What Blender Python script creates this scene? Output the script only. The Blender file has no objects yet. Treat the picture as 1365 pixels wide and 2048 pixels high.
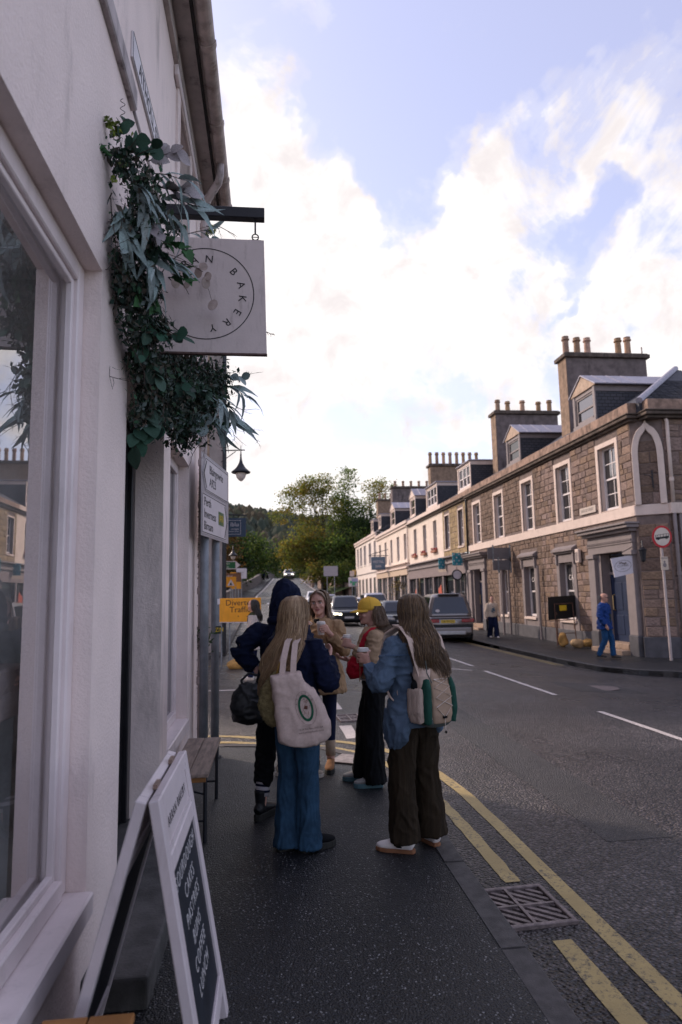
import bpy, bmesh, math, random
from math import sin, cos, pi, radians, sqrt, atan2, exp
from mathutils import Vector, Matrix, noise as mnoise
R = random.Random(7)
scene = bpy.context.scene
COL = scene.collection

# ------------------------------------------------------------------ camera
cam_d = bpy.data.cameras.new("camera")
cam_d.sensor_fit = 'VERTICAL'; cam_d.sensor_height = 36.0; cam_d.lens = 1300.0/2048.0*36.0
cam_d.clip_start = 0.05; cam_d.clip_end = 6000
cam_d.dof.use_dof = True; cam_d.dof.focus_distance = 4.6; cam_d.dof.aperture_fstop = 2.3
cam = bpy.data.objects.new("camera", cam_d); COL.objects.link(cam)
_r, _u, _b = (0.99394, -0.10810, -0.01994), (0.00621, -0.12592, 0.99202), (-0.10974, -0.98613, -0.12449)
cam.matrix_world = Matrix(((_r[0], _u[0], _b[0], 0), (_r[1], _u[1], _b[1], 0), (_r[2], _u[2], _b[2], 1.68), (0, 0, 0, 1)))
scene.camera = cam
scene.view_settings.view_transform = 'Standard'
scene.view_settings.look = 'None'
scene.view_settings.exposure = 0.78
scene.view_settings.gamma = 1.0

# ------------------------------------------------------------------ sun and sky
SUN_AZ, SUN_EL = radians(48), radians(31)          # azimuth measured from the street direction (+Y) towards -X
sun_vec = Vector((-sin(SUN_AZ)*cos(SUN_EL), cos(SUN_AZ)*cos(SUN_EL), sin(SUN_EL)))
sun_d = bpy.data.lights.new("sun", 'SUN'); sun_d.energy = 2.0; sun_d.angle = radians(3.0); sun_d.color = (1.0, 0.83, 0.70)
sun = bpy.data.objects.new("sun", sun_d); COL.objects.link(sun)
sun.rotation_euler = sun_vec.to_track_quat('Z', 'Y').to_euler()

world = bpy.data.worlds.new("World"); scene.world = world; world.use_nodes = True
wt = world.node_tree; wt.nodes.clear()
def N(t, typ, **kw):
    n = t.nodes.new(typ)
    for k, v in kw.items():
        setattr(n, k, v)
    return n
def L(t, a, b): t.links.new(a, b)
def mth(t, op, a, b=None, c=None, clamp=False):
    n = t.nodes.new('ShaderNodeMath'); n.operation = op; n.use_clamp = clamp
    for i, x in enumerate((a, b, c)):
        if x is None: continue
        if isinstance(x, (int, float)): n.inputs[i].default_value = x
        else: t.links.new(x, n.inputs[i])
    return n.outputs[0]
def mixc(t, fac, a, b, mode='MIX'):
    n = t.nodes.new('ShaderNodeMix'); n.data_type = 'RGBA'; n.blend_type = mode
    for s, x in ((0, fac), (6, a), (7, b)):
        if isinstance(x, (int, float)): n.inputs[s].default_value = x
        elif isinstance(x, (tuple, list)): n.inputs[s].default_value = (x[0], x[1], x[2], 1)
        else: t.links.new(x, n.inputs[s])
    return n.outputs[2]
def ramp(t, fac, lo, hi, a=0.0, b=1.0):
    n = t.nodes.new('ShaderNodeMapRange'); n.interpolation_type = 'SMOOTHSTEP'
    t.links.new(fac, n.inputs[0]); n.inputs[1].default_value = lo; n.inputs[2].default_value = hi
    n.inputs[3].default_value = a; n.inputs[4].default_value = b
    return n.outputs[0]
def noi(t, vec, scale, detail=4.0, rough=0.55, dist=0.0):
    n = t.nodes.new('ShaderNodeTexNoise'); n.inputs['Scale'].default_value = scale
    n.inputs['Detail'].default_value = detail; n.inputs['Roughness'].default_value = rough; n.inputs['Distortion'].default_value = dist
    if vec is not None: t.links.new(vec, n.inputs['Vector'])
    return n

tc = N(wt, 'ShaderNodeTexCoord')
sky = N(wt, 'ShaderNodeTexSky', sky_type='NISHITA', sun_disc=False, sun_elevation=SUN_EL, sun_rotation=-SUN_AZ, altitude=80, air_density=1.0, dust_density=1.6, ozone_density=2.0)
dirv = tc.outputs['Generated']
n1 = noi(wt, dirv, 5.0, 6.0, 0.62, 0.5)
n2 = noi(wt, dirv, 17.0, 5.0, 0.60, 0.4)
# cloud banks: where the larger clouds stand, as directions (x, y, z), half-size in degrees, weight
BANKS = [((.02, .90, .42), 11, .40), ((.16, .895, .41), 11, .30), ((.30, .873, .375), 13, .46), ((.46, .80, .365), 12, .44), ((.60, .70, .36), 13, .40), ((-.06, .935, .33), 12, .36), ((.16, .93, .33), 9, .22),
         ((.045, .828, .560), 6.5, .34), ((.09, .85, .52), 6.5, .28),
         ((.250, .805, .540), 7.5, .40), ((.315, .765, .562), 7, .40), ((.38, .725, .58), 6, .32), ((.445, .68, .59), 5.5, .24), ((.36, .785, .505), 5.5, .26), ((.52, .70, .485), 8, .30),
         ((-.034, .766, .642), 4.2, .32), ((.012, .746, .666), 3.8, .28), ((-.04, .831, .555), 6, .24),
         ((.05, .99, .13), 13, .44), ((.30, .945, .15), 13, .40), ((-.25, .96, .14), 14, .40), ((.55, .82, .14), 16, .40),
         ((.155, .795, .59), 8.5, -.55), ((.185, .85, .50), 5.5, -.45), ((.425, .78, .46), 6.2, -.75), ((.16, .95, .262), 7.5, -.60), ((.33, .92, .25), 7, -.45), ((.27, .69, .67), 12, -.25)]
nw = noi(wt, dirv, 7.0, 4.0, 0.6)
wv_ = N(wt, 'ShaderNodeVectorMath', operation='MULTIPLY_ADD'); L(wt, nw.outputs['Color'], wv_.inputs[0]); wv_.inputs[1].default_value = (.22, .22, .22); wv_.inputs[2].default_value = (-.11, -.11, -.11)
wa_ = N(wt, 'ShaderNodeVectorMath', operation='ADD'); L(wt, dirv, wa_.inputs[0]); L(wt, wv_.outputs[0], wa_.inputs[1])
wn_ = N(wt, 'ShaderNodeVectorMath', operation='NORMALIZE'); L(wt, wa_.outputs[0], wn_.inputs[0]); dirw = wn_.outputs[0]
bias = None
for d, deg, wgt in BANKS:
    v = Vector(d).normalized()
    vm = N(wt, 'ShaderNodeVectorMath', operation='DOT_PRODUCT'); L(wt, dirw, vm.inputs[0]); vm.inputs[1].default_value = v
    m = ramp(wt, vm.outputs['Value'], cos(radians(deg)), 1.0, 0.0, wgt)
    bias = m if bias is None else mth(wt, 'ADD', bias, m)
bias = mth(wt, 'MAXIMUM', mth(wt, 'MINIMUM', bias, 0.36), -.22)
cl = mth(wt, 'ADD', mth(wt, 'MULTIPLY_ADD', n1.outputs['Fac'], 1.5, -.75), mth(wt, 'MULTIPLY_ADD', n2.outputs['Fac'], .9, -.45))
cl = mth(wt, 'ADD', cl, bias)
mask = ramp(wt, cl, 0.02, 0.40)
thin = ramp(wt, cl, -0.10, 0.12, 0.0, 0.22)
shade = ramp(wt, mth(wt, 'ADD', n2.outputs['Fac'], mth(wt, 'MULTIPLY', n1.outputs['Fac'], -.6)), 0.0, 0.42)
ccol = mixc(wt, shade, (0.72, 0.69, 0.675), (0.55, 0.51, 0.51))
skyc = mixc(wt, 1.0, sky.outputs['Color'], (0.118, 0.105, 0.100), 'MULTIPLY')
skyc = mixc(wt, 1.0, skyc, (0.205, 0.185, 0.255), 'ADD')
m2 = mth(wt, 'MAXIMUM', mask, thin)
fin = mixc(wt, m2, skyc, ccol)
bg = N(wt, 'ShaderNodeBackground'); L(wt, fin, bg.inputs['Color']); bg.inputs['Strength'].default_value = 1.0
world.cycles.sampling_method = 'MANUAL'; world.cycles.sample_map_resolution = 512
scene.cycles.max_bounces = 5; scene.cycles.diffuse_bounces = 3; scene.cycles.glossy_bounces = 3; scene.cycles.transmission_bounces = 3; scene.cycles.transparent_max_bounces = 8
wo = N(wt, 'ShaderNodeOutputWorld'); L(wt, bg.outputs[0], wo.inputs['Surface'])

# ------------------------------------------------------------------ helpers
def srgb(r, g, b):
    f = lambda c: (c/255/12.92) if c/255 <= .04045 else ((c/255+.055)/1.055)**2.4
    return (f(r), f(g), f(b))

MATS = {}
def mat(name, col, rough=0.8, var=0.12, scale=6.0, bump=0.0, bscale=60.0, metallic=0.0, spec=0.4, rnd=0.0, dirt=None, dscale=3.0, damt=0.5, sheen=0.0, coat=0.0, stretch=None, attr=None, emit=0.0, hue=0.0):
    """Procedural Principled material: noise-varied colour, optional per-object variation, dirt streaks, bump."""
    if name in MATS: return MATS[name]
    m = bpy.data.materials.new(name); m.use_nodes = True; t = m.node_tree
    b = t.nodes['Principled BSDF']
    co = N(t, 'ShaderNodeTexCoord').outputs['Object']
    if stretch:
        mp = N(t, 'ShaderNodeMapping'); mp.inputs['Scale'].default_value = stretch; L(t, co, mp.inputs['Vector']); co2 = mp.outputs[0]
    else: co2 = co
    n = noi(t, co2, scale, 6.0, 0.6)
    f = ramp(t, n.outputs['Fac'], 0.3, 0.7)
    lo = tuple(max(0, c*(1-var)) for c in col); hi = tuple(min(1, c*(1+var)) for c in col)
    c = mixc(t, f, lo, hi)
    if attr:
        a = N(t, 'ShaderNodeAttribute', attribute_name=attr)
        c = mixc(t, f, mixc(t, 1.0, a.outputs['Color'], (1-var,)*3, 'MULTIPLY'), a.outputs['Color'])
    if rnd:
        oi = N(t, 'ShaderNodeObjectInfo')
        hs = N(t, 'ShaderNodeHueSaturation'); L(t, c, hs.inputs['Color'])
        hs.inputs['Hue'].default_value = 0.5
        L(t, mth(t, 'MULTIPLY_ADD', oi.outputs['Random'], 2*rnd, 1-rnd), hs.inputs['Value'])
        wn = N(t, 'ShaderNodeTexWhiteNoise', noise_dimensions='1D'); L(t, oi.outputs['Random'], wn.inputs['W'])
        L(t, mth(t, 'MULTIPLY_ADD', wn.outputs['Value'], rnd*1.2, 1-rnd*.6), hs.inputs['Saturation'])
        if hue:
            L(t, mth(t, 'MULTIPLY_ADD', wn.outputs['Value'], 2*hue, .5-hue), hs.inputs['Hue'])
        c = hs.outputs['Color']
    if dirt:
        mp = N(t, 'ShaderNodeMapping'); mp.inputs['Scale'].default_value = (1, 1, .25); L(t, co, mp.inputs['Vector'])
        dn = noi(t, mp.outputs[0], dscale, 8.0, 0.7)
        c = mixc(t, ramp(t, dn.outputs['Fac'], 0.52, 0.72, 0, damt), c, dirt)
    L(t, c, b.inputs['Base Color'])
    b.inputs['Roughness'].default_value = rough; b.inputs['Metallic'].default_value = metallic
    b.inputs['Specular IOR Level'].default_value = spec
    if sheen: b.inputs['Sheen Weight'].default_value = sheen
    if coat: b.inputs['Coat Weight'].default_value = coat; b.inputs['Coat Roughness'].default_value = .06
    if emit: 
        L(t, c, b.inputs['Emission Color']); b.inputs['Emission Strength'].default_value = emit
    if bump:
        bn = noi(t, co2, bscale, 5.0, 0.6)
        bp = N(t, 'ShaderNodeBump'); bp.inputs['Strength'].default_value = bump; bp.inputs['Distance'].default_value = 0.01
        L(t, bn.outputs['Fac'], bp.inputs['Height']); L(t, bp.outputs[0], b.inputs['Normal'])
    MATS[name] = m
    return m

class MB:
    """collects verts and faces of one mesh"""
    def __init__(s): s.v = []; s.f = []; s.c = None
    def add(s, vs, fs):
        o = len(s.v); s.v += [tuple(p) for p in vs]; s.f += [tuple(i+o for i in f) for f in fs]; return s
    def quad(s, a, b, c, d): return s.add([a, b, c, d], [(0, 1, 2, 3)])
    def box(s, x0, x1, y0, y1, z0, z1):
        return s.add([(x0,y0,z0),(x1,y0,z0),(x1,y1,z0),(x0,y1,z0),(x0,y0,z1),(x1,y0,z1),(x1,y1,z1),(x0,y1,z1)],
                     [(0,3,2,1),(4,5,6,7),(0,1,5,4),(1,2,6,5),(2,3,7,6),(3,0,4,7)])
    def obox(s, c, ax, ay, az):
        c, ax, ay, az = map(Vector, (c, ax, ay, az))
        vs = [c+ax*i+ay*j+az*k for k in (-1,1) for (i,j) in ((-1,-1),(1,-1),(1,1),(-1,1))]
        return s.add(vs, [(0,3,2,1),(4,5,6,7),(0,1,5,4),(1,2,6,5),(2,3,7,6),(3,0,4,7)])
    def prism(s, poly, d):
        """poly: list of 3D points (planar), extruded by vector d"""
        n = len(poly); d = Vector(d); a = [Vector(p) for p in poly]; b = [p+d for p in a]
        return s.add(a+b, [tuple(range(n))[::-1], tuple(range(n, 2*n))]+[(i, (i+1)%n, n+(i+1)%n, n+i) for i in range(n)])
    def rings(s, rs, cap=True, close=True):
        """loft through rings of equal length"""
        n = len(rs[0]); o = len(s.v)
        for r in rs: s.v += [tuple(p) for p in r]
        for k in range(len(rs)-1):
            for i in range(n if close else n-1):
                j = (i+1) % n
                s.f.append((o+k*n+i, o+k*n+j, o+(k+1)*n+j, o+(k+1)*n+i))
        if cap and close:
            s.f.append(tuple(o+i for i in range(n))[::-1]); s.f.append(tuple(o+(len(rs)-1)*n+i for i in range(n)))
        return s
    def tube(s, pts, r, n=8, cap=True):
        """round tube along pts; r a number or list"""
        pts = [Vector(p) for p in pts]; m = len(pts)
        rr = r if isinstance(r, (list, tuple)) else [r]*m
        up = None; rs = []
        for i in range(m):
            t = (pts[min(i+1, m-1)]-pts[max(i-1, 0)])
            if t.length < 1e-9: t = Vector((0,0,1))
            t.normalize()
            if up is None:
                up = t.orthogonal().normalized()
            up = (up - t*up.dot(t))
            up = up.normalized() if up.length > 1e-6 else t.orthogonal().normalized()
            sd = t.cross(up)
            rs.append([pts[i]+(up*cos(2*pi*k/n)+sd*sin(2*pi*k/n))*rr[i] for k in range(n)])
        return s.rings(rs, cap)
    def cyl(s, a, b, r0, r1=None, n=12): return s.tube([a, b], [r0, r0 if r1 is None else r1], n)
    def lathe(s, prof, c=(0,0,0), n=16):
        """prof: (radius, z) list"""
        c = Vector(c)
        return s.rings([[c+Vector((r*cos(2*pi*k/n), r*sin(2*pi*k/n), z)) for k in range(n)] for r, z in prof])
    def ball(s, c, rx, ry=None, rz=None, n=10, m=7):
        ry = rx if ry is None else ry; rz = rx if rz is None else rz; c = Vector(c)
        return s.rings([[c+Vector((rx*sin(pi*j/m)*cos(2*pi*k/n), ry*sin(pi*j/m)*sin(2*pi*k/n), -rz*cos(pi*j/m))) for k in range(n)] for j in [0.12]+list(range(1, m))+[m-.12]])
    def xf(s, M, i0=0):
        for i in range(i0, len(s.v)): s.v[i] = tuple(M @ Vector(s.v[i]))
        return s
    def mesh(s, name='m'):
        me = bpy.data.meshes.new(name); me.from_pydata(s.v, [], s.f); me.update(); return me

def smooth(me, on=True):
    me.polygons.foreach_set('use_smooth', [on]*len(me.polygons)); me.update()

def link(name, me, m=None, parent=None, loc=None, sm=False, bevel=0.0, seg=1):
    if sm: smooth(me)
    if m is not None and len(me.materials) == 0: me.materials.append(m)
    o = bpy.data.objects.new(name, me); COL.objects.link(o)
    if loc is not None: o.location = loc
    if parent is not None:
        o.parent = parent
        if loc is None and parent.get('_world'):
            o.matrix_parent_inverse = inv(parent)
    if bevel:
        b = o.modifiers.new('bevel', 'BEVEL'); b.width = bevel; b.segments = seg; b.limit_method = 'ANGLE'; b.angle_limit = radians(40)
    return o
def inv(p):
    if p.parent is not None: return Matrix.Identity(4)
    return Matrix.Translation(-Vector(p.location))
def build(mb, name, m, parent=None, sm=False, bevel=0.0, seg=1, loc=None):
    return link(name, mb.mesh(name), m, parent, loc, sm, bevel, seg)
def tag(o, label, cat, group=None):
    o['label'] = label; o['category'] = cat
    if group: o['group'] = group
    return o
def thing(name, label, cat, loc=(0,0,0), group=None, rz=0.0, world=True):
    """an Empty at the thing's base; world=True: its parts are given in world coordinates"""
    o = bpy.data.objects.new(name, None); COL.objects.link(o); o.location = loc; o.empty_display_size = .1
    if rz: o.rotation_euler = (0, 0, rz)
    if world: o['_world'] = 1
    return tag(o, label, cat, group)
def struct(mb, name, m, sm=False, bevel=0.0):
    o = build(mb, name, m, None, sm, bevel); o['kind'] = 'structure'; return o
def dup(o, parent=None, loc=None, rz=None):
    c = o.copy(); COL.objects.link(c)
    if parent is not None: c.parent = parent
    if loc is not None: c.location = loc
    if rz is not None: c.rotation_euler = (0, 0, rz)
    for ch in list(o.children): dup(ch, c)
    return c
def text_mesh(s, size, depth=0.0, align='CENTER', space=1.0, thin=0.0):
    cu = bpy.data.curves.new('t', 'FONT'); cu.body = s; cu.size = size; cu.extrude = depth; cu.align_x = align; cu.align_y = 'CENTER'
    cu.resolution_u = 3; cu.offset = -thin; cu.space_character = space
    ob = bpy.data.objects.new('t', cu); COL.objects.link(ob)
    dg = bpy.context.evaluated_depsgraph_get()
    me = bpy.data.meshes.new_from_object(ob.evaluated_get(dg))
    bpy.data.objects.remove(ob); bpy.data.curves.remove(cu)
    return me
def put_text(s, size, origin, ax, ay, m, parent, name='lettering', align='CENTER', depth=.0006, space=1.0, thin=0.0):
    """lettering lying on a plane: ax = reading direction, ay = up direction"""
    me = text_mesh(s, size, depth, align, space, thin)
    ax = Vector(ax).normalized(); ay = Vector(ay).normalized(); az = ax.cross(ay)
    M = Matrix(((ax.x, ay.x, az.x, origin[0]), (ax.y, ay.y, az.y, origin[1]), (ax.z, ay.z, az.z, origin[2]), (0,0,0,1)))
    me.transform(M); me.materials.clear()
    return link(name, me, m, parent)
def zr(y):
    """rise of the street towards the bridge"""
    if y < 45: return 0.0
    if y < 118: return 4.7*((y-45)/73)**1.6
    if y < 150: 
        t = (y-118)/32.; return 4.7+1.0*t-1.6*t*t
    return 4.1
def facade(mb, pos, u0, u1, v0, v1, ops, depth):
    """wall face with openings (ua, ub, va, vb) and their reveals; pos(u, v, d) -> world"""
    us = sorted(set([u0, u1]+[x for o in ops for x in o[:2]])); vs = sorted(set([v0, v1]+[x for o in ops for x in o[2:4]]))
    for i in range(len(us)-1):
        for j in range(len(vs)-1):
            uc, vc = (us[i]+us[i+1])/2, (vs[j]+vs[j+1])/2
            if any(o[0] < uc < o[1] and o[2] < vc < o[3] for o in ops): continue
            mb.quad(pos(us[i], vs[j], 0), pos(us[i+1], vs[j], 0), pos(us[i+1], vs[j+1], 0), pos(us[i], vs[j+1], 0))
    for a, b, c, d in [o[:4] for o in ops]:
        for p, q in (((a,c),(b,c)), ((b,c),(b,d)), ((b,d),(a,d)), ((a,d),(a,c))):
            mb.quad(pos(*p, 0), pos(*q, 0), pos(*q, depth), pos(*p, depth))
    return mb
def pbox(mb, pos, u0, u1, v0, v1, d0, d1):
    """box in facade coordinates"""
    a = [pos(u, v, d) for d in (d0, d1) for (u, v) in ((u0,v0),(u1,v0),(u1,v1),(u0,v1))]
    return mb.add(a, [(0,3,2,1),(4,5,6,7),(0,1,5,4),(1,2,6,5),(2,3,7,6),(3,0,4,7)])
# ------------------------------------------------------------------ ground materials
def asphalt(name, base, fleck, fl_amt, rough, wet, cell, contrast, bump):
    """stone aggregate: every stone has its own tone, dark gaps between, patches, cracks, a few pale chips"""
    m = bpy.data.materials.new(name); m.use_nodes = True; t = m.node_tree; b = t.nodes['Principled BSDF']
    co = N(t, 'ShaderNodeTexCoord').outputs['Object']
    big = noi(t, co, .6, 4, .6)
    vo = N(t, 'ShaderNodeTexVoronoi'); vo.inputs['Scale'].default_value = cell; L(t, co, vo.inputs['Vector'])
    wn = N(t, 'ShaderNodeTexWhiteNoise', noise_dimensions='3D'); L(t, vo.outputs['Color'], wn.inputs['Vector'])
    g = mth(t, 'MULTIPLY_ADD', mth(t, 'POWER', wn.outputs['Value'], 1.6), contrast*1.9, 1-contrast*.75)
    g = mth(t, 'MULTIPLY', g, ramp(t, vo.outputs['Distance'], .28, .62, 1.12, .35))
    g = mth(t, 'MULTIPLY', g, ramp(t, big.outputs['Fac'], .3, .7, .72, 1.35))
    g = mth(t, 'MULTIPLY', g, ramp(t, noi(t, co, 6, 4, .65).outputs['Fac'], .3, .7, .85, 1.18))
    cm = N(t, 'ShaderNodeVectorMath', operation='SCALE'); cm.inputs[0].default_value = base; L(t, g, cm.inputs['Scale']); c = cm.outputs[0]
    if fl_amt:
        v1 = N(t, 'ShaderNodeTexVoronoi'); v1.inputs['Scale'].default_value = 62; L(t, co, v1.inputs['Vector'])
        w1 = N(t, 'ShaderNodeTexWhiteNoise', noise_dimensions='3D'); L(t, v1.outputs['Color'], w1.inputs['Vector'])
        dm = mth(t, 'MULTIPLY', mth(t, 'LESS_THAN', v1.outputs['Distance'], mth(t, 'MULTIPLY_ADD', wn.outputs['Value'], .24, .10)), mth(t, 'GREATER_THAN', w1.outputs['Value'], 1-fl_amt))
        dm = mth(t, 'MULTIPLY', dm, ramp(t, noi(t, co, 1.7, 4, .65).outputs['Fac'], (.30), .58, .30, 1.0))
        c = mixc(t, dm, c, mixc(t, wn.outputs['Value'], tuple(x*.35 for x in fleck), fleck))
    vc = N(t, 'ShaderNodeTexVoronoi', feature='DISTANCE_TO_EDGE'); vc.inputs['Scale'].default_value = .8
    wv = N(t, 'ShaderNodeVectorMath', operation='ADD'); L(t, co, wv.inputs[0])
    sc = N(t, 'ShaderNodeVectorMath', operation='SCALE'); L(t, noi(t, co, 3.0, 4, .6).outputs['Color'], sc.inputs[0]); sc.inputs['Scale'].default_value = .5; L(t, sc.outputs[0], wv.inputs[1]); L(t, wv.outputs[0], vc.inputs['Vector'])
    crack = mth(t, 'MULTIPLY', mth(t, 'LESS_THAN', vc.outputs['Distance'], .005), ramp(t, noi(t, co, .6, 2, .5).outputs['Fac'], .46, .6))
    c = mixc(t, mth(t, 'MULTIPLY', crack, .85), c, (.004, .004, .005))
    L(t, c, b.inputs['Base Color'])
    L(t, ramp(t, noi(t, co, .45, 4, .6).outputs['Fac'], .38, .66, rough, rough-wet), b.inputs['Roughness'])
    b.inputs['Specular IOR Level'].default_value = .5
    h = mth(t, 'MULTIPLY_ADD', vo.outputs['Distance'], -1.0, mth(t, 'MULTIPLY', wn.outputs['Value'], .6))
    bp = N(t, 'ShaderNodeBump'); bp.inputs['Strength'].default_value = bump; bp.inputs['Distance'].default_value = .02 if not fl_amt else .012; L(t, h, bp.inputs['Height']); L(t, bp.outputs[0], b.inputs['Normal'])
    return m
M_ROAD = asphalt('road_asphalt', (.070, .059, .058), None, 0, .42, .16, 50, .9, 1.0)
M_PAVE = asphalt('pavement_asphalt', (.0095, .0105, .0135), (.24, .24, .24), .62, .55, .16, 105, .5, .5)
M_KERB = mat('kerb_stone', (.062, .056, .054), .75, .3, 14, .35, 120, rnd=.18, dirt=(.02, .02, .02), damt=.4)
M_GRASS = mat('grass', (.07, .10, .025), .9, .4, 3, .5, 30)
M_EARTH = mat('ground_earth', (.05, .05, .035), .95, .3, .4)

def painted(name, col, worn):
    m = bpy.data.materials.new(name); m.use_nodes = True; t = m.node_tree; b = t.nodes['Principled BSDF']
    co = N(t, 'ShaderNodeTexCoord').outputs['Object']
    a = noi(t, co, 38, 7, .7); d = noi(t, co, 3, 4, .6)
    w = mth(t, 'ADD', mth(t, 'MULTIPLY', a.outputs['Fac'], .7), mth(t, 'MULTIPLY', d.outputs['Fac'], .3))
    c = mixc(t, ramp(t, d.outputs['Fac'], .3, .7), tuple(x*.75 for x in col), col)
    c = mixc(t, ramp(t, w, worn, worn+.12, 0, .85), c, (.045, .042, .04))
    L(t, c, b.inputs['Base Color']); b.inputs['Roughness'].default_value = .6
    bp = N(t, 'ShaderNodeBump'); bp.inputs['Strength'].default_value = .5; bp.inputs['Distance'].default_value = .008
    L(t, noi(t, co, 90, 4, .6).outputs['Fac'], bp.inputs['Height']); L(t, bp.outputs[0], b.inputs['Normal'])
    return m
M_YEL = painted('yellow_road_paint', (.43, .315, .12), .50)
M_WHT = painted('white_road_paint', (.58, .51, .47), .51)

# ------------------------------------------------------------------ ground, road, pavements
def road_z(x, y):
    pts = [(-60, -.10), (1.2, -.10), (3.0, -.085), (4.85, -.12), (7.85, -.335), (9.5, -.36), (60, -.5)]
    for (a, za), (b, zb) in zip(pts, pts[1:]):
        if x <= b: return za+(zb-za)*(x-a)/(b-a)+zr(y)
    return pts[-1][1]+zr(y)
mb = MB()
ys = [-300, -40, 20, 44]+[44+4*i for i in range(1, 30)]+[170, 230, 300]
xs = [-500, -120, -40, -10, 0, 10, 40, 120, 500]
for a, b in zip(ys, ys[1:]):
    for c, d in zip(xs, xs[1:]):
        g = lambda x, y: (x, y, zr(y)-.62-(0.0 if abs(x) < 50 else .5))
        mb.quad(g(c, a), g(d, a), g(d, b), g(c, b))
struct(mb, 'ground', M_GRASS)
# far fields out to the horizon
mb = MB(); mb.quad((-4000, -3000, -2.5), (4000, -3000, -2.5), (4000, 5000, -2.5), (-4000, 5000, -2.5)); struct(mb, 'far_ground', M_EARTH)

mb = MB()
def kl(y):     # left edge of the carriageway beyond the side street
    p = [(-20, 1.3), (17, 1.3), (19.5, -1.3), (50, -2.0), (83, -1.9), (118, .45), (160, 3.0)]
    for (a, xa), (b, xb) in zip(p, p[1:]):
        if y <= b: return xa+(xb-xa)*max(0, (y-a)/(b-a))
    return p[-1][1]
def kr(y):
    p = [(-20, 7.85), (60, 7.85), (83, 7.2), (118, 5.6), (160, 8.2)]
    for (a, xa), (b, xb) in zip(p, p[1:]):
        if y <= b: return xa+(xb-xa)*max(0, (y-a)/(b-a))
    return p[-1][1]
ry = [-25, 0, 7, 18, 30, 44]+[44+3*i for i in range(1, 40)]
for a, b in zip(ry, ry[1:]):
    if a < 44: xs = [-40, 1.2, 3.0, 4.85, 7.85, 9.5, 50]
    else: xs = [-3.5, 1.2, 3.0, 4.85, 7.85, 9.0]
    for c, d in zip(xs, xs[1:]):
        mb.quad((c, a, road_z(c, a)), (d, a, road_z(d, a)), (d, b, road_z(d, b)), (c, b, road_z(c, b)))
struct(mb, 'road', M_ROAD)

def pavement(name, outline, z, mtl, base=-.5):
    """raised paved area; outline counter-clockwise [(x, y)], z a number or function of (x, y)"""
    zf = z if callable(z) else (lambda x, y: z)
    mb = MB(); n = len(outline)
    bm = bmesh.new(); vs = [bm.verts.new((x, y, zf(x, y))) for x, y in outline]; f = bm.faces.new(vs)
    bmesh.ops.triangulate(bm, faces=[f]); bm.verts.index_update()
    mb.add([v.co for v in bm.verts], [[v.index for v in f.verts] for f in bm.faces]); bm.free()
    for i in range(n):
        a, b = outline[i], outline[(i+1) % n]
        mb.quad((*a, zf(*a)), (*b, zf(*b)), (*b, base+zr(b[1])), (*a, base+zr(a[1])))
    return struct(mb, name, mtl)
def kerbs(parent, path, z, w=.135, length=.9, rise=.13):
    """row of single kerb stones along a path; the stone lies to the left of the walking direction"""
    pts = []; 
    for (a, b) in zip(path, path[1:]):
        a = Vector(a); b = Vector(b); L_ = (b-a).length; k = max(1, int(L_/.1))
        pts += [a+(b-a)*(i/k) for i in range(k)]
    pts.append(Vector(path[-1]))
    acc = 0; start = 0; i = 0
    zf = z if callable(z) else (lambda x, y: z)
    runs = []; cur = [pts[0]]
    for p, q in zip(pts, pts[1:]):
        cur.append(q); acc += (q-p).length
        if acc >= length: runs.append(cur); cur = [q]; acc = 0
    if len(cur) > 2: runs.append(cur)
    for run in runs:
        d = (run[-1]-run[0]).normalized(); step = max(1, len(run)//4); sel = run[::step]
        if sel[-1] is not run[-1]: sel.append(run[-1])
        sel = [sel[0]+d*.006]+sel[1:-1]+[sel[-1]-d*.006]
        rs = []; dz = R.uniform(-.004, .004)
        for j, p in enumerate(sel):
            t = (sel[min(j+1, len(sel)-1)]-sel[max(j-1, 0)]).normalized(); nrm = Vector((-t.y, t.x))
            zz = zf(p.x, p.y)+.005+dz; q = p+nrm*w
            rs.append([(p.x, p.y, zz-rise-.1), (p.x, p.y, zz-.018), (p.x+nrm.x*.016, p.y+nrm.y*.016, zz), (q.x, q.y, zz), (q.x, q.y, zz-rise-.1)])
        mb = MB().rings(rs); build(mb, 'kerb_stone', M_KERB, parent)

NEAR_K = [(1.21, -8), (1.21, 4.3), (1.24, 5.2), (1.16, 6.2), (.98, 7.0), (.62, 7.45), (.1, 7.66), (-.6, 7.82), (-14, 8.6)]
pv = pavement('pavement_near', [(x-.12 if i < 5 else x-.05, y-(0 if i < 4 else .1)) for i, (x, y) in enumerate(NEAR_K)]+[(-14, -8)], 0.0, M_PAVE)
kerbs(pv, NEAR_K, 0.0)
FAR_L = [(-30, 18.4), (-4, 18.3), (-2.2, 18.5), (-1.5, 19.2), (-1.3, 20.5)]+[(kl(y), y) for y in range(24, 161, 4)]
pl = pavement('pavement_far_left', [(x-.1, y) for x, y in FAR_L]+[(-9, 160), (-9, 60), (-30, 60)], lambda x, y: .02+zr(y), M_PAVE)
kerbs(pl, [(-30, 18.4), (-4, 18.3), (-2.2, 18.5), (-1.5, 19.2), (-1.3, 20.5)][::-1][::-1], lambda x, y: .02+zr(y), length=2.0)
kerbs(pl, [(kl(y), y) for y in range(20, 121, 4)][::1], lambda x, y: .02+zr(y), length=4.0)
RP = lambda x, y: -.22+zr(y)-(.0 if x < 9.5 or y > 19 else (x-9.5)*.02)
RK = [(30, 14.2), (14, 13.8), (10.6, 13.75), (9.3, 13.95), (8.5, 14.6), (8.0, 15.6), (7.87, 17.5)]+[(kr(y), y) for y in range(22, 83, 4)]
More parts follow.
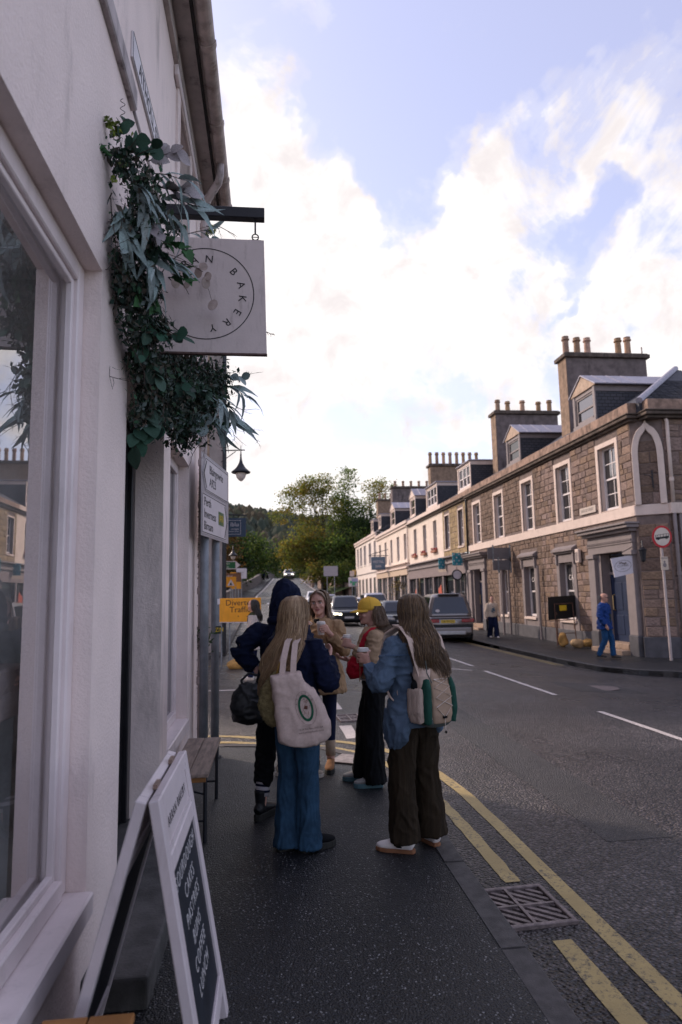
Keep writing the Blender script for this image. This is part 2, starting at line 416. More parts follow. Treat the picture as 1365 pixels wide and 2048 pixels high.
pr = pavement('pavement_right', RK+[(12.5, 82), (12.5, 40), (14, 30), (30, 22)], RP, M_PAVE, -.9)
kerbs(pr, RK[::-1][:], RP, w=.15, length=1.2)
# grassy bank and stone wall start beyond the right row
mb = MB()
def zb(x, y): return zr(y)+.2+min(2.2, max(0, (x-7.5)*.35))
for j in range(12):
    for i in range(6):
        x0, x1, y0, y1 = 7.6+i*2.0, 9.6+i*2.0, 80+j*5, 85+j*5
        mb.quad((x0, y0, zb(x0, y0)), (x1, y0, zb(x1, y0)), (x1, y1, zb(x1, y1)), (x0, y1, zb(x0, y1)))
struct(mb, 'grass_bank', M_GRASS)

# ------------------------------------------------------------------ road markings
def stripe(name, path, w, mtl, lift=.004, label=None, cat='road marking'):
    mb = MB(); pts = []
    for a, b in zip(path, path[1:]):
        a = Vector(a); b = Vector(b); k = max(1, int((b-a).length/.35)); pts += [a+(b-a)*(i/k) for i in range(k)]
    pts.append(Vector(path[-1])); rs = []
    for i, p in enumerate(pts):
        t = (pts[min(i+1, len(pts)-1)]-pts[max(i-1, 0)]).normalized(); n = Vector((-t.y, t.x))
        jl, jr = R.uniform(-.006, .006), R.uniform(-.006, .006)
        a = p+n*(w/2+jl); b = p-n*(w/2+jr)
        rs.append([(a.x, a.y, road_z(a.x, a.y)+lift), (b.x, b.y, road_z(b.x, b.y)+lift)])
    mb.rings(rs, cap=False, close=False)
    o = build(mb, name, mtl); o['kind'] = 'structure'; return o
def smooth_path(p, it=3):
    for _ in range(it):
        q = [p[0]]
        for a, b in zip(p, p[1:]): q += [(a[0]*.75+b[0]*.25, a[1]*.75+b[1]*.25), (a[0]*.25+b[0]*.75, a[1]*.25+b[1]*.75)]
        p = q+[p[-1]]
    return p
stripe('yellow_line', [(1.47, -4), (1.47, 3.42)], .105, M_YEL)
stripe('yellow_line', smooth_path([(1.47, 4.10), (1.46, 5.2), (1.40, 6.2), (1.22, 7.0), (.85, 7.75), (.25, 8.08), (-.13, 8.18), (-.65, 8.42), (-6, 9.0)]), .10, M_YEL)
stripe('yellow_line', smooth_path([(1.73, -4), (1.73, 5.2), (1.67, 6.4), (1.48, 7.25), (1.05, 8.0), (.35, 8.38), (-.13, 8.48), (-.65, 8.78), (-6, 9.4)]), .105, M_YEL)
for a, b in ((3.2, 6.6), (7.3, 9.4), (11.0, 14.6), (15.6, 18.2), (19.6, 22.2), (24, 27), (30, 33), (36, 39), (42, 46)):
    stripe('centre_line', [(4.86, a), (4.82, b)], .1, M_WHT)
stripe('hatch_line', smooth_path([(4.55, 14.7), (3.9, 15.4), (3.5, 16.0), (3.3, 17.5)]), .09, M_WHT)
for a, b in ((8.25, 9.05), (10.3, 11.4), (12.6, 13.6), (14.8, 15.8)):
    stripe('give_way_line', [(1.02, a), (1.0, b)], .17, M_WHT)
stripe('side_street_line', [(-.55, 12.8), (-9, 13.2)], .1, M_WHT)
stripe('side_street_edge_line', [(-.9, 17.2), (-9, 17.4)], .1, M_YEL)
for o_, y0 in ((0.12, 0), (.30, 0)):
    stripe('yellow_line', [(kr(y)-o_-.05, y) for y in (16.8, 18, 22, 26, 30, 34, 40)], .07, M_YEL)
for k in range(4):
    stripe('give_way_line', [(9.4+k*1.3, 13.4), (10.1+k*1.3, 13.35)], .12, M_WHT)
stripe('edge_line', [(kl(y)+.25, y) for y in range(60, 121, 4)], .22, M_WHT, .006)
stripe('edge_line', [(kr(y)-.25, y) for y in range(84, 121, 4)], .22, M_WHT, .006)

# ------------------------------------------------------------------ gullies
M_IRON = mat('cast_iron', (.17, .135, .13), .5, .35, 25, .3, 150, metallic=.35)
M_VOID = mat('gully_dark', (.004, .004, .004), .9, 0)
def gully(label, cx, cy, w, l, rot, nb):
    z = road_z(cx, cy)
    t = thing('drain_grate', label, 'drain grate', (cx, cy, z+.002), rz=rot, world=False)
    mb = MB(); h = .02; f = .028
    for b in ((-w/2, w/2, -l/2, -l/2+f), (-w/2, w/2, l/2-f, l/2), (-w/2, -w/2+f, -l/2+f, l/2-f), (w/2-f, w/2, -l/2+f, l/2-f)): mb.box(*b, -.03, h)
    build(mb, 'frame', M_IRON, t, bevel=.004)
    mb = MB(); iw, il = w/2-f, l/2-f
    mb.box(-.009, .009, -il, il, -.03, h-.002); mb.box(-iw, -.009, -.009, .009, -.03, h-.003); mb.box(.009, iw, -.009, .009, -.03, h-.003)
    build(mb, 'cross_bar', M_IRON, t)
    # diagonal bars cut off at the frame
    s = 2*(iw+il)/nb
    for k in range(1, nb):
        c = -(iw+il)+k*s      # line x + y = c
        pts = []
        xa, xb = max(-iw, c-il), min(iw, c+il)
        if xb-xa < .03: continue
        d = Vector((1, -1, 0)).normalized(); n = Vector((1, 1, 0)).normalized()
        a = Vector((xa, c-xa, 0)); b = Vector((xb, c-xb, 0))
        mb = MB().obox((a+b)/2+Vector((0, 0, h/2-.02)), (b-a)/2, n*.0125, (0, 0, .018)); build(mb, 'bar', M_IRON, t)
    mb = MB().quad((-iw, -il, -.005), (iw, -il, -.005), (iw, il, -.005), (-iw, il, -.005)); build(mb, 'gully_pit', M_VOID, t)
    return t
gully('cast iron drain grate with diagonal slots beside the near kerb', 1.385, 3.78, .47, .46, radians(3), 11)
gully('small pale drain grate in the road behind the group', 1.12, 9.55, .34, .5, radians(4), 11)
# worn metal utility cover at the kerb corner
mb = MB().obox((.86, 6.78, .012), (.20, -.11, 0), (.08, .14, 0), (0, 0, .006)); o = build(mb, 'utility_cover', mat('cover_metal', (.3, .25, .23), .5, .3, 20, .4, 60, metallic=.4), bevel=.003)
tag(o, 'worn pale metal cover plate set into the pavement corner by the brown boot', 'cover plate')
# utility trench repairs and an inspection cover in the carriageway
M_PATCH = asphalt('patch_asphalt', (.040, .036, .037), None, 0, .5, .1, 75, .7, .8)
def patch(x0, x1, y0, y1, m, lift=.004):
    mb = MB(); k = 6
    for i in range(k):
        a, b = y0+(y1-y0)*i/k, y0+(y1-y0)*(i+1)/k; mb.quad((x0, a, road_z(x0, a)+lift), (x1, a, road_z(x1, a)+lift), (x1, b, road_z(x1, b)+lift), (x0, b, road_z(x0, b)+lift))
    o = build(mb, 'road_patch', m); o['kind'] = 'structure'
patch(2.35, 2.85, 4.6, 13.5, M_PATCH, .002); patch(5.6, 6.9, 11.6, 12.9, M_PATCH, .002); patch(3.2, 4.5, 18, 21, M_PATCH, .002)
zc = road_z(6.3, 12.2); ic = thing('inspection_cover', 'round iron inspection cover in the dark patch of the far lane', 'cover plate', (6.3, 12.2, zc))
build(MB().lathe([(.34, zc), (.34, zc+.008), (.30, zc+.008), (.30, zc+.004)], (6.3, 12.2, 0), 24), 'cover_rim', M_IRON, ic)
build(MB().lathe([(.295, zc), (.295, zc+.007)], (6.3, 12.2, 0), 24), 'cover_lid', M_IRON, ic)
# ------------------------------------------------------------------ bakery building, left
def render_mat(name, col, bscale=55, bump=.55, dirt=(.16, .13, .12)):
    return mat(name, col, .72, .05, 2.0, bump, bscale, spec=.35, dirt=dirt, dscale=3.0, damt=.42)
M_WHITE = render_mat('white_painted_render', (.85, .72, .675))
M_WTRIM = mat('white_gloss_timber', (.80, .70, .69), .38, .05, 4, .12, 30, spec=.5, dirt=(.3, .25, .24), dscale=9, damt=.25)
M_BLACKP = mat('black_gloss_paint', (.012, .012, .015), .3, .2, 10)
M_STEP = mat('worn_step_stone', (.075, .072, .070), .85, .3, 7, .5, 70, dirt=(.02, .02, .02), damt=.6)
M_PIPE = mat('painted_cast_iron_pipe', (.50, .43, .42), .55, .12, 6, .25, 40, dirt=(.10, .07, .05), dscale=6, damt=.8)
M_GUTTER = mat('grimy_painted_gutter', (.50, .41, .37), .65, .25, 9, .3, 30, dirt=(.13, .07, .04), dscale=5, damt=.8)
M_SOFFIT = mat('dirty_soffit', (.50, .43, .40), .8, .15, 5, .2, 30, dirt=(.05, .04, .035), dscale=5, damt=.8)
M_GLASSK = mat('dark_window_glass', (.018, .021, .026), .04, .1, 3, spec=.9)
M_LEAD = mat('grey_lead', (.30, .28, .32), .45, .15, 6, .1, 20, metallic=.2)
WX = -.78
bak = thing('bakery_building', 'white rendered two storey bakery building with a large shop window at left', 'building', (-4, 3, 0))
pl_ = lambda u, v, d: (WX-d, u, v)
W1 = (.2, 3.02, .44, 3.22); DR = (3.60, 4.88, .0, 3.0); W2 = (5.20, 6.42, .50, 2.95); U1 = (5.38, 6.12, 4.75, 6.05); U0 = (1.2, 2.2, 4.75, 6.05)
mb = MB(); facade(mb, pl_, -3, 7.42, -.1, 6.5, [W1, DR, W2, U1, U0], .30)
# gable end on the side street, back, top
mb.quad((WX, 7.42, -.1), (-8, 7.42, -.1), (-8, 7.42, 6.5), (WX, 7.42, 6.5))
mb.quad((WX, 7.42, 6.5), (-8, 7.42, 6.5), (-4.4, 7.42, 9.0), (-4.4, 7.42, 9.0))
build(mb, 'wall', M_WHITE, bak)
mb = MB()
for v0, v1, d in ((4.47, 4.60, -.035),):
    pbox(mb, pl_, -3, 3.55, v0, v1, d, .01)
pbox(mb, pl_, 3.55, 7.4, 4.50, 4.535, -.012, .01)
build(mb, 'string_course', mat('grimy_ledge', (.40, .35, .35), .8, .3, 6, .3, 40, dirt=(.06, .05, .05), dscale=7, damt=.9), bak, bevel=.008)
# raised bands round the openings
mb = MB()
for (a, b, c, d) in (U1, U0):
    pbox(mb, pl_, a-.13, a, c-.1, d+.12, -.025, .01); pbox(mb, pl_, b, b+.13, c-.1, d+.12, -.025, .01)
    pbox(mb, pl_, a, b, d, d+.12, -.025, .01); pbox(mb, pl_, a-.16, b+.16, c-.2, c-.1, -.07, .01)
    build(mb, 'window_surround', M_WHITE, bak, bevel=.006); mb = MB()
# big shop window
win = MB()
a, b, c, d = W1
pbox(win, pl_, b-.085, b, c+.02, d, .08, .16); pbox(win, pl_, a, a+.08, c+.02, d, .08, .16)
pbox(win, pl_, a+.08, b-.085, d-.09, d, .08, .16); pbox(win, pl_, a+.08, b-.085, c+.02, c+.10, .07, .17)
wf = build(win, 'shop_window_frame', M_WTRIM, bak, bevel=.006)
mb = MB(); pbox(mb, pl_, b-.115, b-.085, c+.10, d-.09, .10, .13); pbox(mb, pl_, a+.08, b-.115, c+.10, c+.13, .10, .13); pbox(mb, pl_, a+.08, b-.115, d-.12, d-.09, .10, .13)
build(mb, 'glazing_bead', M_WTRIM, wf, bevel=.004)
mg = bpy.data.materials.new('shop_window_glass'); mg.use_nodes = True; t = mg.node_tree; t.nodes.clear()
ge = N(t, 'ShaderNodeNewGeometry'); dt_ = N(t, 'ShaderNodeVectorMath', operation='DOT_PRODUCT'); L(t, ge.outputs['Normal'], dt_.inputs[0]); L(t, ge.outputs['Incoming'], dt_.inputs[1])
fr_g = mth(t, 'MULTIPLY_ADD', mth(t, 'POWER', mth(t, 'SUBTRACT', 1.0, mth(t, 'ABSOLUTE', dt_.outputs['Value'])), 5.0), .9, .10)
gl = N(t, 'ShaderNodeBsdfGlossy'); gl.inputs['Roughness'].default_value = .004; gl.inputs['Color'].default_value = (.92, .90, .92, 1)
tr = N(t, 'ShaderNodeBsdfTransparent'); tr.inputs['Color'].default_value = (.94, .96, .96, 1)
mx = N(t, 'ShaderNodeMixShader'); L(t, mth(t, 'MULTIPLY_ADD', fr_g, 1.3, .12, clamp=True), mx.inputs[0]); L(t, tr.outputs[0], mx.inputs[1]); L(t, gl.outputs[0], mx.inputs[2])
L(t, mx.outputs[0], N(t, 'ShaderNodeOutputMaterial').inputs['Surface'])
mb = MB(); mb.quad(pl_(a+.06, c+.11, .082), pl_(b-.1, c+.11, .146), pl_(b-.1, d-.1, .146), pl_(a+.06, d-.1, .082)); build(mb, 'pane', mg, wf)
mb = MB(); pbox(mb, pl_, a-.03, b+.0, c-.075, c+.018, -.035, .30); build(mb, 'window_sill', M_WTRIM, bak, bevel=.008)
# room behind the shop window
M_ROOM = mat('shop_room_wall', (.78, .78, .78), .9, .25, 3, .5, 8)
mb = MB(); x0, x1 = WX-.30, -2.1
mb.quad((x1, -1, 0), (x1, 3.5, 0), (x1, 3.5, 3.4), (x1, -1, 3.4)); mb.quad((x0, 3.5, 0), (x1, 3.5, 0), (x1, 3.5, 3.4), (x0, 3.5, 3.4))
mb.quad((x0, -1, 0), (x1, -1, 0), (x1, -1, 3.4), (x0, -1, 3.4)); mb.quad((x0, -1, 3.4), (x0, 3.5, 3.4), (x1, 3.5, 3.4), (x1, -1, 3.4)); mb.quad((x0, -1, .3), (x0, 3.5, .3), (x1, 3.5, .3), (x1, -1, .3))
build(mb, 'interior', M_ROOM, bak)
cab = thing('shop_shelf', 'white shelf unit just inside the big shop window', 'shelf', (-1.45, 2.9, .3))
mb = MB(); mb.box(-1.75, -1.14, 2.0, 3.35, 1.16, 1.38); build(mb, 'shelf_board', M_WTRIM, cab, bevel=.01)
mb = MB(); mb.box(-1.7, -1.2, 3.30, 3.35, .3, 1.16); mb.box(-1.7, -1.2, 2.0, 2.05, .3, 1.16); build(mb, 'shelf_side', M_ROOM, cab)
# doorway
mb = MB(); a, b, c, d = DR
pbox(mb, pl_, b-.10, b-.002, .16, 2.86, .20, .27); pbox(mb, pl_, a, a+.1, .16, 2.86, .20, .27); pbox(mb, pl_, a+.1, b-.1, 2.76, 2.86, .20, .27)
pbox(mb, pl_, a-.0, b-.002, 2.86, 2.93, .15, .28)
dfm = build(mb, 'door_frame', M_BLACKP, bak, bevel=.008, seg=2)
mb = MB(); pbox(mb, pl_, a+.1, b-.1, .16, 2.76, .235, .275); dl = build(mb, 'door', M_BLACKP, bak)
mb = MB(); pbox(mb, pl_, a+.22, b-.22, 1.2, 2.6, .228, .24); build(mb, 'door_glass', M_GLASSK, dl)
mb = MB().tube([(WX-.2, a+.16, 1.0), (WX-.16, a+.16, 1.0), (WX-.16, a+.16, 1.3), (WX-.2, a+.16, 1.3)], .012); build(mb, 'door_handle', M_IRON, dl)
mb = MB(); pbox(mb, pl_, a, b, -.1, .16, .0, .35); build(mb, 'threshold', M_STEP, bak)
# second window
a, b, c, d = W2; mb = MB()
pbox(mb, pl_, b-.085, b-.002, c+.05, d, .10, .17); pbox(mb, pl_, a, a+.08, c+.05, d, .10, .17); pbox(mb, pl_, a+.08, b-.085, d-.09, d, .10, .17); pbox(mb, pl_, a+.08, b-.085, c+.05, c+.13, .09, .18)
w2 = build(mb, 'window_frame', M_WTRIM, bak, bevel=.006)
mb = MB(); pbox(mb, pl_, b-.115, b-.085, c+.13, d-.09, .12, .145); build(mb, 'glazing_bead', M_WTRIM, w2)
mb = MB(); pbox(mb, pl_, a+.08, b-.085, c+.13, d-.09, .135, .145); build(mb, 'pane', M_GLASSK, w2)
mb = MB(); pbox(mb, pl_, a, b-.0, c-.06, c+.048, -.02, .3); build(mb, 'window_sill', M_WTRIM, bak, bevel=.008)
for (a, b, c, d) in (U1, U0):
    mb = MB(); pbox(mb, pl_, b-.07, b-.002, c, d, .16, .22); pbox(mb, pl_, a, a+.07, c, d, .16, .22); pbox(mb, pl_, a+.07, b-.07, d-.07, d, .16, .22); pbox(mb, pl_, a+.07, b-.07, c, c+.07, .16, .22); pbox(mb, pl_, a+.07, b-.07, (c+d)/2-.025, (c+d)/2+.025, .15, .21)
    u = build(mb, 'upper_window_frame', M_WTRIM, bak, bevel=.005)
    mb = MB(); pbox(mb, pl_, a+.07, b-.07, c+.07, d-.07, .185, .195); build(mb, 'pane', M_GLASSK, u)
# eaves: fascia board, soffit, half-round gutter with brackets and joints
mb = MB(); mb.box(-.80, -.52, -3, 7.50, 6.34, 6.375); mb.box(-.785, -.735, -3, 7.44, 6.18, 6.34); build(mb, 'soffit', M_SOFFIT, bak, bevel=.006)
mb = MB(); mb.box(-.775, -.74, 5.1, 7.0, 6.06, 6.16); mb.box(-.765, -.735, 5.0, 6.9, 6.185, 6.21); build(mb, 'eaves_moulding', M_WTRIM, bak, bevel=.006)
gx, gz, gr = -.505, 6.385, .072
rs = []
for y in (-3, 7.50):
    out = [(gx+gr*cos(q), y, gz+gr*sin(q)) for q in [pi+pi*k/10 for k in range(11)]]
    inn = [(gx+(gr-.006)*cos(q), y, gz+(gr-.006)*sin(q)) for q in [2*pi-pi*k/10 for k in range(11)]]
    rs.append(out+inn)
gut = build(MB().rings(rs), 'gutter', M_GUTTER, bak)
mb = MB()
for y in (3.2, 4.15, 5.1, 6.05, 6.95, 7.47):
    r2 = []
    for yy in (y-.03, y+.03): r2.append([(gx+(gr+.009)*cos(q), yy, gz+(gr+.009)*sin(q)) for q in [pi+pi*k/10 for k in range(11)]]+[(gx+(gr-.001)*cos(q), yy, gz+(gr-.001)*sin(q)) for q in [2*pi-pi*k/10 for k in range(11)]])
    build(MB().rings(r2), 'gutter_joint', M_GUTTER, gut)
mb = MB(); mb.box(-.60, -.575, -3, 7.45, 6.30, 6.338); build(mb, 'fascia', mat('dark_fascia', (.03, .026, .024), .9, .4, 8), bak)  # near-black strip between soffit and gutter
# roof over the soffit
mb = MB(); mb.prism([(-.56, -3, 6.40), (-4.4, -3, 9.1), (-4.4, -3, 9.2), (-.50, -3, 6.45)], (0, 10.5, 0)); mb.prism([(-8.2, -3, 6.40), (-4.4, -3, 9.1), (-4.4, -3, 9.2), (-8.25, -3, 6.45)], (0, 10.5, 0)); build(mb, 'roof', mat('slate', (.055, .055, .065), .6, .3, 9, .4, 20, rnd=.25), bak)
# downpipe with swan neck, collars and moss
dp = [(-.505, 6.62, 6.33), (-.505, 6.62, 6.20), (-.53, 6.66, 6.13), (-.64, 6.82, 6.07), (-.69, 6.88, 6.0), (-.695, 6.89, 5.85), (-.695, 6.89, .05)]
pipe = build(MB().tube(dp, .042, 12), 'downpipe', M_PIPE, bak, sm=True)
mb = MB()
for z in (5.72, 4.4, 3.05, 2.60, 1.7, .8): mb.cyl((-.695, 6.89, z), (-.695, 6.89, z+.07), .052, n=12); build(mb, 'pipe_collar', M_PIPE, pipe, bevel=.004); mb = MB()
ap = thing('street_name_plate', 'black on white street name plate reading ATHOLL high on the bakery wall', 'sign', (WX, 3.95, 4.8))
mb = MB(); mb.box(WX, WX+.014, 3.50, 4.55, 4.78, 4.95); build(mb, 'plate', mat('plate_white', (.66, .62, .64), .5, .06, 8), ap, bevel=.003)
M_BLACKINK = mat('black_ink', (.012, .012, .014), .6, .1)
mb = MB()
for z in (4.783, 4.943): mb.box(WX+.013, WX+.0155, 3.505, 4.545, z, z+.006)
for y in (3.505, 4.539): mb.box(WX+.013, WX+.0155, y, y+.006, 4.783, 4.949)
build(mb, 'border', M_BLACKINK, ap)
put_text('ATHOLL ST', .135, (WX+.0155, 4.02, 4.865), (0, 1, 0), (0, 0, 1), M_BLACKINK, ap)

# step block in front of the door
st = MB(); st.box(-.80, -.51, 2.98, 4.9, -.02, .125)
tag(build(st, 'stone_step', M_STEP, bevel=.012, seg=2), 'worn grey stone step along the foot of the bakery doorway', 'step')

# ------------------------------------------------------------------ hanging sign
M_BEAM = mat('black_steel', (.012, .013, .018), .42, .2, 14, .1, 60)
M_SIGNB = mat('cream_sign_board', (.60, .515, .495), .6, .05, 5, .12, 60, dirt=(.25, .2, .18), dscale=22, damt=.45)
hs = thing('hanging_sign', 'square cream hanging sign with a thin black ring and lettering', 'sign', (WX, 3.8, 3.1))
sy = 3.80
def sp(x, z, y=0): return (x, sy+y, z)
br = MB(); br.box(WX, -.018, sy-.03, sy+.03, 3.985, 4.052); build(br, 'bracket_beam', M_BEAM, hs, bevel=.003)
sgn = MB(); sgn.add([(-.725, sy-.012, 3.125), (-.008, sy-.012, 3.118), (-.022, sy-.012, 3.848), (-.735, sy-.012, 3.85), (-.725, sy+.012, 3.125), (-.008, sy+.012, 3.118), (-.022, sy+.012, 3.848), (-.735, sy+.012, 3.85)], [(0,1,2,3),(7,6,5,4),(0,4,5,1),(1,5,6,2),(2,6,7,3),(3,7,4,0)])
bd = build(sgn, 'board', M_SIGNB, hs, bevel=.002)
mb = MB(); mb.box(-.728, -.006, sy-.014, sy+.014, 3.112, 3.122); build(mb, 'bottom_edge', mat('rusty_edge', (.10, .06, .055), .8, .4, 20), bd)
for x in (-.075, -.66):
    mb = MB().cyl((x, sy, 3.99), (x, sy, 3.895), .0055, n=8); mb.tube([(x+.02*cos(q), sy, 3.872+.02*sin(q)) for q in [k*pi/6 for k in range(12)]]+[(x+.02, sy, 3.872)], .004, 6); mb.tube([(x-.035, sy, 3.852), (x-.018, sy, 3.852), (x-.018, sy, 3.872), (x+.018, sy, 3.872), (x+.018, sy, 3.852), (x+.035, sy, 3.852)], .003, 6)
    build(mb, 'hook', M_BEAM, hs)
cxs, czs, rad = -.372, 3.492, .287
rg = MB(); rs = []
for k in range(65):
    q = 2*pi*k/64
    rs.append([(cxs+(rad+e)*cos(q), sy-.0135, czs+(rad+e)*sin(q)) for e in (-.0028, .0028)])
rg.rings(rs, cap=False, close=False); build(rg, 'ring', M_BLACKINK, bd)
letters = [('A', 157), ('R', 140), ('R', 124), ('A', 108), ('N', 85), ('B', 41), ('A', 16), ('K', -7), ('E', -31), ('R', -55), ('Y', -79)]
for ch, ang in letters:
    q = radians(ang); c_ = Vector((cxs+.218*cos(q), sy-.0135, czs+.218*sin(q)))
    put_text(ch, .066, c_, (sin(q), 0, -cos(q)), (cos(q), 0, sin(q)), M_BLACKINK, bd)

# ------------------------------------------------------------------ A-board
ab = thing('sandwich_board', 'white framed A-board with a black menu panel standing by the shop window', 'sandwich board', (-.42, 2.58, 0))
M_AB = mat('white_painted_board', (.60, .53, .54), .5, .05, 6, .12, 40, dirt=(.25, .2, .18), dscale=10, damt=.35)
M_CHALK = mat('chalkboard', (.012, .016, .024), .55, .3, 8)
M_CHALKW = mat('white_menu_lettering', (.6, .58, .58), .6, .05)
y0, y1, hz = 2.24, 2.93, 1.03
def panel(fx, tx, sgnx):
    """point on a leaning panel: u along Y (0..1), v up the slope (0..1), d outward"""
    up = Vector((tx-fx, 0, hz)); ln = up.length; upn = up.normalized(); nrm = Vector((upn.z*sgnx, 0, -upn.x*sgnx))
    if nrm.x*sgnx < 0: nrm = -nrm
    return lambda u, v, d: tuple(Vector((fx, y0+(y1-y0)*u, 0))+upn*(ln*v)+nrm*d), ln
for fx, tx, sg, nm in ((-.195, -.375, 1, 'front_panel'), (-.70, -.415, -1, 'back_panel')):
    P_, ln = panel(fx, tx, sg); wv = .06/(y1-y0)
    def bx(mb, u0, u1, v0, v1, d0, d1):
        a = [P_(u, v, d) for d in (d0, d1) for (u, v) in ((u0,v0),(u1,v0),(u1,v1),(u0,v1))]
        mb.add(a, [(0,3,2,1),(4,5,6,7),(0,1,5,4),(1,2,6,5),(2,3,7,6),(3,0,4,7)])
    fr_ = MB()
    bx(fr_, 0, wv, 0, 1, -.018, .018); bx(fr_, 1-wv, 1, 0, 1, -.018, .018); bx(fr_, wv, 1-wv, .965, 1, -.017, .017); bx(fr_, wv, 1-wv, .76, .815, -.017, .017); bx(fr_, wv, 1-wv, .10, .16, -.017, .017)
    fp = build(fr_, nm, M_AB, ab, bevel=.004)
    mb = MB(); bx(mb, wv, 1-wv, .815, .965, -.006, .008); hd = build(mb, 'header_panel', M_AB, fp)
    mb = MB(); bx(mb, wv, 1-wv, .16, .76, -.008, .006); bdm = build(mb, 'menu_panel', M_CHALK, fp)
    mb = MB(); bx(mb, wv, wv+.02, .815, .965, .008, .013); bx(mb, 1-wv-.02, 1-wv, .815, .965, .008, .013); bx(mb, wv+.02, 1-wv-.02, .945, .965, .008, .013); bx(mb, wv+.02, 1-wv-.02, .815, .835, .008, .013); build(mb, 'header_moulding', M_AB, fp)
    if sg == 1:
        O = lambda u, v, d=.0092: P_(u, v, d)
        axd = Vector((0, 1, 0)); ayd = Vector(P_(0, 1, 0))-Vector(P_(0, 0, 0))
        put_text('ARRAN BAKERY', .05, O(.5, .89), axd, ayd, M_BLACKINK, hd, space=1.25, thin=.0012)
        for s_, v in (('SOURDOUGH', .70), ('CAKES', .622), ('PASTRIES', .545), ('BUNS', .467), ('COFFEE', .39), ('LUNCH', .315)):
            put_text(s_, .070, O(.5 if s_ == 'SOURDOUGH' else .52, v, .0068), axd, ayd, M_CHALKW, bdm, space=1.18, thin=.0014)
mb = MB()
for y in (2.42, 2.76): mb.box(-.402, -.388, y-.035, y+.035, hz-.004, hz+.012); build(mb, 'hinge', mat('rusty_hinge', (.28, .2, .16), .5, .3, 30, metallic=.6), ab); mb = MB()
mb = MB().tube([(-.30, 2.34, .30), (-.42, 2.33, .26), (-.60, 2.34, .30)], .004, 6); build(mb, 'chain', M_IRON, ab)

# ------------------------------------------------------------------ benches
M_WOODT = mat('weathered_bench_wood', (.25, .185, .15), .7, .35, 3.5, .3, 25, stretch=(9, 1.2, 9), dirt=(.10, .07, .06), damt=.5)
M_WOODE = mat('orange_bench_wood', (.34, .15, .045), .6, .25, 6, .2, 30)
def bench(label, x0, x1, y0, y1, z, wood):
    t = thing('bench', label, 'bench', ((x0+x1)/2, (y0+y1)/2, 0))
    for a, b in ((x0, (x0+x1)/2-.002), ((x0+x1)/2+.002, x1)):
        mb = MB().box(a, b, y0, y1, z-.024, z); build(mb, 'plank', wood, t, bevel=.005, seg=2)
    mb = MB().box(x0+.02, x1-.02, y0+.03, y0+.06, z-.06, z-.024); build(mb, 'batten', M_WOODE, t); mb = MB().box(x0+.02, x1-.02, y1-.06, y1-.03, z-.06, z-.024); build(mb, 'batten', M_WOODE, t)
    for y in (y0+.10, y1-.10):
        for x in (x0+.03, x1-.03):
            mb = MB().tube([(x, y, z-.03), (x, y, 0)], .014, 8); build(mb, 'leg', M_BEAM, t)
        mb = MB().tube([(x0+.03, y, .14), (x1-.03, y, .14)], .008, 6); mb.tube([(x0+.03, y, z-.1), (x1-.03, y, z-.16)], .007, 6); build(mb, 'stretcher', M_BEAM, t)
    return t
bench('weathered wooden bench with black metal legs beyond the A-board', -.70, -.425, 4.70, 5.88, .475, M_WOODT)
bench('orange brown wooden bench nearest the camera at the bottom left', -.66, -.40, .9, 2.13, .475, M_WOODE)

# ------------------------------------------------------------------ road direction sign on two grey posts
M_GALV = mat('galvanised_grey_steel', (.20, .215, .235), .5, .18, 7, .12, 40, metallic=.3, dirt=(.08, .08, .08), dscale=8, damt=.4)
M_SGREY = mat('sign_backing_grey', (.36, .33, .35), .45, .06, 6)
M_SWHITE = mat('sign_white', (.60, .55, .57), .42, .05, 5, dirt=(.35, .3, .3), damt=.4)
M_SGREEN = mat('sign_green', (.006, .10, .035), .4, .1)
M_SYEL = mat('sign_yellow', (.62, .42, .02), .5, .1)
ds = thing('direction_sign', 'white road direction sign reading Blairgowrie, Perth, Inverness on two grey posts', 'road sign', (-.57, 6.8, 0))
A0, A1 = Vector((-.655, 6.40, 0)), Vector((-.475, 7.50, 0)); ad = (A1-A0).normalized(); an = Vector((ad.y, -ad.x, 0)); SL = (A1-A0).length
def sg(u, z, d): return tuple(A0+ad*u+an*d+Vector((0, 0, z)))
def sbox(mb, u0, u1, z0, z1, d0, d1):
    a = [sg(u, z, d) for d in (d0, d1) for (u, z) in ((u0,z0),(u1,z0),(u1,z1),(u0,z1))]
    return mb.add(a, [(0,3,2,1),(4,5,6,7),(0,1,5,4),(1,2,6,5),(2,3,7,6),(3,0,4,7)])
def spoly(mb, pts, d0, d1): return mb.prism([sg(u, z, d0) for u, z in pts], Vector(sg(0, 0, d1))-Vector(sg(0, 0, d0)))
for (px_, py_), lab in (((-.660, 6.76), 'post'), ((-.585, 7.20), 'post')):
    mb = MB().cyl((px_, py_, 0), (px_, py_, 3.02), .044, n=16); po = build(mb, 'post', M_GALV, ds, sm=False)
    smooth(po.data)
    mb = MB().cyl((px_, py_, 0), (px_, py_, .02), .07, n=12); build(mb, 'post_footing', M_STEP, po)
mb = MB(); sbox(mb, -.02, SL+.04, 2.27, 3.10, -.004, .0); bk = build(mb, 'backing_plate', M_SGREY, ds, bevel=.001)
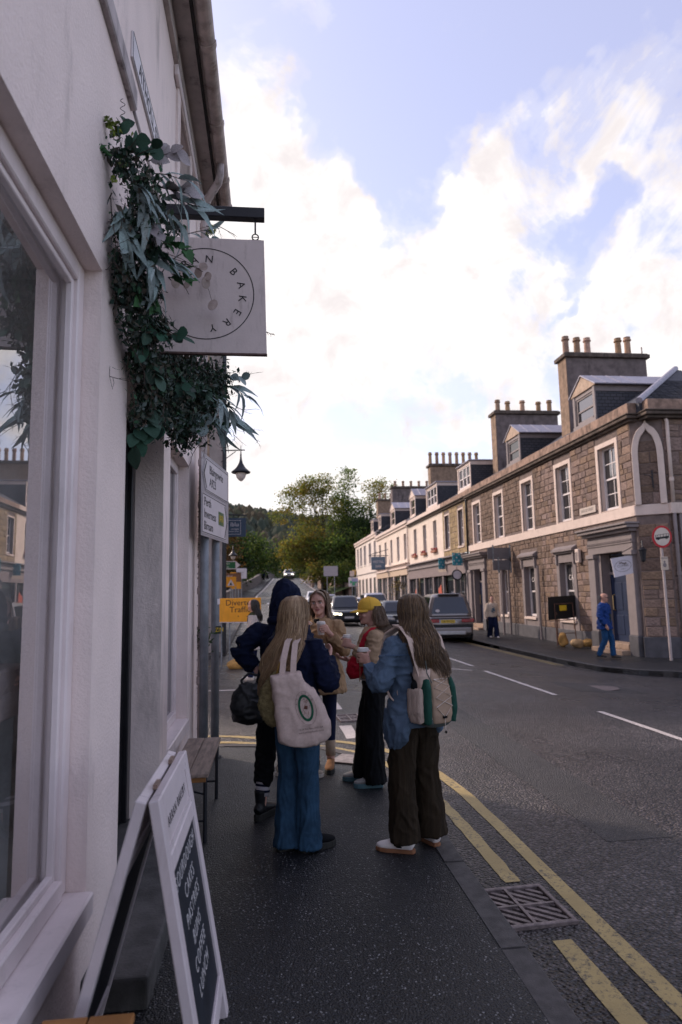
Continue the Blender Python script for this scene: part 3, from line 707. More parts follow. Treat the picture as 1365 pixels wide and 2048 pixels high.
# upper panel: arrow pointing left; lower panel: arrow pointing right
def arrow_panel(z0, z1, left, lines, size):
    h = z1-z0; zc = (z0+z1)/2; tip = .12
    def outline(g):
        if left: return [(0+g*1.2, zc), (tip+g*.4, z0+g), (SL-g, z0+g), (SL-g, z1-g), (tip+g*.4, z1-g)]
        return [(0+g, z0+g), (SL-tip-g*.4, z0+g), (SL-g*1.2, zc), (SL-tip-g*.4, z1-g), (0+g, z1-g)]
    p = build(spoly(MB(), outline(0), .002, .005), 'panel', M_SWHITE, ds)
    if left: ch = [(.035, zc), (tip+.03, z0+.03), (tip+.055, z0+.03), (.075, zc), (tip+.055, z1-.03), (tip+.03, z1-.03)]
    else: ch = [(SL-.035, zc), (SL-tip-.03, z1-.03), (SL-tip-.055, z1-.03), (SL-.075, zc), (SL-tip-.055, z0+.03), (SL-tip-.03, z0+.03)]
    build(spoly(MB(), ch, .0055, .0062), 'chevron', M_BLACKINK, p)
    b = MB()
    for (u0, q0), (u1, q1) in zip(outline(.012), outline(.012)[1:]+outline(.012)[:1]):
        d_ = Vector((u1-u0, q1-q0)); n_ = Vector((-d_.y, d_.x)).normalized()*.004
        spoly(b, [(u0-n_.x, q0-n_.y), (u1-n_.x, q1-n_.y), (u1+n_.x, q1+n_.y), (u0+n_.x, q0+n_.y)], .0055, .006)
    build(b, 'border', M_BLACKINK, p)
    for s_, u, z in lines: put_text(s_, size, sg(u, z, .0062), ad, (0, 0, 1), M_BLACKINK, p, align='LEFT')
    return p
arrow_panel(2.73, 3.07, True, [('Blairgowrie', .27, 2.965), ('A923', .27, 2.835)], .128)
lp_ = arrow_panel(2.295, 2.70, False, [('Perth', .07, 2.615), ('Inverness', .07, 2.495), ('Birnam', .07, 2.375)], .125)
build(spoly(MB(), [(.66, 2.44), (.90, 2.44), (.90, 2.585), (.66, 2.585)], .0055, .0066), 'route_patch', M_SGREEN, lp_)
put_text('(A9)', .115, sg(.78, 2.512, .0074), ad, (0, 0, 1), M_SYEL, lp_)
stk = MB(); stk.obox((-.585+.0445*.8, 7.20-.0445*.6, 1.32), (.0, .0, .042), (.024, .032, 0), (.0006, -.0004, 0)); sk = build(stk, 'sticker', mat('black_sticker', (.01, .01, .01), .5, 0), ds)
put_text('ZIN', .062, (-.585+.046, 7.20-.034, 1.32), (.8, .6, 0), (0, 0, 1), M_SYEL, sk)
mb = MB().obox((-.585+.036, 7.20-.028, 1.62), (.0, .0, .03), (.012, .016, 0), (.0006, -.0004, 0)); build(mb, 'sticker', M_SWHITE, ds)
# ------------------------------------------------------------------ right-hand row
FX = 10.5
pr_ = lambda u, v, d: (FX+d, u, v)
M_MORTAR = mat('rubble_mortar', (.16, .122, .108), .95, .2, 5, .5, 40)
M_STONE = mat('brown_rubble_stone', (.195, .133, .103), .9, .34, 5, .8, 30, rnd=.30, hue=.012, dirt=(.05, .038, .03), dscale=3, damt=.55)
M_STONEY = mat('ochre_rubble_stone', (.26, .18, .085), .9, .3, 3, .5, 25, rnd=.2, dirt=(.07, .05, .03), dscale=3, damt=.6)
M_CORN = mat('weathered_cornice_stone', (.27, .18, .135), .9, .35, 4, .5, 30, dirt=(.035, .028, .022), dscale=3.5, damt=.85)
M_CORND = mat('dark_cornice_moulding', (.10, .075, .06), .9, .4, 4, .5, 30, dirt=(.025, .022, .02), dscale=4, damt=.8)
M_CREAMT = mat('cream_painted_stone', (.62, .50, .43), .7, .06, 4, .15, 30, dirt=(.3, .22, .18), dscale=4, damt=.3)
M_GREYP = mat('grey_painted_joinery', (.21, .175, .17), .6, .08, 4, .12, 25, dirt=(.10, .08, .08), damt=.3)
M_PLINTH = mat('dark_plinth_paint', (.075, .072, .080), .7, .2, 4, .3, 20)
M_SASH = mat('white_sash_paint', (.70, .64, .62), .5, .05, 4)
M_SLATE = mat('roof_slate', (.034, .034, .040), .9, .3, 8, .4, 25, rnd=.3, dirt=(.05, .05, .025), dscale=4, damt=.5, spec=.1)
def slate_mat():
    m = bpy.data.materials.new('slate_courses'); m.use_nodes = True; t = m.node_tree; b = t.nodes['Principled BSDF']
    co = N(t, 'ShaderNodeTexCoord').outputs['Object']
    sx = N(t, 'ShaderNodeSeparateXYZ'); L(t, co, sx.inputs[0])
    cm = N(t, 'ShaderNodeCombineXYZ'); L(t, mth(t, 'ADD', sx.outputs['X'], sx.outputs['Y']), cm.inputs[0]); L(t, sx.outputs['Z'], cm.inputs[1])
    bk_ = N(t, 'ShaderNodeTexBrick'); L(t, cm.outputs[0], bk_.inputs['Vector']); bk_.inputs['Scale'].default_value = 1.0; bk_.inputs['Brick Width'].default_value = .22; bk_.inputs['Row Height'].default_value = .12; bk_.inputs['Mortar Size'].default_value = .012
    bk_.inputs['Color1'].default_value = (.036, .038, .050, 1); bk_.inputs['Color2'].default_value = (.06, .058, .068, 1); bk_.inputs['Mortar'].default_value = (.012, .012, .014, 1)
    L(t, bk_.outputs['Color'], b.inputs['Base Color']); b.inputs['Roughness'].default_value = .7
    bp = N(t, 'ShaderNodeBump'); bp.inputs['Strength'].default_value = .7; bp.inputs['Distance'].default_value = .02; bp.invert = True; L(t, bk_.outputs['Fac'], bp.inputs['Height']); L(t, bp.outputs[0], b.inputs['Normal'])
    return m
M_SLATEC = slate_mat()
M_GLASSW = mat('sash_window_glass', (.035, .034, .036), .05, .2, 1.2, spec=.8)
M_CURTAIN = mat('net_curtain', (.42, .38, .38), .8, .15, 6, stretch=(1, 8, 1))

# unit stones shared by all
UNIT = []
for k in range(10):
    j = lambda a: R.uniform(-a, a)
    f = [(-.5+j(.02), -.5+j(.03)), (.5+j(.02), -.5+j(.03)), (.5+j(.02), .5+j(.03)), (-.5+j(.02), .5+j(.03))]
    g = [(x*.86+j(.03), y*.80+j(.05)) for x, y in f]; g2 = (j(.2), j(.2))
    vs = [(0.02, x, y) for x, y in f]+[(-.55+j(.1), x*.97, y*.95) for x, y in f]+[(-1+j(.2), x, y) for x, y in g]
    fs = [(i, (i+1) % 4, 4+(i+1) % 4, 4+i) for i in range(4)]+[(4+i, 4+(i+1) % 4, 8+(i+1) % 4, 8+i) for i in range(4)]+[(8, 9, 10), (8, 10, 11)]
    me = MB().add(vs, fs).mesh('stone'); me.materials.append(M_STONE); UNIT.append(me)
def stone_fields(y0, y1, z0, z1, forb, hmin=.15, hmax=.27, lmin=.2, lmax=.5, g=.014):
    """coursed rubble: list of (yc, zc, w, h)"""
    out = []; z = z0
    while z < z1-.08:
        h = min(R.uniform(hmin, hmax), z1-z)
        iv = [(y0, y1)]
        for a, b, c, d in forb:
            if c < z+h-.02 and d > z+.02:
                nv = []
                for p, q in iv:
                    if b <= p or a >= q: nv.append((p, q)); continue
                    if a > p: nv.append((p, a))
                    if b < q: nv.append((b, q))
                iv = nv
        for p, q in iv:
            u = p
            while u < q-.05:
                l = R.uniform(lmin, lmax)
                if q-(u+l) < .16: l = q-u
                if R.random() < .16 and h > .26:
                    hh = h*R.uniform(.4, .6)
                    out.append((u+l/2, z+hh/2, l-g, hh-g)); out.append((u+l/2, z+hh+(h-hh)/2, l-g, h-hh-g))
                else: out.append((u+l/2, z+h/2+R.uniform(-.01, .01), l-g, h-g))
                u += l
        z += h
    return out

# ---- building A
ba = thing('stone_corner_building', 'brown rubble stone corner building with white window surrounds and grey ground floor trim', 'building', (14, 25, -.25))
UPW = [(18.24, 19.59), (21.36, 22.71), (24.66, 26.01), (28.04, 29.39), (31.22, 32.57)]
ups = [(a+.15, b-.15, 4.08, 6.08) for a, b in UPW]
GW = [(21.62, 22.70), (24.96, 26.04), (27.96, 28.86)]
gws = [(a, b, .62, 2.62) for a, b in GW]
DA, DB = (18.30, 19.72), (31.4, 32.75)
ds_ = [(DA[0], DA[1], -.05, 2.75), (DB[0], DB[1], -.05, 2.85)]
mb = MB(); facade(mb, pr_, 17.55, 33.4, -.4, 6.48, ups+gws+ds_, .32)
C1 = (11.20, 17.10)
mb.quad((10.5, 17.55, -.5), (*C1, -.5), (*C1, 6.48), (10.5, 17.55, 6.48)); mb.quad((*C1, -.6), (22, 17.0, -.6), (22, 17.0, 6.48), (*C1, 6.48))
build(mb, 'wall', M_MORTAR, ba)
forb = [(a-.02, b+.02, 3.98, 6.27) for a, b in UPW]+[(17.4, 33.5, 3.70, 4.04)]+[(a-.24, b+.24, -.5, 3.02) for a, b in GW]+[(a-.34, b+.34, 2.9, 3.30) for a, b in GW]+[(17.3, 20.5, -.5, 3.68), (30.7, 33.5, -.5, 3.62), (17.3, 33.5, -.5, .27)]
stones = stone_fields(17.57, 33.38, .27, 6.48, forb)
stones.sort(key=lambda s: s[0])
rest = MB()
for i, (yc, zc, w, h) in enumerate(stones):
    dpt = R.uniform(.012, .035)
    if i < 235:
        o = bpy.data.objects.new('stone', UNIT[R.randrange(10)]); COL.objects.link(o); o.parent = ba; o.matrix_parent_inverse = inv(ba)
        o.location = (FX, yc, zc); o.scale = (dpt, w, h)
    else:
        me = UNIT[R.randrange(10)]; rest.add([(FX+v.co.x*dpt, yc+v.co.y*w, zc+v.co.z*h) for v in me.vertices], [tuple(p.vertices) for p in me.polygons])
o = build(rest, 'stonework', M_STONE, ba); o['kind'] = 'stuff'
# chamfer and side elevation stones
cv = Vector((C1[0]-10.5, C1[1]-17.55, 0)); cl_ = cv.length; cdir = cv.normalized(); cn = Vector((cdir.y, -cdir.x, 0)); cang = atan2(cdir.y, cdir.x)-pi/2
def place_stone(org, dr, nr, s, par):
    yc, zc, w, h = s; o = bpy.data.objects.new('stone', UNIT[R.randrange(10)]); COL.objects.link(o); o.parent = par; o.matrix_parent_inverse = inv(par)
    p = Vector(org)+Vector(dr)*yc; o.location = (p.x, p.y, zc); o.scale = (R.uniform(.012, .03), w, h)
    # unit stone faces -X with length on Y
    o.rotation_euler = (0, 0, atan2(-nr[1], -nr[0]))
for s in stone_fields(.02, cl_-.02, .3, 3.7, [(.0, cl_, 3.55, 3.9)], .24, .4, .3, .6): place_stone((10.5, 17.55, 0), cdir, (cn.x, cn.y), s, ba)
for s in stone_fields(.16, cl_-.16, 4.05, 5.9, [], .2, .36, .3, .5): place_stone((10.5, 17.55, 0), cdir, (cn.x, cn.y), s, ba)
for s in stone_fields(.02, 1.3, .3, 6.48, [(0, 3, 3.70, 4.04)], .24, .42, .4, .8): place_stone((*C1, 0), (1, -.01, 0), (0, -1), s, ba)
# white surrounds, sills, band
for a, b in UPW:
    mb = MB(); pbox(mb, pr_, a, a+.15, 4.04, 6.23, -.035, .02); pbox(mb, pr_, b-.15, b, 4.04, 6.23, -.035, .02); pbox(mb, pr_, a+.15, b-.15, 6.08, 6.23, -.035, .02)
    pbox(mb, pr_, a+.15, a+.158, 4.06, 6.08, .02, .30); pbox(mb, pr_, b-.158, b-.15, 4.06, 6.08, .02, .30); pbox(mb, pr_, a+.158, b-.158, 6.072, 6.08, .02, .30); pbox(mb, pr_, a+.158, b-.158, 4.05, 4.075, -.02, .30)
    build(mb, 'window_surround', M_CREAMT, ba, bevel=.008)
mb = MB(); pbox(mb, pr_, 17.53, 33.4, 3.73, 4.035, -.055, .02)
mb.obox(Vector((10.5, 17.55, 3.8825))+cdir*(cl_/2)+cn*.0, cdir*(cl_/2+.03), cn*.055, (0, 0, .15)); mb.box(C1[0], 22, 16.945, 17.08, 3.731, 4.034)
build(mb, 'string_band', M_CREAMT, ba, bevel=.01)
def sash(par, pos, a, b, c, d, nx, ny, dep=.20, mt=None, glass=None, panes=True):
    """double-hung sash window: outer frame, two sashes with glazing bars, panes"""
    mt = mt or M_SASH; glass = glass or M_GLASSW; mid = (c+d)/2
    mb = MB(); f = .055
    pbox(mb, pos, a, a+f, c, d, dep, dep+.09); pbox(mb, pos, b-f, b, c, d, dep, dep+.09); pbox(mb, pos, a+f, b-f, d-f, d, dep, dep+.09); pbox(mb, pos, a+f, b-f, c, c+f*1.6, dep-.02, dep+.09)
    fr = build(mb, 'window_frame', mt, par)
    mb = MB()
    pbox(mb, pos, a+f, b-f, mid-.03, mid+.03, dep+.02, dep+.07)
    for (z0, z1, dd) in ((mid+.03, d-f, .02), (c+f*1.6, mid-.03, .045)):
        for i in range(1, nx):
            u = a+f+(b-a-2*f)*i/nx; pbox(mb, pos, u-.014, u+.014, z0, z1, dep+dd, dep+dd+.03)
        for j in range(1, ny):
            z = z0+(z1-z0)*j/ny; pbox(mb, pos, a+f, b-f, z-.014, z+.014, dep+dd+.002, dep+dd+.028)
    build(mb, 'glazing_bar', mt, fr)
    for (z0, z1, dd) in ((mid+.03, d-f, .02), (c+f*1.6, mid-.03, .045)):
        if panes:
            for i in range(nx):
                for j in range(ny):
                    u0 = a+f+(b-a-2*f)*i/nx; u1 = a+f+(b-a-2*f)*(i+1)/nx; q0 = z0+(z1-z0)*j/ny; q1 = z0+(z1-z0)*(j+1)/ny
                    t_ = R.uniform(-.004, .004)
                    mb = MB().quad(pos(u0, q0, dep+dd+.014+t_), pos(u1, q0, dep+dd+.014-t_), pos(u1, q1, dep+dd+.016-t_), pos(u0, q1, dep+dd+.016+t_)); build(mb, 'pane', glass, fr)
        else:
            mb = MB().quad(pos(a+f, z0, dep+dd+.014), pos(b-f, z0, dep+dd+.014), pos(b-f, z1, dep+dd+.014), pos(a+f, z1, dep+dd+.014)); build(mb, 'pane', glass, fr)
    return fr
for a, b, c, d in ups: sash(ba, pr_, a+.01, b-.01, c, d-.01, 2, 2, .13)
# cornice, blocking course, hood, gutter line
mb = MB(); pbox(mb, pr_, 17.4, 33.4, 6.48, 6.56, -.10, .4); pbox(mb, pr_, 17.32, 33.4, 6.56, 6.66, -.20, .4); pbox(mb, pr_, 17.28, 33.4, 6.66, 6.70, -.24, .4)
mb.box(10.62, 22, 16.84, 17.4, 6.56, 6.66); mb.box(10.7, 22, 16.94, 17.4, 6.48, 6.56); mb.box(10.58, 22, 16.80, 17.4, 6.66, 6.70)
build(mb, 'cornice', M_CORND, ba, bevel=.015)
for k in range(13):
    y = 17.34+k*1.235
    mb = MB(); pbox(mb, pr_, y+.004, y+1.229, 6.70, 7.02, -.13+R.uniform(-.006, .006), .2); build(mb, 'parapet_stone', M_CORN, ba, bevel=.012)
for k in range(6): mb = MB().box(10.72+k*1.5, 12.214+k*1.5, 16.90, 17.2, 6.70, 7.02); build(mb, 'parapet_stone', M_CORN, ba, bevel=.012)
# ogee niche on the chamfer
def chp(u, z, d): return tuple(Vector((10.5, 17.55, z))+cdir*u+cn*d)
def ogee(hw, zs, za, n=12):
    """half-outline points of an ogee arch from springing to apex"""
    pts = []
    for i in range(n+1):
        t = i/n; z = zs+(za-zs)*t
        w = hw*(sqrt(max(0, 1-(t/.88)**2)) if t < .74 else .541*(1-((t-.74)/.26))**1.6)
        pts.append((w, z))
    return pts
ms = cl_/2
o1 = ogee(ms+.0, 5.45, 6.49); o2 = ogee(ms-.17, 5.45, 6.24)
for sgn_ in (-1, 1):
    mb = MB(); rs = []
    for (w1, z1), (w2, z2) in [((ms, 4.03), (ms-.17, 4.03))]+list(zip(o1, o2)):
        rs.append([chp(ms+sgn_*w1, z1, -.01), chp(ms+sgn_*w1, z1, .10), chp(ms+sgn_*max(w2, 0.0), z2, .10), chp(ms+sgn_*max(w2, 0), z2, -.01)])
    mb.rings(rs); build(mb, 'niche_moulding', M_CREAMT, ba, bevel=.01)
mb = MB().tube([chp(.3, 4.9, .03), chp(.42, 4.85, .12), chp(.5, 4.75, .1)], .012, 6); mb.cyl(chp(.5, 4.5, .06), chp(.5, 5.0, .06), .02, n=6); build(mb, 'cable_bracket', M_BEAM, ba)
# plinth
mb = MB(); pbox(mb, pr_, 20.52, 30.7, -.45, .26, -.05, .02); mb.obox(Vector((10.5, 17.55, -.1))+cdir*(cl_/2), cdir*(cl_/2+.05), cn*.06, (0, 0, .40)); mb.box(C1[0], 22, 16.93, 17.1, -.7, .28); build(mb, 'plinth', M_PLINTH, ba, bevel=.012)
# ground floor windows with grey hoods
for i, (a, b) in enumerate(GW):
    mb = MB(); pbox(mb, pr_, a-.22, a, -.15, 2.9, -.04, .02); pbox(mb, pr_, b, b+.22, -.15, 2.9, -.04, .02); pbox(mb, pr_, a, b, 2.62, 2.9, -.04, .02); pbox(mb, pr_, a, b, -.15, .50, -.02, .02)
    pbox(mb, pr_, a, a+.006, .62, 2.62, .0, .3); pbox(mb, pr_, b-.006, b, .62, 2.62, 0, .3)
    build(mb, 'window_surround', M_GREYP, ba, bevel=.01)
    mb = MB(); pbox(mb, pr_, a-.30, b+.30, 3.0, 3.08, -.20, .02); pbox(mb, pr_, a-.26, b+.26, 2.93, 3.0, -.12, .02)
    mb.add([pr_(a-.30, 3.08, -.20), pr_(b+.30, 3.08, -.20), pr_(b+.30, 3.22, .02), pr_(a-.30, 3.22, .02), pr_(a-.30, 3.08, .02), pr_(b+.30, 3.08, .02)], [(0, 1, 2, 3), (0, 3, 4), (1, 5, 2)])
    for u in (a-.13, b+.13): pbox(mb, pr_, u-.055, u+.055, 2.55, 2.95, -.10, .0)
    build(mb, 'window_hood', M_GREYP, ba, bevel=.01)
    mb = MB(); pbox(mb, pr_, a-.06, b+.06, .50, .60, -.10, .3); build(mb, 'window_sill', M_CREAMT, ba, bevel=.01)
    fr = sash(ba, pr_, a+.01, b-.01, .62, 2.61, 1, 1, .18)
    mb = MB(); pbox(mb, pr_, (a+b)/2-.012, (a+b)/2+.012, 1.65, 2.55, .19, .215); build(mb, 'glazing_bar', M_SASH, fr)
    if i < 2: put_text('CAFÉ', .27, pr_(a+.52, 2.08, .193), (0, -1, 0), (0, 0, 1), M_SASH, fr)
    if i == 2:
        mb = MB().cyl(pr_(a+.5, 1.5, .3), pr_(a+.5, 1.9, .3), .14, .1); build(mb, 'display_item', M_CURTAIN, fr)
# door surrounds
def doorcase(a, b, zt, name):
    y0, y1 = a-.62, b+.62
    mb = MB()
    for u0, u1 in ((y0, y0+.42), (y1-.42, y1)):
        pbox(mb, pr_, u0, u1, .32, 2.62, -.13, .02); pbox(mb, pr_, u0-.04, u1+.04, 2.62, 2.76, -.18, .02); build(mb, 'pilaster', M_GREYP, ba, bevel=.012); mb = MB()
    for u0, u1 in ((y0-.03, y0+.45), (y1-.45, y1+.03)): pbox(mb, pr_, u0, u1, -.45, .32, -.16, .02); build(mb, 'pilaster_base', M_PLINTH, ba, bevel=.012); mb = MB()
    mb = MB(); pbox(mb, pr_, y0, y1, 2.76, 3.30, -.11, .02); pbox(mb, pr_, y0-.02, y1+.02, 2.98, 3.02, -.14, .02); build(mb, 'entablature', M_GREYP, ba, bevel=.01)
    k = 0; mb = MB(); u = y0+.05
    while u < y1-.05: pbox(mb, pr_, u, u+.045, 3.04, 3.10, -.15, -.10); u += .085
    build(mb, 'dentil_course', M_GREYP, ba)['kind'] = 'stuff'
    mb = MB(); pbox(mb, pr_, y0-.10, y1+.10, 3.30, 3.40, -.24, .02); pbox(mb, pr_, y0-.20, y1+.20, 3.40, 3.50, -.36, .02); pbox(mb, pr_, y0-.24, y1+.24, 3.50, 3.56, -.42, .02); build(mb, 'door_cornice', M_GREYP, ba, bevel=.012)
    mb = MB(); pbox(mb, pr_, y0+.42, a, -.3, 2.76, -.02, .02); pbox(mb, pr_, b, y1-.42, -.3, 2.76, -.02, .02); pbox(mb, pr_, a, a+.008, -.05, 2.75, .01, .31); pbox(mb, pr_, b-.008, b, -.05, 2.75, .01, .31); build(mb, 'door_jamb', M_GREYP, ba)
    dr = MB(); pbox(dr, pr_, a, b, .05, 2.10, .27, .32); d = build(dr, name, mat('navy_door_paint', (.012, .022, .055), .45, .15, 4), ba)
    mb = MB()
    for u0, u1 in ((a+.12, (a+b)/2-.05), ((a+b)/2+.05, b-.12)):
        for z0, z1 in ((.25, .85), (1.0, 1.85)): pbox(mb, pr_, u0, u1, z0, z1, .255, .275)
    build(mb, 'door_panel', MATS['navy_door_paint'], d, bevel=.012)
    mb = MB().tube([pr_(b-.2, 1.0, .26), pr_(b-.2, 1.02, .20), pr_(b-.2, 1.45, .20), pr_(b-.2, 1.47, .26)], .02, 8); build(mb, 'door_handle', mat('brass', (.55, .4, .2), .35, .1, 5, metallic=.8), d)
    mb = MB(); pbox(mb, pr_, a, b, 2.10, 2.18, .24, .33); build(mb, 'transom', M_GREYP, d)
    mb = MB(); pbox(mb, pr_, a, b, 2.18, 2.75, .28, .30); build(mb, 'fanlight', M_GLASSW, d)
    mb = MB(); pbox(mb, pr_, a-.1, b+.1, -.12, .05, -.14, .35); pbox(mb, pr_, a-.2, b+.2, -.4, -.12, -.42, .35); build(mb, 'door_step', mat('sandstone_step', (.30, .21, .15), .9, .2, 6, .3, 30), ba, bevel=.015)
doorcase(18.30, 19.72, 2.75, 'door'); doorcase(31.4, 32.75, 2.85, 'door')
# grey pilaster strip and downpipe on the side elevation
mb = MB(); mb.box(C1[0]+.25, C1[0]+.70, 16.98, 17.06, .28, 3.73); build(mb, 'pilaster', M_GREYP, ba, bevel=.01)
def dpipe(par, x, y, z0, z1, m, name='downpipe', side=(0, -1)):
    mb = MB().tube([(x, y+.05, z1+.08), (x, y-.02, z1), (x, y-.02, z0)], .05, 10)
    p = build(mb, name, m, par, sm=True); mb = MB()
    z = z0+.6
    while z < z1-.3: build(MB().cyl((x, y-.02, z), (x, y-.02, z+.1), .064, n=10), 'pipe_collar', m, p); z += 1.7
    return p
dpipe(ba, C1[0]+.10, 17.0, 4.05, 6.40, M_CREAMT); dpipe(ba, C1[0]+.10, 17.0, -.3, 3.72, M_GREYP)
# street plate and lamp box
mb = MB(); pbox(mb, pr_, 19.75, 20.85, 4.13, 4.36, -.05, -.035); o = build(mb, 'street_name_plate', mat('faded_plate', (.50, .42, .36), .6, .05), None, bevel=.01); tag(o, 'small pale street name plate between the two nearest upper windows of the stone building', 'sign')
put_text('BRIDGE STREET', .125, pr_(20.3, 4.245, -.0515), (0, -1, 0), (0, 0, 1), mat('faded_black', (.12, .1, .09), .7, .1), o)
mb = MB(); pbox(mb, pr_, 20.92, 21.18, 2.55, 3.02, -.16, -.045); o = build(mb, 'alarm_box', M_CREAMT, None, bevel=.03, seg=2); tag(o, 'small cream alarm box on the stone wall between cafe window and door', 'alarm box')
mb = MB(); pbox(mb, pr_, 20.98, 21.12, 2.62, 2.92, -.168, -.158); build(mb, 'box_label', M_GREYP, o)
# café hanging sign by the door
hg = thing('cafe_sign', 'white hanging sign with an oval emblem on a bracket beside the blue door', 'sign', (10.3, 17.62, 2.3))
mb = MB().tube([(10.48, 17.7, 2.62), (9.75, 17.7, 2.62)], .018, 6); mb.tube([(10.48, 17.7, 2.9), (10.2, 17.7, 2.75), (9.9, 17.7, 2.62)], .012, 6); build(mb, 'bracket', M_BEAM, hg)
mb = MB().add([(9.72, 17.70, 2.52), (10.38, 17.70, 2.62), (10.38, 17.70, 2.10), (9.80, 17.70, 1.98), (9.72, 17.72, 2.52), (10.38, 17.72, 2.62), (10.38, 17.72, 2.10), (9.80, 17.72, 1.98)], [(0,1,2,3),(7,6,5,4),(0,4,5,1),(1,5,6,2),(2,6,7,3),(3,7,4,0)])
cb = build(mb, 'board', mat('cafe_board_white', (.62, .58, .62), .6, .04), hg)
rs = []
for k in range(33):
    q = 2*pi*k/32; rs.append([(10.07+(.25+e)*cos(q)+.0, 17.696, 2.305+(.16+e)*sin(q)+.03*cos(q)) for e in (-.006, .006)])
build(MB().rings(rs, False, False), 'oval', M_GREYP, cb); put_text('COMRIE', .095, (10.07, 17.6955, 2.31), (1, 0, .12), (0, 0, 1), M_GREYP, cb); put_text('CROFT', .045, (10.07, 17.6955, 2.22), (1, 0, .12), (0, 0, 1), M_GREYP, cb)
mb = MB(); 
for k in range(5): mb.ball((9.98+k*.045, 17.695, 2.385+.012*sin(k*1.6)), .03, .004, .025, 8, 5)
build(mb, 'emblem', M_GREYP, cb)
wl = thing('wall_lantern', 'black wrought iron wall lantern on the corner next to the door', 'lantern', (10.45, 17.3, 2.5))
mb = MB().tube([(10.52, 17.45, 2.95), (10.40, 17.2, 2.98), (10.34, 17.1, 2.80)], .02, 6); mb.tube([(10.52, 17.45, 2.6), (10.42, 17.22, 2.72), (10.40, 17.2, 2.96)], .014, 6); build(mb, 'bracket', M_BEAM, wl)
mb = MB().lathe([(.02, 2.80), (.13, 2.72), (.10, 2.70), (.06, 2.42), (.02, 2.38)], (10.34, 17.1, 0), 8); build(mb, 'lantern_body', M_BEAM, wl)

# ---- roofs, chimneys, dormers
def roof_x(par, y0, y1, ze, hipn=False, xe=10.62, xr=14.5, pitch=.62, m=None, hipf=False):
    zrg = ze+(xr-xe)*pitch; xb = 2*xr-xe; hy = (xr-xe) if hipn else 0
    mb = MB(); th = .05
    mb.quad((xe, y0, ze), (xe, y1, ze), (xr, y1, zrg), (xr, y0+hy, zrg)); mb.quad((xb, y0, ze), (xb, y1, ze), (xr, y1, zrg), (xr, y0+hy, zrg))
    if hipn: mb.add([(xe, y0, ze), (xb, y0, ze), (xr, y0+hy, zrg)], [(0, 1, 2)])
    else: mb.add([(xe, y0, ze), (xb, y0, ze), (xr, y0, zrg)], [(0, 1, 2)])
    mb.add([(xe, y1, ze), (xb, y1, ze), (xr, y1, zrg)], [(0, 1, 2)])
    mb.box(xe, xb, y0+.02, y1-.02, ze-.3, ze-.002)
    return build(mb, 'roof', m or M_SLATEC, par)
ra = roof_x(ba, 17.15, 33.4, 7.0, True)
# single slates on the hip end and lead hip roll
e0, e1, ap_ = Vector((10.62, 17.15, 7.0)), Vector((18.38, 17.15, 7.0)), Vector((14.5, 21.03, 9.406))
slm = MB().add([(-.5, 0, 0), (.5, 0, 0), (.5, 1, 0), (-.5, 1, 0), (-.5, 0, 1), (.5, 0, 1), (.5, 1, .3), (-.5, 1, .3)], [(0,3,2,1),(4,5,6,7),(0,1,5,4),(1,2,6,5),(2,3,7,6),(3,0,4,7)]).mesh('slate'); slm.materials.append(M_SLATE)
sl_up = (Vector((14.5, 21.03, 9.406))-Vector((14.5, 17.15, 7.0))).normalized(); sl_n = Vector((1, 0, 0)).cross(sl_up).normalized()
row = 0; u = 0.0; SLN = (Vector((14.5, 21.03, 9.406))-Vector((14.5, 17.15, 7.0))).length
while u < 2.6:
    f_ = u/SLN; xa = 10.62+(14.5-10.62)*f_+.12; x = xa+(.11 if row % 2 else 0)
    while x < min(13.8, 18.38-(14.5-10.62)*f_-.2):
        o = bpy.data.objects.new('slate', slm); COL.objects.link(o); o.parent = ra
        p = Vector((x+.12, 17.15, 7.0))+sl_up*u+sl_n*(.012)
        w = R.uniform(.215, .24)
        Mx = Matrix(((1, sl_up.x, sl_n.x, p.x), (0, sl_up.y, sl_n.y, p.y), (0, sl_up.z, sl_n.z, p.z), (0, 0, 0, 1))) @ Matrix.Diagonal((w, .31, R.uniform(.014, .022), 1))
        o.matrix_local = Mx
        x += .245
    u += .2; row += 1
mb = MB().tube([e0+Vector((0, 0, .03)), ap_+Vector((0, 0, .03))], .10, 8); build(mb, 'hip_flashing', M_LEAD, ra)

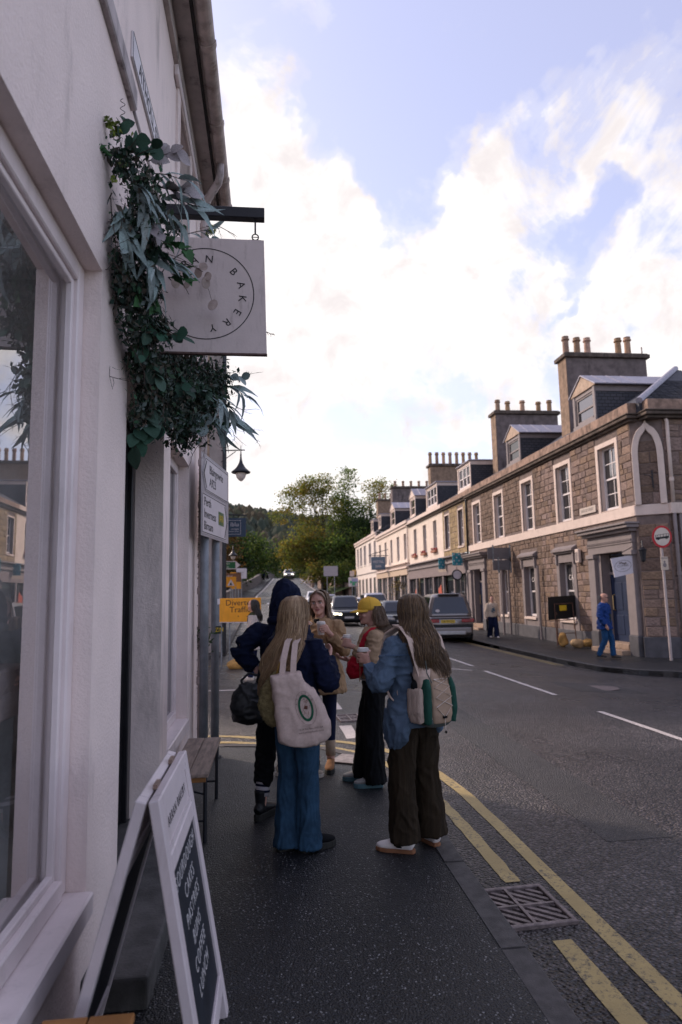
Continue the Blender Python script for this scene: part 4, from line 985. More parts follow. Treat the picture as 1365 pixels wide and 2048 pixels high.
M_HARL = mat('stained_chimney_render', (.15, .12, .115), .95, .25, 3, .5, 20, dirt=(.02, .018, .018), dscale=2.2, damt=.9)
M_CHST = mat('chimney_stone', (.24, .165, .115), .95, .25, 4, .5, 20, dirt=(.05, .04, .03), dscale=3, damt=.6)
M_POT = mat('clay_chimney_pot', (.36, .225, .15), .85, .2, 5, .2, 20, rnd=.25, hue=.012, dirt=(.10, .06, .04), dscale=6, damt=.6)
def chimney(par, x0, x1, y0, y1, zb, zt, pots, m=None, ph=.62, front=None):
    m = m or M_HARL
    mb = MB().box(x0, x1, y0, y1, zb, zt-.22); c = build(mb, 'chimney_stack', m, par, bevel=.015)
    if front: mb = MB().box(x0-.012, x0+.01, y0+.0, y1-.0, zb, zt-.22); build(mb, 'sunlit_tint_face', front, c)  # paler slab on the narrow street face: sunlight put into its colour
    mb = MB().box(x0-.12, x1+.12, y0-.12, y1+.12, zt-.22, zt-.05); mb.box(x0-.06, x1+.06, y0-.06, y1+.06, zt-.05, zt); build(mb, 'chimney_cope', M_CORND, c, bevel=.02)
    for q, hh in pots:
        r = .135; yc = (y0+y1)/2; x = x0+(x1-x0)*q
        mb = MB().lathe([(r*1.05, zt-.02), (r*1.15, zt+.05), (r*.98, zt+.08), (r*.90, zt+hh*.78), (r*1.2, zt+hh*.80), (r*1.25, zt+hh*.86), (r*1.0, zt+hh*.9), (r*1.05, zt+hh), (r*.8, zt+hh), (r*.75, zt+hh*.6)], (x, yc, 0), 12)
        build(mb, 'chimney_pot', M_POT, c, sm=False)
    return c
chimney(ba, 12.3, 15.85, 24.85, 25.60, 7.3, 11.47, [(.06, .82), (.20, .78), (.33, .78), (.72, .80), (.84, .86)], front=M_CHST)
mb = MB().cyl((15.95, 25.2, 9.8), (15.9, 25.2, 11.9), .03, n=6); build(mb, 'aerial', M_IRON, ba)
chimney(ba, 12.3, 15.85, 33.4, 34.15, 7.3, 11.45, [(.08, .68), (.24, .6), (.48, .66), (.74, .6), (.92, .7)], front=M_CHST)
def dormer(par, y0, y1, z0, z1, xf=11.25, apex=None, nl=1, ze=7.0, m=None, side=None, pitch=.62):
    """dormer window on the street-side slope"""
    m = m or M_GREYP
    pd = lambda u, v, d: (xf+d, u, v)
    mb = MB(); facade(mb, pd, y0, y1, z0, z1, [(y0+.17, y1-.17, z0+.16, z1-.16)], .12)
    d = build(mb, 'dormer_front', m, par)
    mb = MB(); pbox(mb, pd, y0-.02, y0+.14, z0, z1, -.03, .02); pbox(mb, pd, y1-.14, y1+.02, z0, z1, -.03, .02); pbox(mb, pd, y0-.04, y1+.04, z0-.05, z0+.14, -.05, .02); build(mb, 'dormer_trim', m, d, bevel=.01)
    xk = 10.62+(z1-ze)/pitch+.1
    for yy in (y0, y1):
        mb = MB().add([(xf, yy, z0-.05), (xf, yy, z1), (xk, yy, z1), (xf, yy+.001, z0-.05)], [(0, 1, 2)]); mb.add([(xf, yy, z0-.6), (xf, yy, z0-.04), (xk, yy, z1), (xk, yy, z1-.6)], [(0, 1, 2, 3)]); build(mb, 'cheek', side or M_SLATEC, d)
        mb = MB().box(xf, xk, yy-.03, yy+.03, z1-.22, z1); build(mb, 'barge_board', m, d)
    wn = (y1-y0-.34)/nl
    for k in range(nl):
        a = y0+.17+wn*k; sash(par, pd, a+.02, a+wn-.02, z0+.16, z1-.17, 1, 1, .03, mt=m if nl == 1 else M_SASH, panes=False)
    if apex:
        yc = (y0+y1)/2; o = .14
        mb = MB().add([(xf-.06, y0-o, z1-.02), (xf-.06, y1+o, z1-.02), (xf-.06, yc, apex), (xf+.02, y0-o, z1-.02), (xf+.02, y1+o, z1-.02), (xf+.02, yc, apex)], [(0, 1, 2), (3, 5, 4), (0, 3, 4, 1), (1, 4, 5, 2), (2, 5, 3, 0)])
        build(mb, 'gable', M_CREAMT if m is not M_GREYP else mat('gable_paint', (.40, .29, .21), .8, .2, 5), d)
        xa = 10.62+(apex-ze)/pitch
        mb = MB().add([(xf-.10, y0-o-.04, z1-.02), (xf-.10, yc, apex+.05), (xa+.3, yc, apex+.05), (xk, y0-o-.04, z1-.02), (xf-.10, y1+o+.04, z1-.02), (xk, y1+o+.04, z1-.02)], [(0, 1, 2, 3), (4, 5, 2, 1)])
        rf = build(mb, 'dormer_roof', M_LEAD, d); rf.modifiers.new('s', 'SOLIDIFY').thickness = .04
        mb = MB()
        for q in (.2, .45, .7):
            xq = xf-.1+(xk-xf)*q; mb.tube([(xq, y0-o-.04, z1+.02), (xq, yc, apex+.09)], .022, 6)
        build(mb, 'lead_roll', M_LEAD, d)
    else:
        mb = MB().box(xf-.12, xk+.3, y0-.1, y1+.1, z1, z1+.07); build(mb, 'dormer_roof', M_LEAD, d, bevel=.02)
    return d
dormer(ba, 20.75, 22.35, 7.42, 8.70, apex=9.22)
dormer(ba, 27.6, 29.25, 7.42, 8.70, apex=9.22)

# ---- building B: ochre stone half and cream painted half above a grey shopfront
def shopfront(par, y0, y1, zf, zg, bays, mj, mf, corn=.16, ztop=None, riser=.45):
    """pilasters, glazing, fascia and cornice; bays = number of window bays"""
    ztop = ztop or zf+.62
    zz = lambda y: zg
    mb = MB(); pbox(mb, pr_, y0+.1, y1-.1, zf, ztop, -.16, .0); fa = build(mb, 'fascia', mf, par, bevel=.01)
    mb = MB(); pbox(mb, pr_, y0, y1, ztop, ztop+.10, -.26, .0); pbox(mb, pr_, y0, y1, ztop+.10, ztop+.36, -.10, .0); pbox(mb, pr_, y0-.02, y1+.02, ztop+.36, ztop+.44, -.34, .0); build(mb, 'shop_cornice', mj, par, bevel=.012)
    bw = (y1-y0-.2)/bays
    for k in range(bays+1):
        u = y0+.1+bw*k; mb = MB(); pbox(mb, pr_, u-.12, u+.12, zg-.5, zf, -.12, .02); build(mb, 'pilaster', mj, par, bevel=.012)
    for k in range(bays):
        a, b = y0+.1+bw*k+.12, y0+.1+bw*(k+1)-.12
        isd = (k % 3 == 1)
        if isd:
            mb = MB(); pbox(mb, pr_, a, b, zg-.4, zf, .12, .2); d = build(mb, 'shop_door', mat('dark_green_door', (.012, .03, .022), .5, .2), par)
            mb = MB(); pbox(mb, pr_, a+.15, b-.15, zg+.5, zf-.3, .11, .125); build(mb, 'door_glass', M_GLASSK, d)
        else:
            mb = MB(); pbox(mb, pr_, a, b, zg-.5, zg+riser, -.04, .05); build(mb, 'stall_riser', mj, par)
            mb = MB(); pbox(mb, pr_, a, b, zg+riser, zf, .03, .05); w = build(mb, 'shop_pane', M_GLASSK, par)
            mb = MB()
            for q in (.33, .66): pbox(mb, pr_, a+(b-a)*q-.02, a+(b-a)*q+.02, zg+riser, zf, .0, .04)
            build(mb, 'mullion', mj, w)
    return fa
def upper_windows(par, wins, c, d, mt, surround=None, panes=(1, 1), sw=.10):
    for a, b in wins:
        if surround:
            mb = MB(); pbox(mb, pr_, a-sw, a, c-.06, d+sw, -.03, .01); pbox(mb, pr_, b, b+sw, c-.06, d+sw, -.03, .01); pbox(mb, pr_, a, b, d, d+sw, -.03, .01); pbox(mb, pr_, a-sw-.03, b+sw+.03, c-.14, c-.06, -.07, .01); build(mb, 'window_surround', surround, par, bevel=.008)
        sash(par, pr_, a+.01, b-.01, c, d, panes[0], panes[1], .14, panes=False)
M_CREAMW = mat('cream_painted_wall', (.66, .55, .46), .8, .07, 3, .25, 18, dirt=(.32, .24, .17), dscale=2.5, damt=.35)
M_WHITEW = mat('offwhite_painted_wall', (.68, .59, .52), .8, .06, 3, .2, 18, dirt=(.35, .28, .22), dscale=2.5, damt=.3)
bb = thing('stone_and_cream_shop_building', 'half ochre stone, half cream building above a long grey shop fascia', 'building', (14, 41, 0))
bw_s = [(34.25, 35.15), (37.02, 37.98)]; bw_c = [(40.0, 40.86), (42.75, 43.67), (45.65, 46.55)]
mb = MB(); facade(mb, pr_, 33.4, 38.45, 3.75, 6.55, [(a, b, 4.2, 6.15) for a, b in bw_s], .25); build(mb, 'stone_wall', M_MORTAR, bb)
mb = MB()
for yc, zc, w, h in stone_fields(33.42, 38.43, 3.75, 6.52, [(a-.1, b+.1, 4.05, 6.28) for a, b in bw_s], .24, .36, .35, .7):
    me = UNIT[R.randrange(10)]; dq = R.uniform(.012, .03); mb.add([(FX+v.co.x*dq, yc+v.co.y*w, zc+v.co.z*h) for v in me.vertices], [tuple(p.vertices) for p in me.polygons])
o = build(mb, 'stonework', M_STONEY, bb); o['kind'] = 'stuff'
mb = MB(); facade(mb, pr_, 38.45, 48.2, 3.75, 6.55, [(a, b, 4.3, 6.2) for a, b in bw_c], .25); mb.quad(pr_(33.4, -.5, .6), pr_(48.2, -.5, .6), pr_(48.2, 3.75, .6), pr_(33.4, 3.75, .6)); build(mb, 'painted_wall', M_CREAMW, bb)
upper_windows(bb, bw_s, 4.2, 6.15, M_SASH, M_CREAMT, (2, 2)); upper_windows(bb, bw_c, 4.3, 6.2, M_SASH, None)
M_PETAL = mat('red_flowers', (.35, .04, .05), .7, .4, 30)
for a, b in bw_c:
    mb = MB(); pbox(mb, pr_, a-.1, b+.1, 4.15, 4.3, -.2, -.01); fb = build(mb, 'flower_box', mat('terracotta_box', (.30, .13, .08), .8, .2), None)
    tag(fb, 'terracotta box of red flowers under a cream upper window, %s of the three' % ('nearest' if a == 40.0 else 'middle' if a < 44 else 'farthest'), 'flower box', 'flower boxes on the cream wall')
    mb = MB()
    for k in range(60):
        p = Vector(pr_(R.uniform(a-.1, b+.1), 4.3+R.uniform(0, .14), R.uniform(-.22, -.02))); q = Vector((R.uniform(-1, 1), R.uniform(-1, 1), R.uniform(-1, 1))).normalized(); r_ = q.orthogonal().normalized()
        mb.quad(p+q*.05, p+r_*.04, p-q*.05, p-r_*.04)
    build(mb, 'flowers', M_PETAL, fb)
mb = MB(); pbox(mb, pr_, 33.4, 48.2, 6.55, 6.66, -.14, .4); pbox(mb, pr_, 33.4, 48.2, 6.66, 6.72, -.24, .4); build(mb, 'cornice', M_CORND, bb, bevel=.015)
mb = MB(); pbox(mb, pr_, 33.4, 38.45, 6.72, 7.0, -.13, .2); build(mb, 'parapet', M_CORN, bb, bevel=.012); mb = MB(); pbox(mb, pr_, 38.45, 48.2, 6.72, 7.0, -.13, .2); build(mb, 'parapet', M_CREAMT, bb, bevel=.012)
roof_x(bb, 33.4, 48.2, 7.0)
M_FASC = mat('mauve_grey_fascia', (.20, .155, .15), .55, .06, 3)
fa = shopfront(bb, 33.6, 48.15, 2.62, -.2, 6, M_GREYP, M_FASC, ztop=3.26)
put_text('Heartland Pots', .30, pr_(38.4, 2.94, -.163), (0, -1, 0), (0, 0, 1), mat('gold_lettering', (.5, .4, .28), .6, .1), fa)
for y in (39.6, 46.2):
    mb = MB()
    for k in range(5): p = pr_(y+R.uniform(-.3, .3), .9+R.uniform(0, .8), -.0); mb.ball(p, .04, .22, .45, 8, 6)
    o = build(mb, 'hanging_clothes', mat('orange_red_fabric', (.40, .07, .035), .8, .3, 8), None); tag(o, 'orange red garments in the %s window of the grey fascia shop' % ('right hand' if y < 42 else 'left hand'), 'clothes', 'garments in the shop windows')
dpipe(bb, 10.42, 33.42, 3.6, 6.5, M_BEAM)
dormer(bb, 34.9, 37.35, 7.45, 8.95, apex=None, nl=3, m=M_CREAMT); dormer(bb, 42.3, 45.3, 7.45, 9.0, apex=None, nl=3, m=M_CREAMT)
chimney(bb, 12.3, 16.2, 48.0, 48.8, 7.3, 11.45, [(.03+.135*k, .95) for k in range(8)], m=M_CHST)
M_TEAL = mat('teal_sign', (.03, .22, .27), .5, .5, 7)
for nm, y, w, zz0, zz1, lb in (('shop_sign', 34.0, .56, 3.05, 3.72, 'square teal patterned projecting sign at the near end of the grey fascia'), ('shop_sign', 37.6, .38, 3.0, 3.65, 'narrow pale blue projecting sign over the grey fascia')):
    s_ = thing(nm, lb, 'sign', (10.3, y, 3)); mb = MB().box(10.30-w, 10.30, y-.04, y+.04, zz0, zz1); bo = build(mb, 'board', M_TEAL, s_, bevel=.01)
    mb = MB().box(10.25, 10.5, y-.02, y+.02, (zz0+zz1)/2-.03, (zz0+zz1)/2+.03); build(mb, 'bracket', M_BEAM, s_)
    mb = MB()
    for i in range(4):
        for k in range(4):
            if (i+k) % 2: mb.lathe([(.055*w/.75, -.003), (.055*w/.75, .003)], (0, 0, 0), 10).xf(Matrix.Translation((10.30-w+w*(i+.5)/4, y-.043, zz0+(zz1-zz0)*(k+.5)/4)) @ Matrix.Rotation(pi/2, 4, 'X'), len(mb.v)-20)
    build(mb, 'pattern', M_SWHITE, bo)
s_ = thing('round_sign', 'round pale projecting sign hanging under the teal sign', 'sign', (10.2, 34.1, 2.5)); 
mb = MB().lathe([(.26, -.05), (.29, -.03), (.29, .03), (.26, .05)], n=20).xf(Matrix.Translation((9.98, 34.1, 2.55)) @ Matrix.Rotation(pi/2, 4, 'X')); build(mb, 'rim', M_BEAM, s_)
mb = MB().lathe([(.225, -.056), (.225, .056)], n=20).xf(Matrix.Translation((9.98, 34.1, 2.55)) @ Matrix.Rotation(pi/2, 4, 'X')); build(mb, 'face', M_SWHITE, s_)
mb = MB().tube([(9.98, 34.1, 2.85), (9.98, 34.1, 3.0)], .02, 6); build(mb, 'hanger', M_BEAM, s_)

# ---- building C
bc = thing('cream_shop_building', 'cream painted terrace building with a hanging blue sign in the middle of the row', 'building', (14, 55.5, .2))
cw = [(49.2, 50.15), (52.0, 53.0), (55.0, 55.9), (57.8, 58.75), (60.8, 61.8)]
mb = MB(); mb.quad(pr_(48.2, -.5, .6), pr_(63, -.5, .6), pr_(63, 3.4, .6), pr_(48.2, 3.4, .6)); facade(mb, pr_, 48.2, 63, 3.4, 6.7, [(a, b, 4.2, 6.2) for a, b in cw], .22); build(mb, 'wall', M_CREAMW, bc)
upper_windows(bc, cw, 4.2, 6.2, M_SASH, None)
mb = MB(); pbox(mb, pr_, 48.2, 63, 6.7, 6.9, -.12, .4); pbox(mb, pr_, 48.2, 63, 6.9, 7.15, -.22, .4); build(mb, 'cornice', M_CREAMT, bc, bevel=.02); roof_x(bc, 48.2, 63, 7.15)
shopfront(bc, 48.4, 62.9, 3.0, .1, 5, M_CREAMT, mat('tan_fascia', (.48, .36, .26), .6, .06), ztop=3.5)
dormer(bc, 48.95, 50.75, 7.5, 9.1, apex=9.7, ze=7.15, m=M_CREAMT); dormer(bc, 57.2, 59.3, 7.6, 9.2, apex=9.8, ze=7.15, m=M_CREAMT)
chimney(bc, 12.3, 16.4, 63.6, 64.6, 7.3, 12.3, [(.1+.2*k, .6) for k in range(5)])
dpipe(bc, 10.40, 48.3, .0, 6.6, M_CREAMT)
s_ = thing('inn_sign', 'blue grey hanging inn sign on an iron bracket in front of the cream building', 'sign', (10.2, 57, 4.5))
mb = MB().tube([(10.5, 57, 5.5), (8.9, 57, 5.05)], .03, 6); mb.tube([(10.5, 57, 4.95), (8.7, 57, 4.95)], .03, 6); mb.tube([(9.4, 57, 4.95), (9.4, 57, 5.4)], .02, 6); build(mb, 'bracket', M_BEAM, s_)
mb = MB().box(8.95, 10.2, 56.95, 57.05, 3.7, 4.85); bo = build(mb, 'board', mat('blue_grey_board', (.10, .15, .21), .6, .1), s_, bevel=.02); put_text('HOTEL', .3, (9.57, 56.945, 4.4), (1, 0, 0), (0, 0, 1), M_SWHITE, bo); put_text('BAR', .3, (9.57, 56.945, 4.0), (1, 0, 0), (0, 0, 1), M_SWHITE, bo)

# ---- building D
bd_ = thing('white_end_building', 'off-white painted building at the far end of the row', 'building', (14, 71, .8))
dw = [(63.75, 64.8), (66.85, 68.2), (70.5, 71.95), (73.6, 75.0), (76.3, 77.45)]
mb = MB(); facade(mb, pr_, 63, 79, -.2, 7.2, [(a, b, 4.75, 6.85) for a, b in dw], .22); mb.quad((FX, 63, 6.6), (FX+4, 63, 6.6), (FX+4, 63, 7.8), (FX, 63, 7.8)); mb.quad((FX, 79, 0), (19, 79, 0), (19, 79, 7.2), (FX, 79, 7.2)); build(mb, 'wall', M_WHITEW, bd_)
upper_windows(bd_, dw, 4.75, 6.85, M_SASH, M_WHITEW)
mb = MB(); pbox(mb, pr_, 63, 79.1, 7.2, 7.45, -.14, .4); pbox(mb, pr_, 63, 79.1, 7.45, 7.68, -.2, .4); build(mb, 'cornice', M_CREAMT, bd_, bevel=.02); roof_x(bd_, 63, 79, 7.68)
dormer(bd_, 64.6, 66.0, 8.2, 9.6, apex=None, ze=7.68, m=M_CREAMT); dormer(bd_, 69.5, 71.0, 8.2, 9.6, apex=None, ze=7.68, m=M_CREAMT)
chimney(bd_, 12.3, 15.6, 72.5, 73.6, 8, 12.3, [(.1, .75), (.3, .75), (.5, .75), (.7, .75), (.9, .75)], m=M_CHST, ph=.8)
mb = MB(); pbox(mb, pr_, 63, 79, 3.72, 3.80, -.06, .01); build(mb, 'string_band', M_GREYP, bd_)
for k, y in enumerate((64.8, 67.5, 70.2, 73.0, 75.6, 77.8)):
    g = .5+zr(y)*.6; mb = MB(); pbox(mb, pr_, y-.55, y+.55, g, 3.2, -.015, .03); w = build(mb, 'ground_window' if k % 2 else 'shop_door', M_GLASSW if k % 2 else MATS['dark_green_door'], bd_)
    mb = MB(); pbox(mb, pr_, y-.62, y-.55, g, 3.27, -.05, .03); pbox(mb, pr_, y+.55, y+.62, g, 3.27, -.05, .03); pbox(mb, pr_, y-.55, y+.55, 3.2, 3.27, -.05, .03); pbox(mb, pr_, y-.02, y+.02, g, 3.2, -.03, .03); build(mb, 'frame', M_CREAMT, w)
s_ = thing('pharmacy_sign', 'green and white cross shaped pharmacy sign on the far white building', 'sign', (10.1, 76.5, 3))
mb = MB().box(9.25, 10.35, 76.4, 76.5, 2.45, 3.55); pb_ = build(mb, 'panel', M_SWHITE, s_, bevel=.2, seg=3)
mb = MB().box(9.65, 9.95, 76.37, 76.4, 2.6, 3.4); mb.box(9.4, 10.2, 76.372, 76.399, 2.85, 3.15); build(mb, 'cross', mat('pharmacy_green', (.05, .35, .18), .5, .1), pb_)
mb = MB().box(10.3, 10.5, 76.42, 76.48, 2.95, 3.05); build(mb, 'bracket', M_BEAM, s_)
mb = MB(); pbox(mb, pr_, 78.6, 78.95, 3.9, 4.5, -.5, -.02); o = build(mb, 'wall_lantern', mat('yellow_lamp', (.45, .28, .08), .5, .2), None, bevel=.06, seg=2); tag(o, 'small amber box lantern at the far corner of the white building', 'lantern')
# tubs and hanging basket
hb = thing('hanging_basket', 'flower basket hanging beside the cream shopfront', 'hanging basket', (9.9, 50.3, 2.2))
mb = MB()
for k in range(160):
    p = Vector((9.9+R.gauss(0, .28), 50.3+R.gauss(0, .28), 2.2+R.gauss(0, .28))); q = Vector((R.uniform(-1, 1), R.uniform(-1, 1), R.uniform(-1, 1))).normalized(); r_ = q.orthogonal().normalized(); mb.quad(p+q*.09, p+r_*.06, p-q*.09, p-r_*.06)
build(mb, 'flowers', mat('mixed_flowers', (.16, .12, .04), .8, .8, 5), hb)
mb = MB().tube([(10.5, 50.3, 2.9), (9.9, 50.3, 2.95), (9.9, 50.3, 2.4)], .02, 6); build(mb, 'bracket', M_BEAM, hb)
# ------------------------------------------------------------------ hill and far wood
M_HILL = mat('wooded_hill', (.055, .058, .036), .95, .5, .05, .0)
M_WOOD_F = mat('far_wood_foliage', (.05, .055, .03), .95, .25, .3, attr='Col')
def hz_(x, y):
    t = max(0., min(1., (y-190)/330)); s = t*t*(3-2*t)
    top = 57-x*.16+6*mnoise.noise(Vector((x*.012, y*.01, 3)))
    if x > 40: top = max(12, top-(x-40)*.32)
    return -3+s*(top+3)
mb = MB(); nx, ny = 60, 34
for j in range(ny+1):
    for i in range(nx+1):
        x = -420+i*14; y = 180+j*14; mb.v.append((x, y, hz_(x, y)+1.5*mnoise.noise(Vector((x*.06, y*.06, 0)))))
mb.f = [(j*(nx+1)+i, j*(nx+1)+i+1, (j+1)*(nx+1)+i+1, (j+1)*(nx+1)+i) for j in range(ny) for i in range(nx)]
struct(mb, 'hill', M_HILL, sm=True)
def set_cols(me, cols):
    a = me.color_attributes.new('Col', 'FLOAT_COLOR', 'POINT')
    a.data.foreach_set('color', [x for c in cols for x in (c[0], c[1], c[2], 1.0)])
PAL_H = [(.052, .064, .040), (.046, .060, .042), (.065, .066, .032), (.072, .056, .030), (.035, .050, .034), (.06, .065, .04), (.07, .068, .036)]  # greens greyed and blued: distance haze is put into the tree colours
mb = MB(); cols = []
rr = random.Random(3)
for k in range(3600):
    x = rr.uniform(-160, 150); y = rr.uniform(195, 545)
    if abs(x) > y*.42+20: continue
    z = hz_(x, y); h = rr.uniform(6, 12); r = h*rr.uniform(.32, .45); n0 = len(mb.v)
    tilt = rr.uniform(0, 6)
    rs = []
    for zz, f in ((0.1, .5), (.3, 1.0), (.6, .85), (.85, .45), (1.0, .08)):
        rs.append([(x+r*f*rr.uniform(.75, 1.2)*cos(tilt+q*pi/3), y+r*f*rr.uniform(.75, 1.2)*sin(tilt+q*pi/3), z+h*zz+rr.uniform(-.3, .3)) for q in range(6)])
    mb.rings(rs); c = rr.choice(PAL_H); g = rr.uniform(.8, 1.2)
    cols += [tuple(v*g for v in c)]*(len(mb.v)-n0)
me = mb.mesh('far_wood'); set_cols(me, cols); o = link('far_wood', me, M_WOOD_F); o['kind'] = 'stuff'; o['label'] = 'autumn wood covering the hill behind the town'; o['category'] = 'wood'

# ------------------------------------------------------------------ trees
M_BARK = mat('tree_bark', (.06, .05, .04), .95, .3, 4, .5, 12)
M_LEAF = mat('tree_foliage', (.08, .10, .03), .7, .2, 3, attr='Col', spec=.25)
_t = M_LEAF.node_tree; _b = _t.nodes['Principled BSDF']; _o = [n for n in _t.nodes if n.type == 'OUTPUT_MATERIAL'][0]
_tl = N(_t, 'ShaderNodeBsdfTranslucent'); _a = N(_t, 'ShaderNodeAttribute', attribute_name='Col'); L(_t, mixc(_t, 1.0, _a.outputs['Color'], (1.6, 1.7, .9), 'MULTIPLY'), _tl.inputs['Color'])
_mx = N(_t, 'ShaderNodeMixShader'); _mx.inputs[0].default_value = .4; L(_t, _b.outputs[0], _mx.inputs[1]); L(_t, _tl.outputs[0], _mx.inputs[2]); L(_t, _mx.outputs[0], _o.inputs['Surface'])
GREEN = [(.075, .115, .030), (.095, .13, .034), (.06, .095, .027), (.125, .14, .036)]
OLIVE = [(.135, .15, .04), (.16, .155, .04), (.105, .125, .036), (.20, .165, .042), (.21, .14, .035)]
RUST = [(.12, .055, .022), (.095, .05, .022), (.14, .07, .025), (.07, .05, .022)]
DARK = [(.022, .040, .014), (.03, .048, .016), (.018, .032, .012)]
def tree(label, base, height, lobes, pal, leaf=.3, nleaf=5000, trunk=.35, seed=1, name='tree', lean=(0, 0), cat='tree', group='trees at the end of the street'):
    """lobes: (dx, dy, dz, rx, ry, rz, density) ellipsoids of leaf clumps relative to the base"""
    rr = random.Random(seed); b = Vector(base)
    t = thing(name, label, cat, base, group=group)
    mb = MB(); top = b+Vector((lean[0], lean[1], height*.62))
    mb.tube([b+Vector((0, 0, -.3)), b+(top-b)*.35+Vector((rr.uniform(-.2, .2), 0, 0)), b+(top-b)*.7, top], [trunk*1.25, trunk*.9, trunk*.6, trunk*.2], 8)
    for (dx, dy, dz, rx, ry, rz, dn) in lobes:
        c = b+Vector((dx, dy, dz))
        for _ in range(3):
            s = b+(top-b)*rr.uniform(.3, .85); e = c+Vector((rr.uniform(-rx, rx)*.6, rr.uniform(-ry, ry)*.6, rr.uniform(-rz, rz)*.6))
            m_ = (s+e)/2+Vector((rr.uniform(-.5, .5), rr.uniform(-.5, .5), rr.uniform(0, .6))); mb.tube([s, m_, e], [trunk*.35, trunk*.2, .03], 5)
    build(mb, 'trunk', M_BARK, t, sm=True)
    vol = sum(l[3]*l[4]*l[5]*l[6] for l in lobes); mb = MB(); cols = []
    for (dx, dy, dz, rx, ry, rz, dn) in lobes:
        n = int(nleaf*rx*ry*rz*dn/vol); c = b+Vector((dx, dy, dz))
        ncl = max(5, n//26); cls = []
        for _ in range(ncl):
            v = Vector((rr.gauss(0, 1), rr.gauss(0, 1), rr.gauss(0, 1))).normalized()*(rr.random()**.33)
            cls.append((c+Vector((v.x*rx, v.y*ry, v.z*rz)), rr.choice(pal), rr.uniform(.75, 1.3)))
        sg_ = min(rx, ry, rz)*.17+leaf*.7
        for _ in range(n):
            cc, pc, g = rr.choice(cls); p = cc+Vector((rr.gauss(0, sg_), rr.gauss(0, sg_), rr.gauss(0, sg_*.7)))
            q = Vector((rr.gauss(0, 1), rr.gauss(0, 1), rr.gauss(0, .6))).normalized(); r_ = q.cross(Vector((rr.gauss(0, 1), rr.gauss(0, 1), rr.gauss(0, 1)))).normalized(); l_ = leaf*rr.uniform(.6, 1.25)
            mb.quad(p+q*l_*.55, p+r_*l_*.36, p-q*l_*.55, p-r_*l_*.36); cols += [tuple(x*g for x in pc)]*4
    me = mb.mesh('crown'); set_cols(me, cols); link('crown', me, M_LEAF, t)
    return t
zt = lambda y: zr(y)
# tall open trees behind the far end of the row
tree('tall open-crowned tree on the left of the tree group, branches spreading over the road', (7.6, 92, zt(92)), 17, [(-3.2, 0, 12.9, 2.9, 2.2, 1.9, .55), (-5.6, 0, 10.6, 1.7, 1.4, 1.3, .5), (-.8, 0, 14.7, 2.8, 2.2, 1.7, .6), (-1.8, 0, 9.6, 2.2, 1.8, 1.4, .6), (1.0, 0, 11.5, 1.8, 1.6, 1.8, .4)], OLIVE, .27, 8000, .34, 11)
tree('tallest slender tree in the middle of the tree group', (10.8, 94, zt(94)), 19, [(.6, 0, 15.7, 1.7, 1.6, 1.9, .5), (-.6, 0, 12.6, 2.4, 1.9, 1.5, .5), (1.3, 0, 11.8, 2.2, 1.7, 1.7, .55), (0, 0, 9.4, 2.7, 2.0, 1.6, .85), (2.3, 0, 8.9, 2.2, 1.8, 1.5, .8)], GREEN, .27, 8500, .34, 12)
tree('tall tree with sun shining through its leaves above the chimneys', (15.2, 95, zt(95)), 17, [(1.0, 0, 14.6, 2.8, 2, 1.8, .38), (-.6, 0, 12.2, 2.0, 1.6, 1.5, .3), (2.2, 0, 11.9, 1.8, 1.6, 1.4, .4), (0, 0, 8.2, 2.6, 2, 1.8, .7)], OLIVE, .26, 5200, .3, 13)
tree('broad olive green tree leaning over the road below the tall trees', (7.4, 88, zt(88)), 10, [(-3.0, 0, 6.8, 2.6, 2.2, 2.2, 1), (-4.2, 0, 5.0, 2.0, 1.9, 1.8, 1), (-.6, 0, 6.4, 2.6, 2.2, 2.1, 1), (-1.6, 0, 4.2, 2.6, 2.0, 1.6, 1)], OLIVE, .33, 6500, .35, 14)
tree('dense mid green tree left of the white end building', (9.8, 86, zt(86)), 9, [(-.8, 0, 6.0, 2.6, 2.2, 1.9, 1), (1.4, 0, 6.6, 2.4, 2.0, 1.9, 1), (-1.4, 0, 3.7, 2.6, 2, 1.6, 1), (1.4, 0, 3.6, 2.4, 2, 1.9, 1)], GREEN, .33, 6500, .3, 15)
tree('dark evergreen tree tucked behind the white end building', (12.6, 88, zt(88)), 11, [(0, 0, 7.4, 3.0, 2.2, 2.0, 1), (-.6, 0, 4.6, 3.0, 2.2, 2.2, 1), (.6, 0, 9.3, 2.0, 1.6, 1.3, .8)], DARK, .36, 6500, .35, 16)
tree('low olive shrub tree at the foot of the tree group', (6.8, 84, zt(84)), 4.5, [(-.6, 0, 2.6, 2.0, 1.6, 1.3, 1), (1.0, 0, 2.4, 1.8, 1.5, 1.3, 1)], OLIVE, .28, 2600, .18, 17)
tree('low green shrub tree beside the grass bank', (9.4, 82.5, zt(82)), 4.5, [(-.4, 0, 2.6, 1.9, 1.5, 1.3, 1), (1.2, 0, 2.2, 1.6, 1.4, 1.2, 1)], GREEN+OLIVE[:1], .28, 2400, .18, 18)
tree('dark green tree standing behind the bridge', (-1.5, 150, zt(150)), 12, [(0, 0, 6, 4.5, 3, 4.5, 1), (5, 0, 5, 4, 3, 4, 1)], DARK+GREEN, .5, 4200, .5, 19)
tree('dark tree on the far right side of the bridge', (9.5, 140, zt(140)), 12, [(0, 0, 5, 3.6, 3, 4.2, 1), (-2.6, 0, 3, 2.0, 2, 2.0, .8)], DARK, .5, 3600, .5, 20)
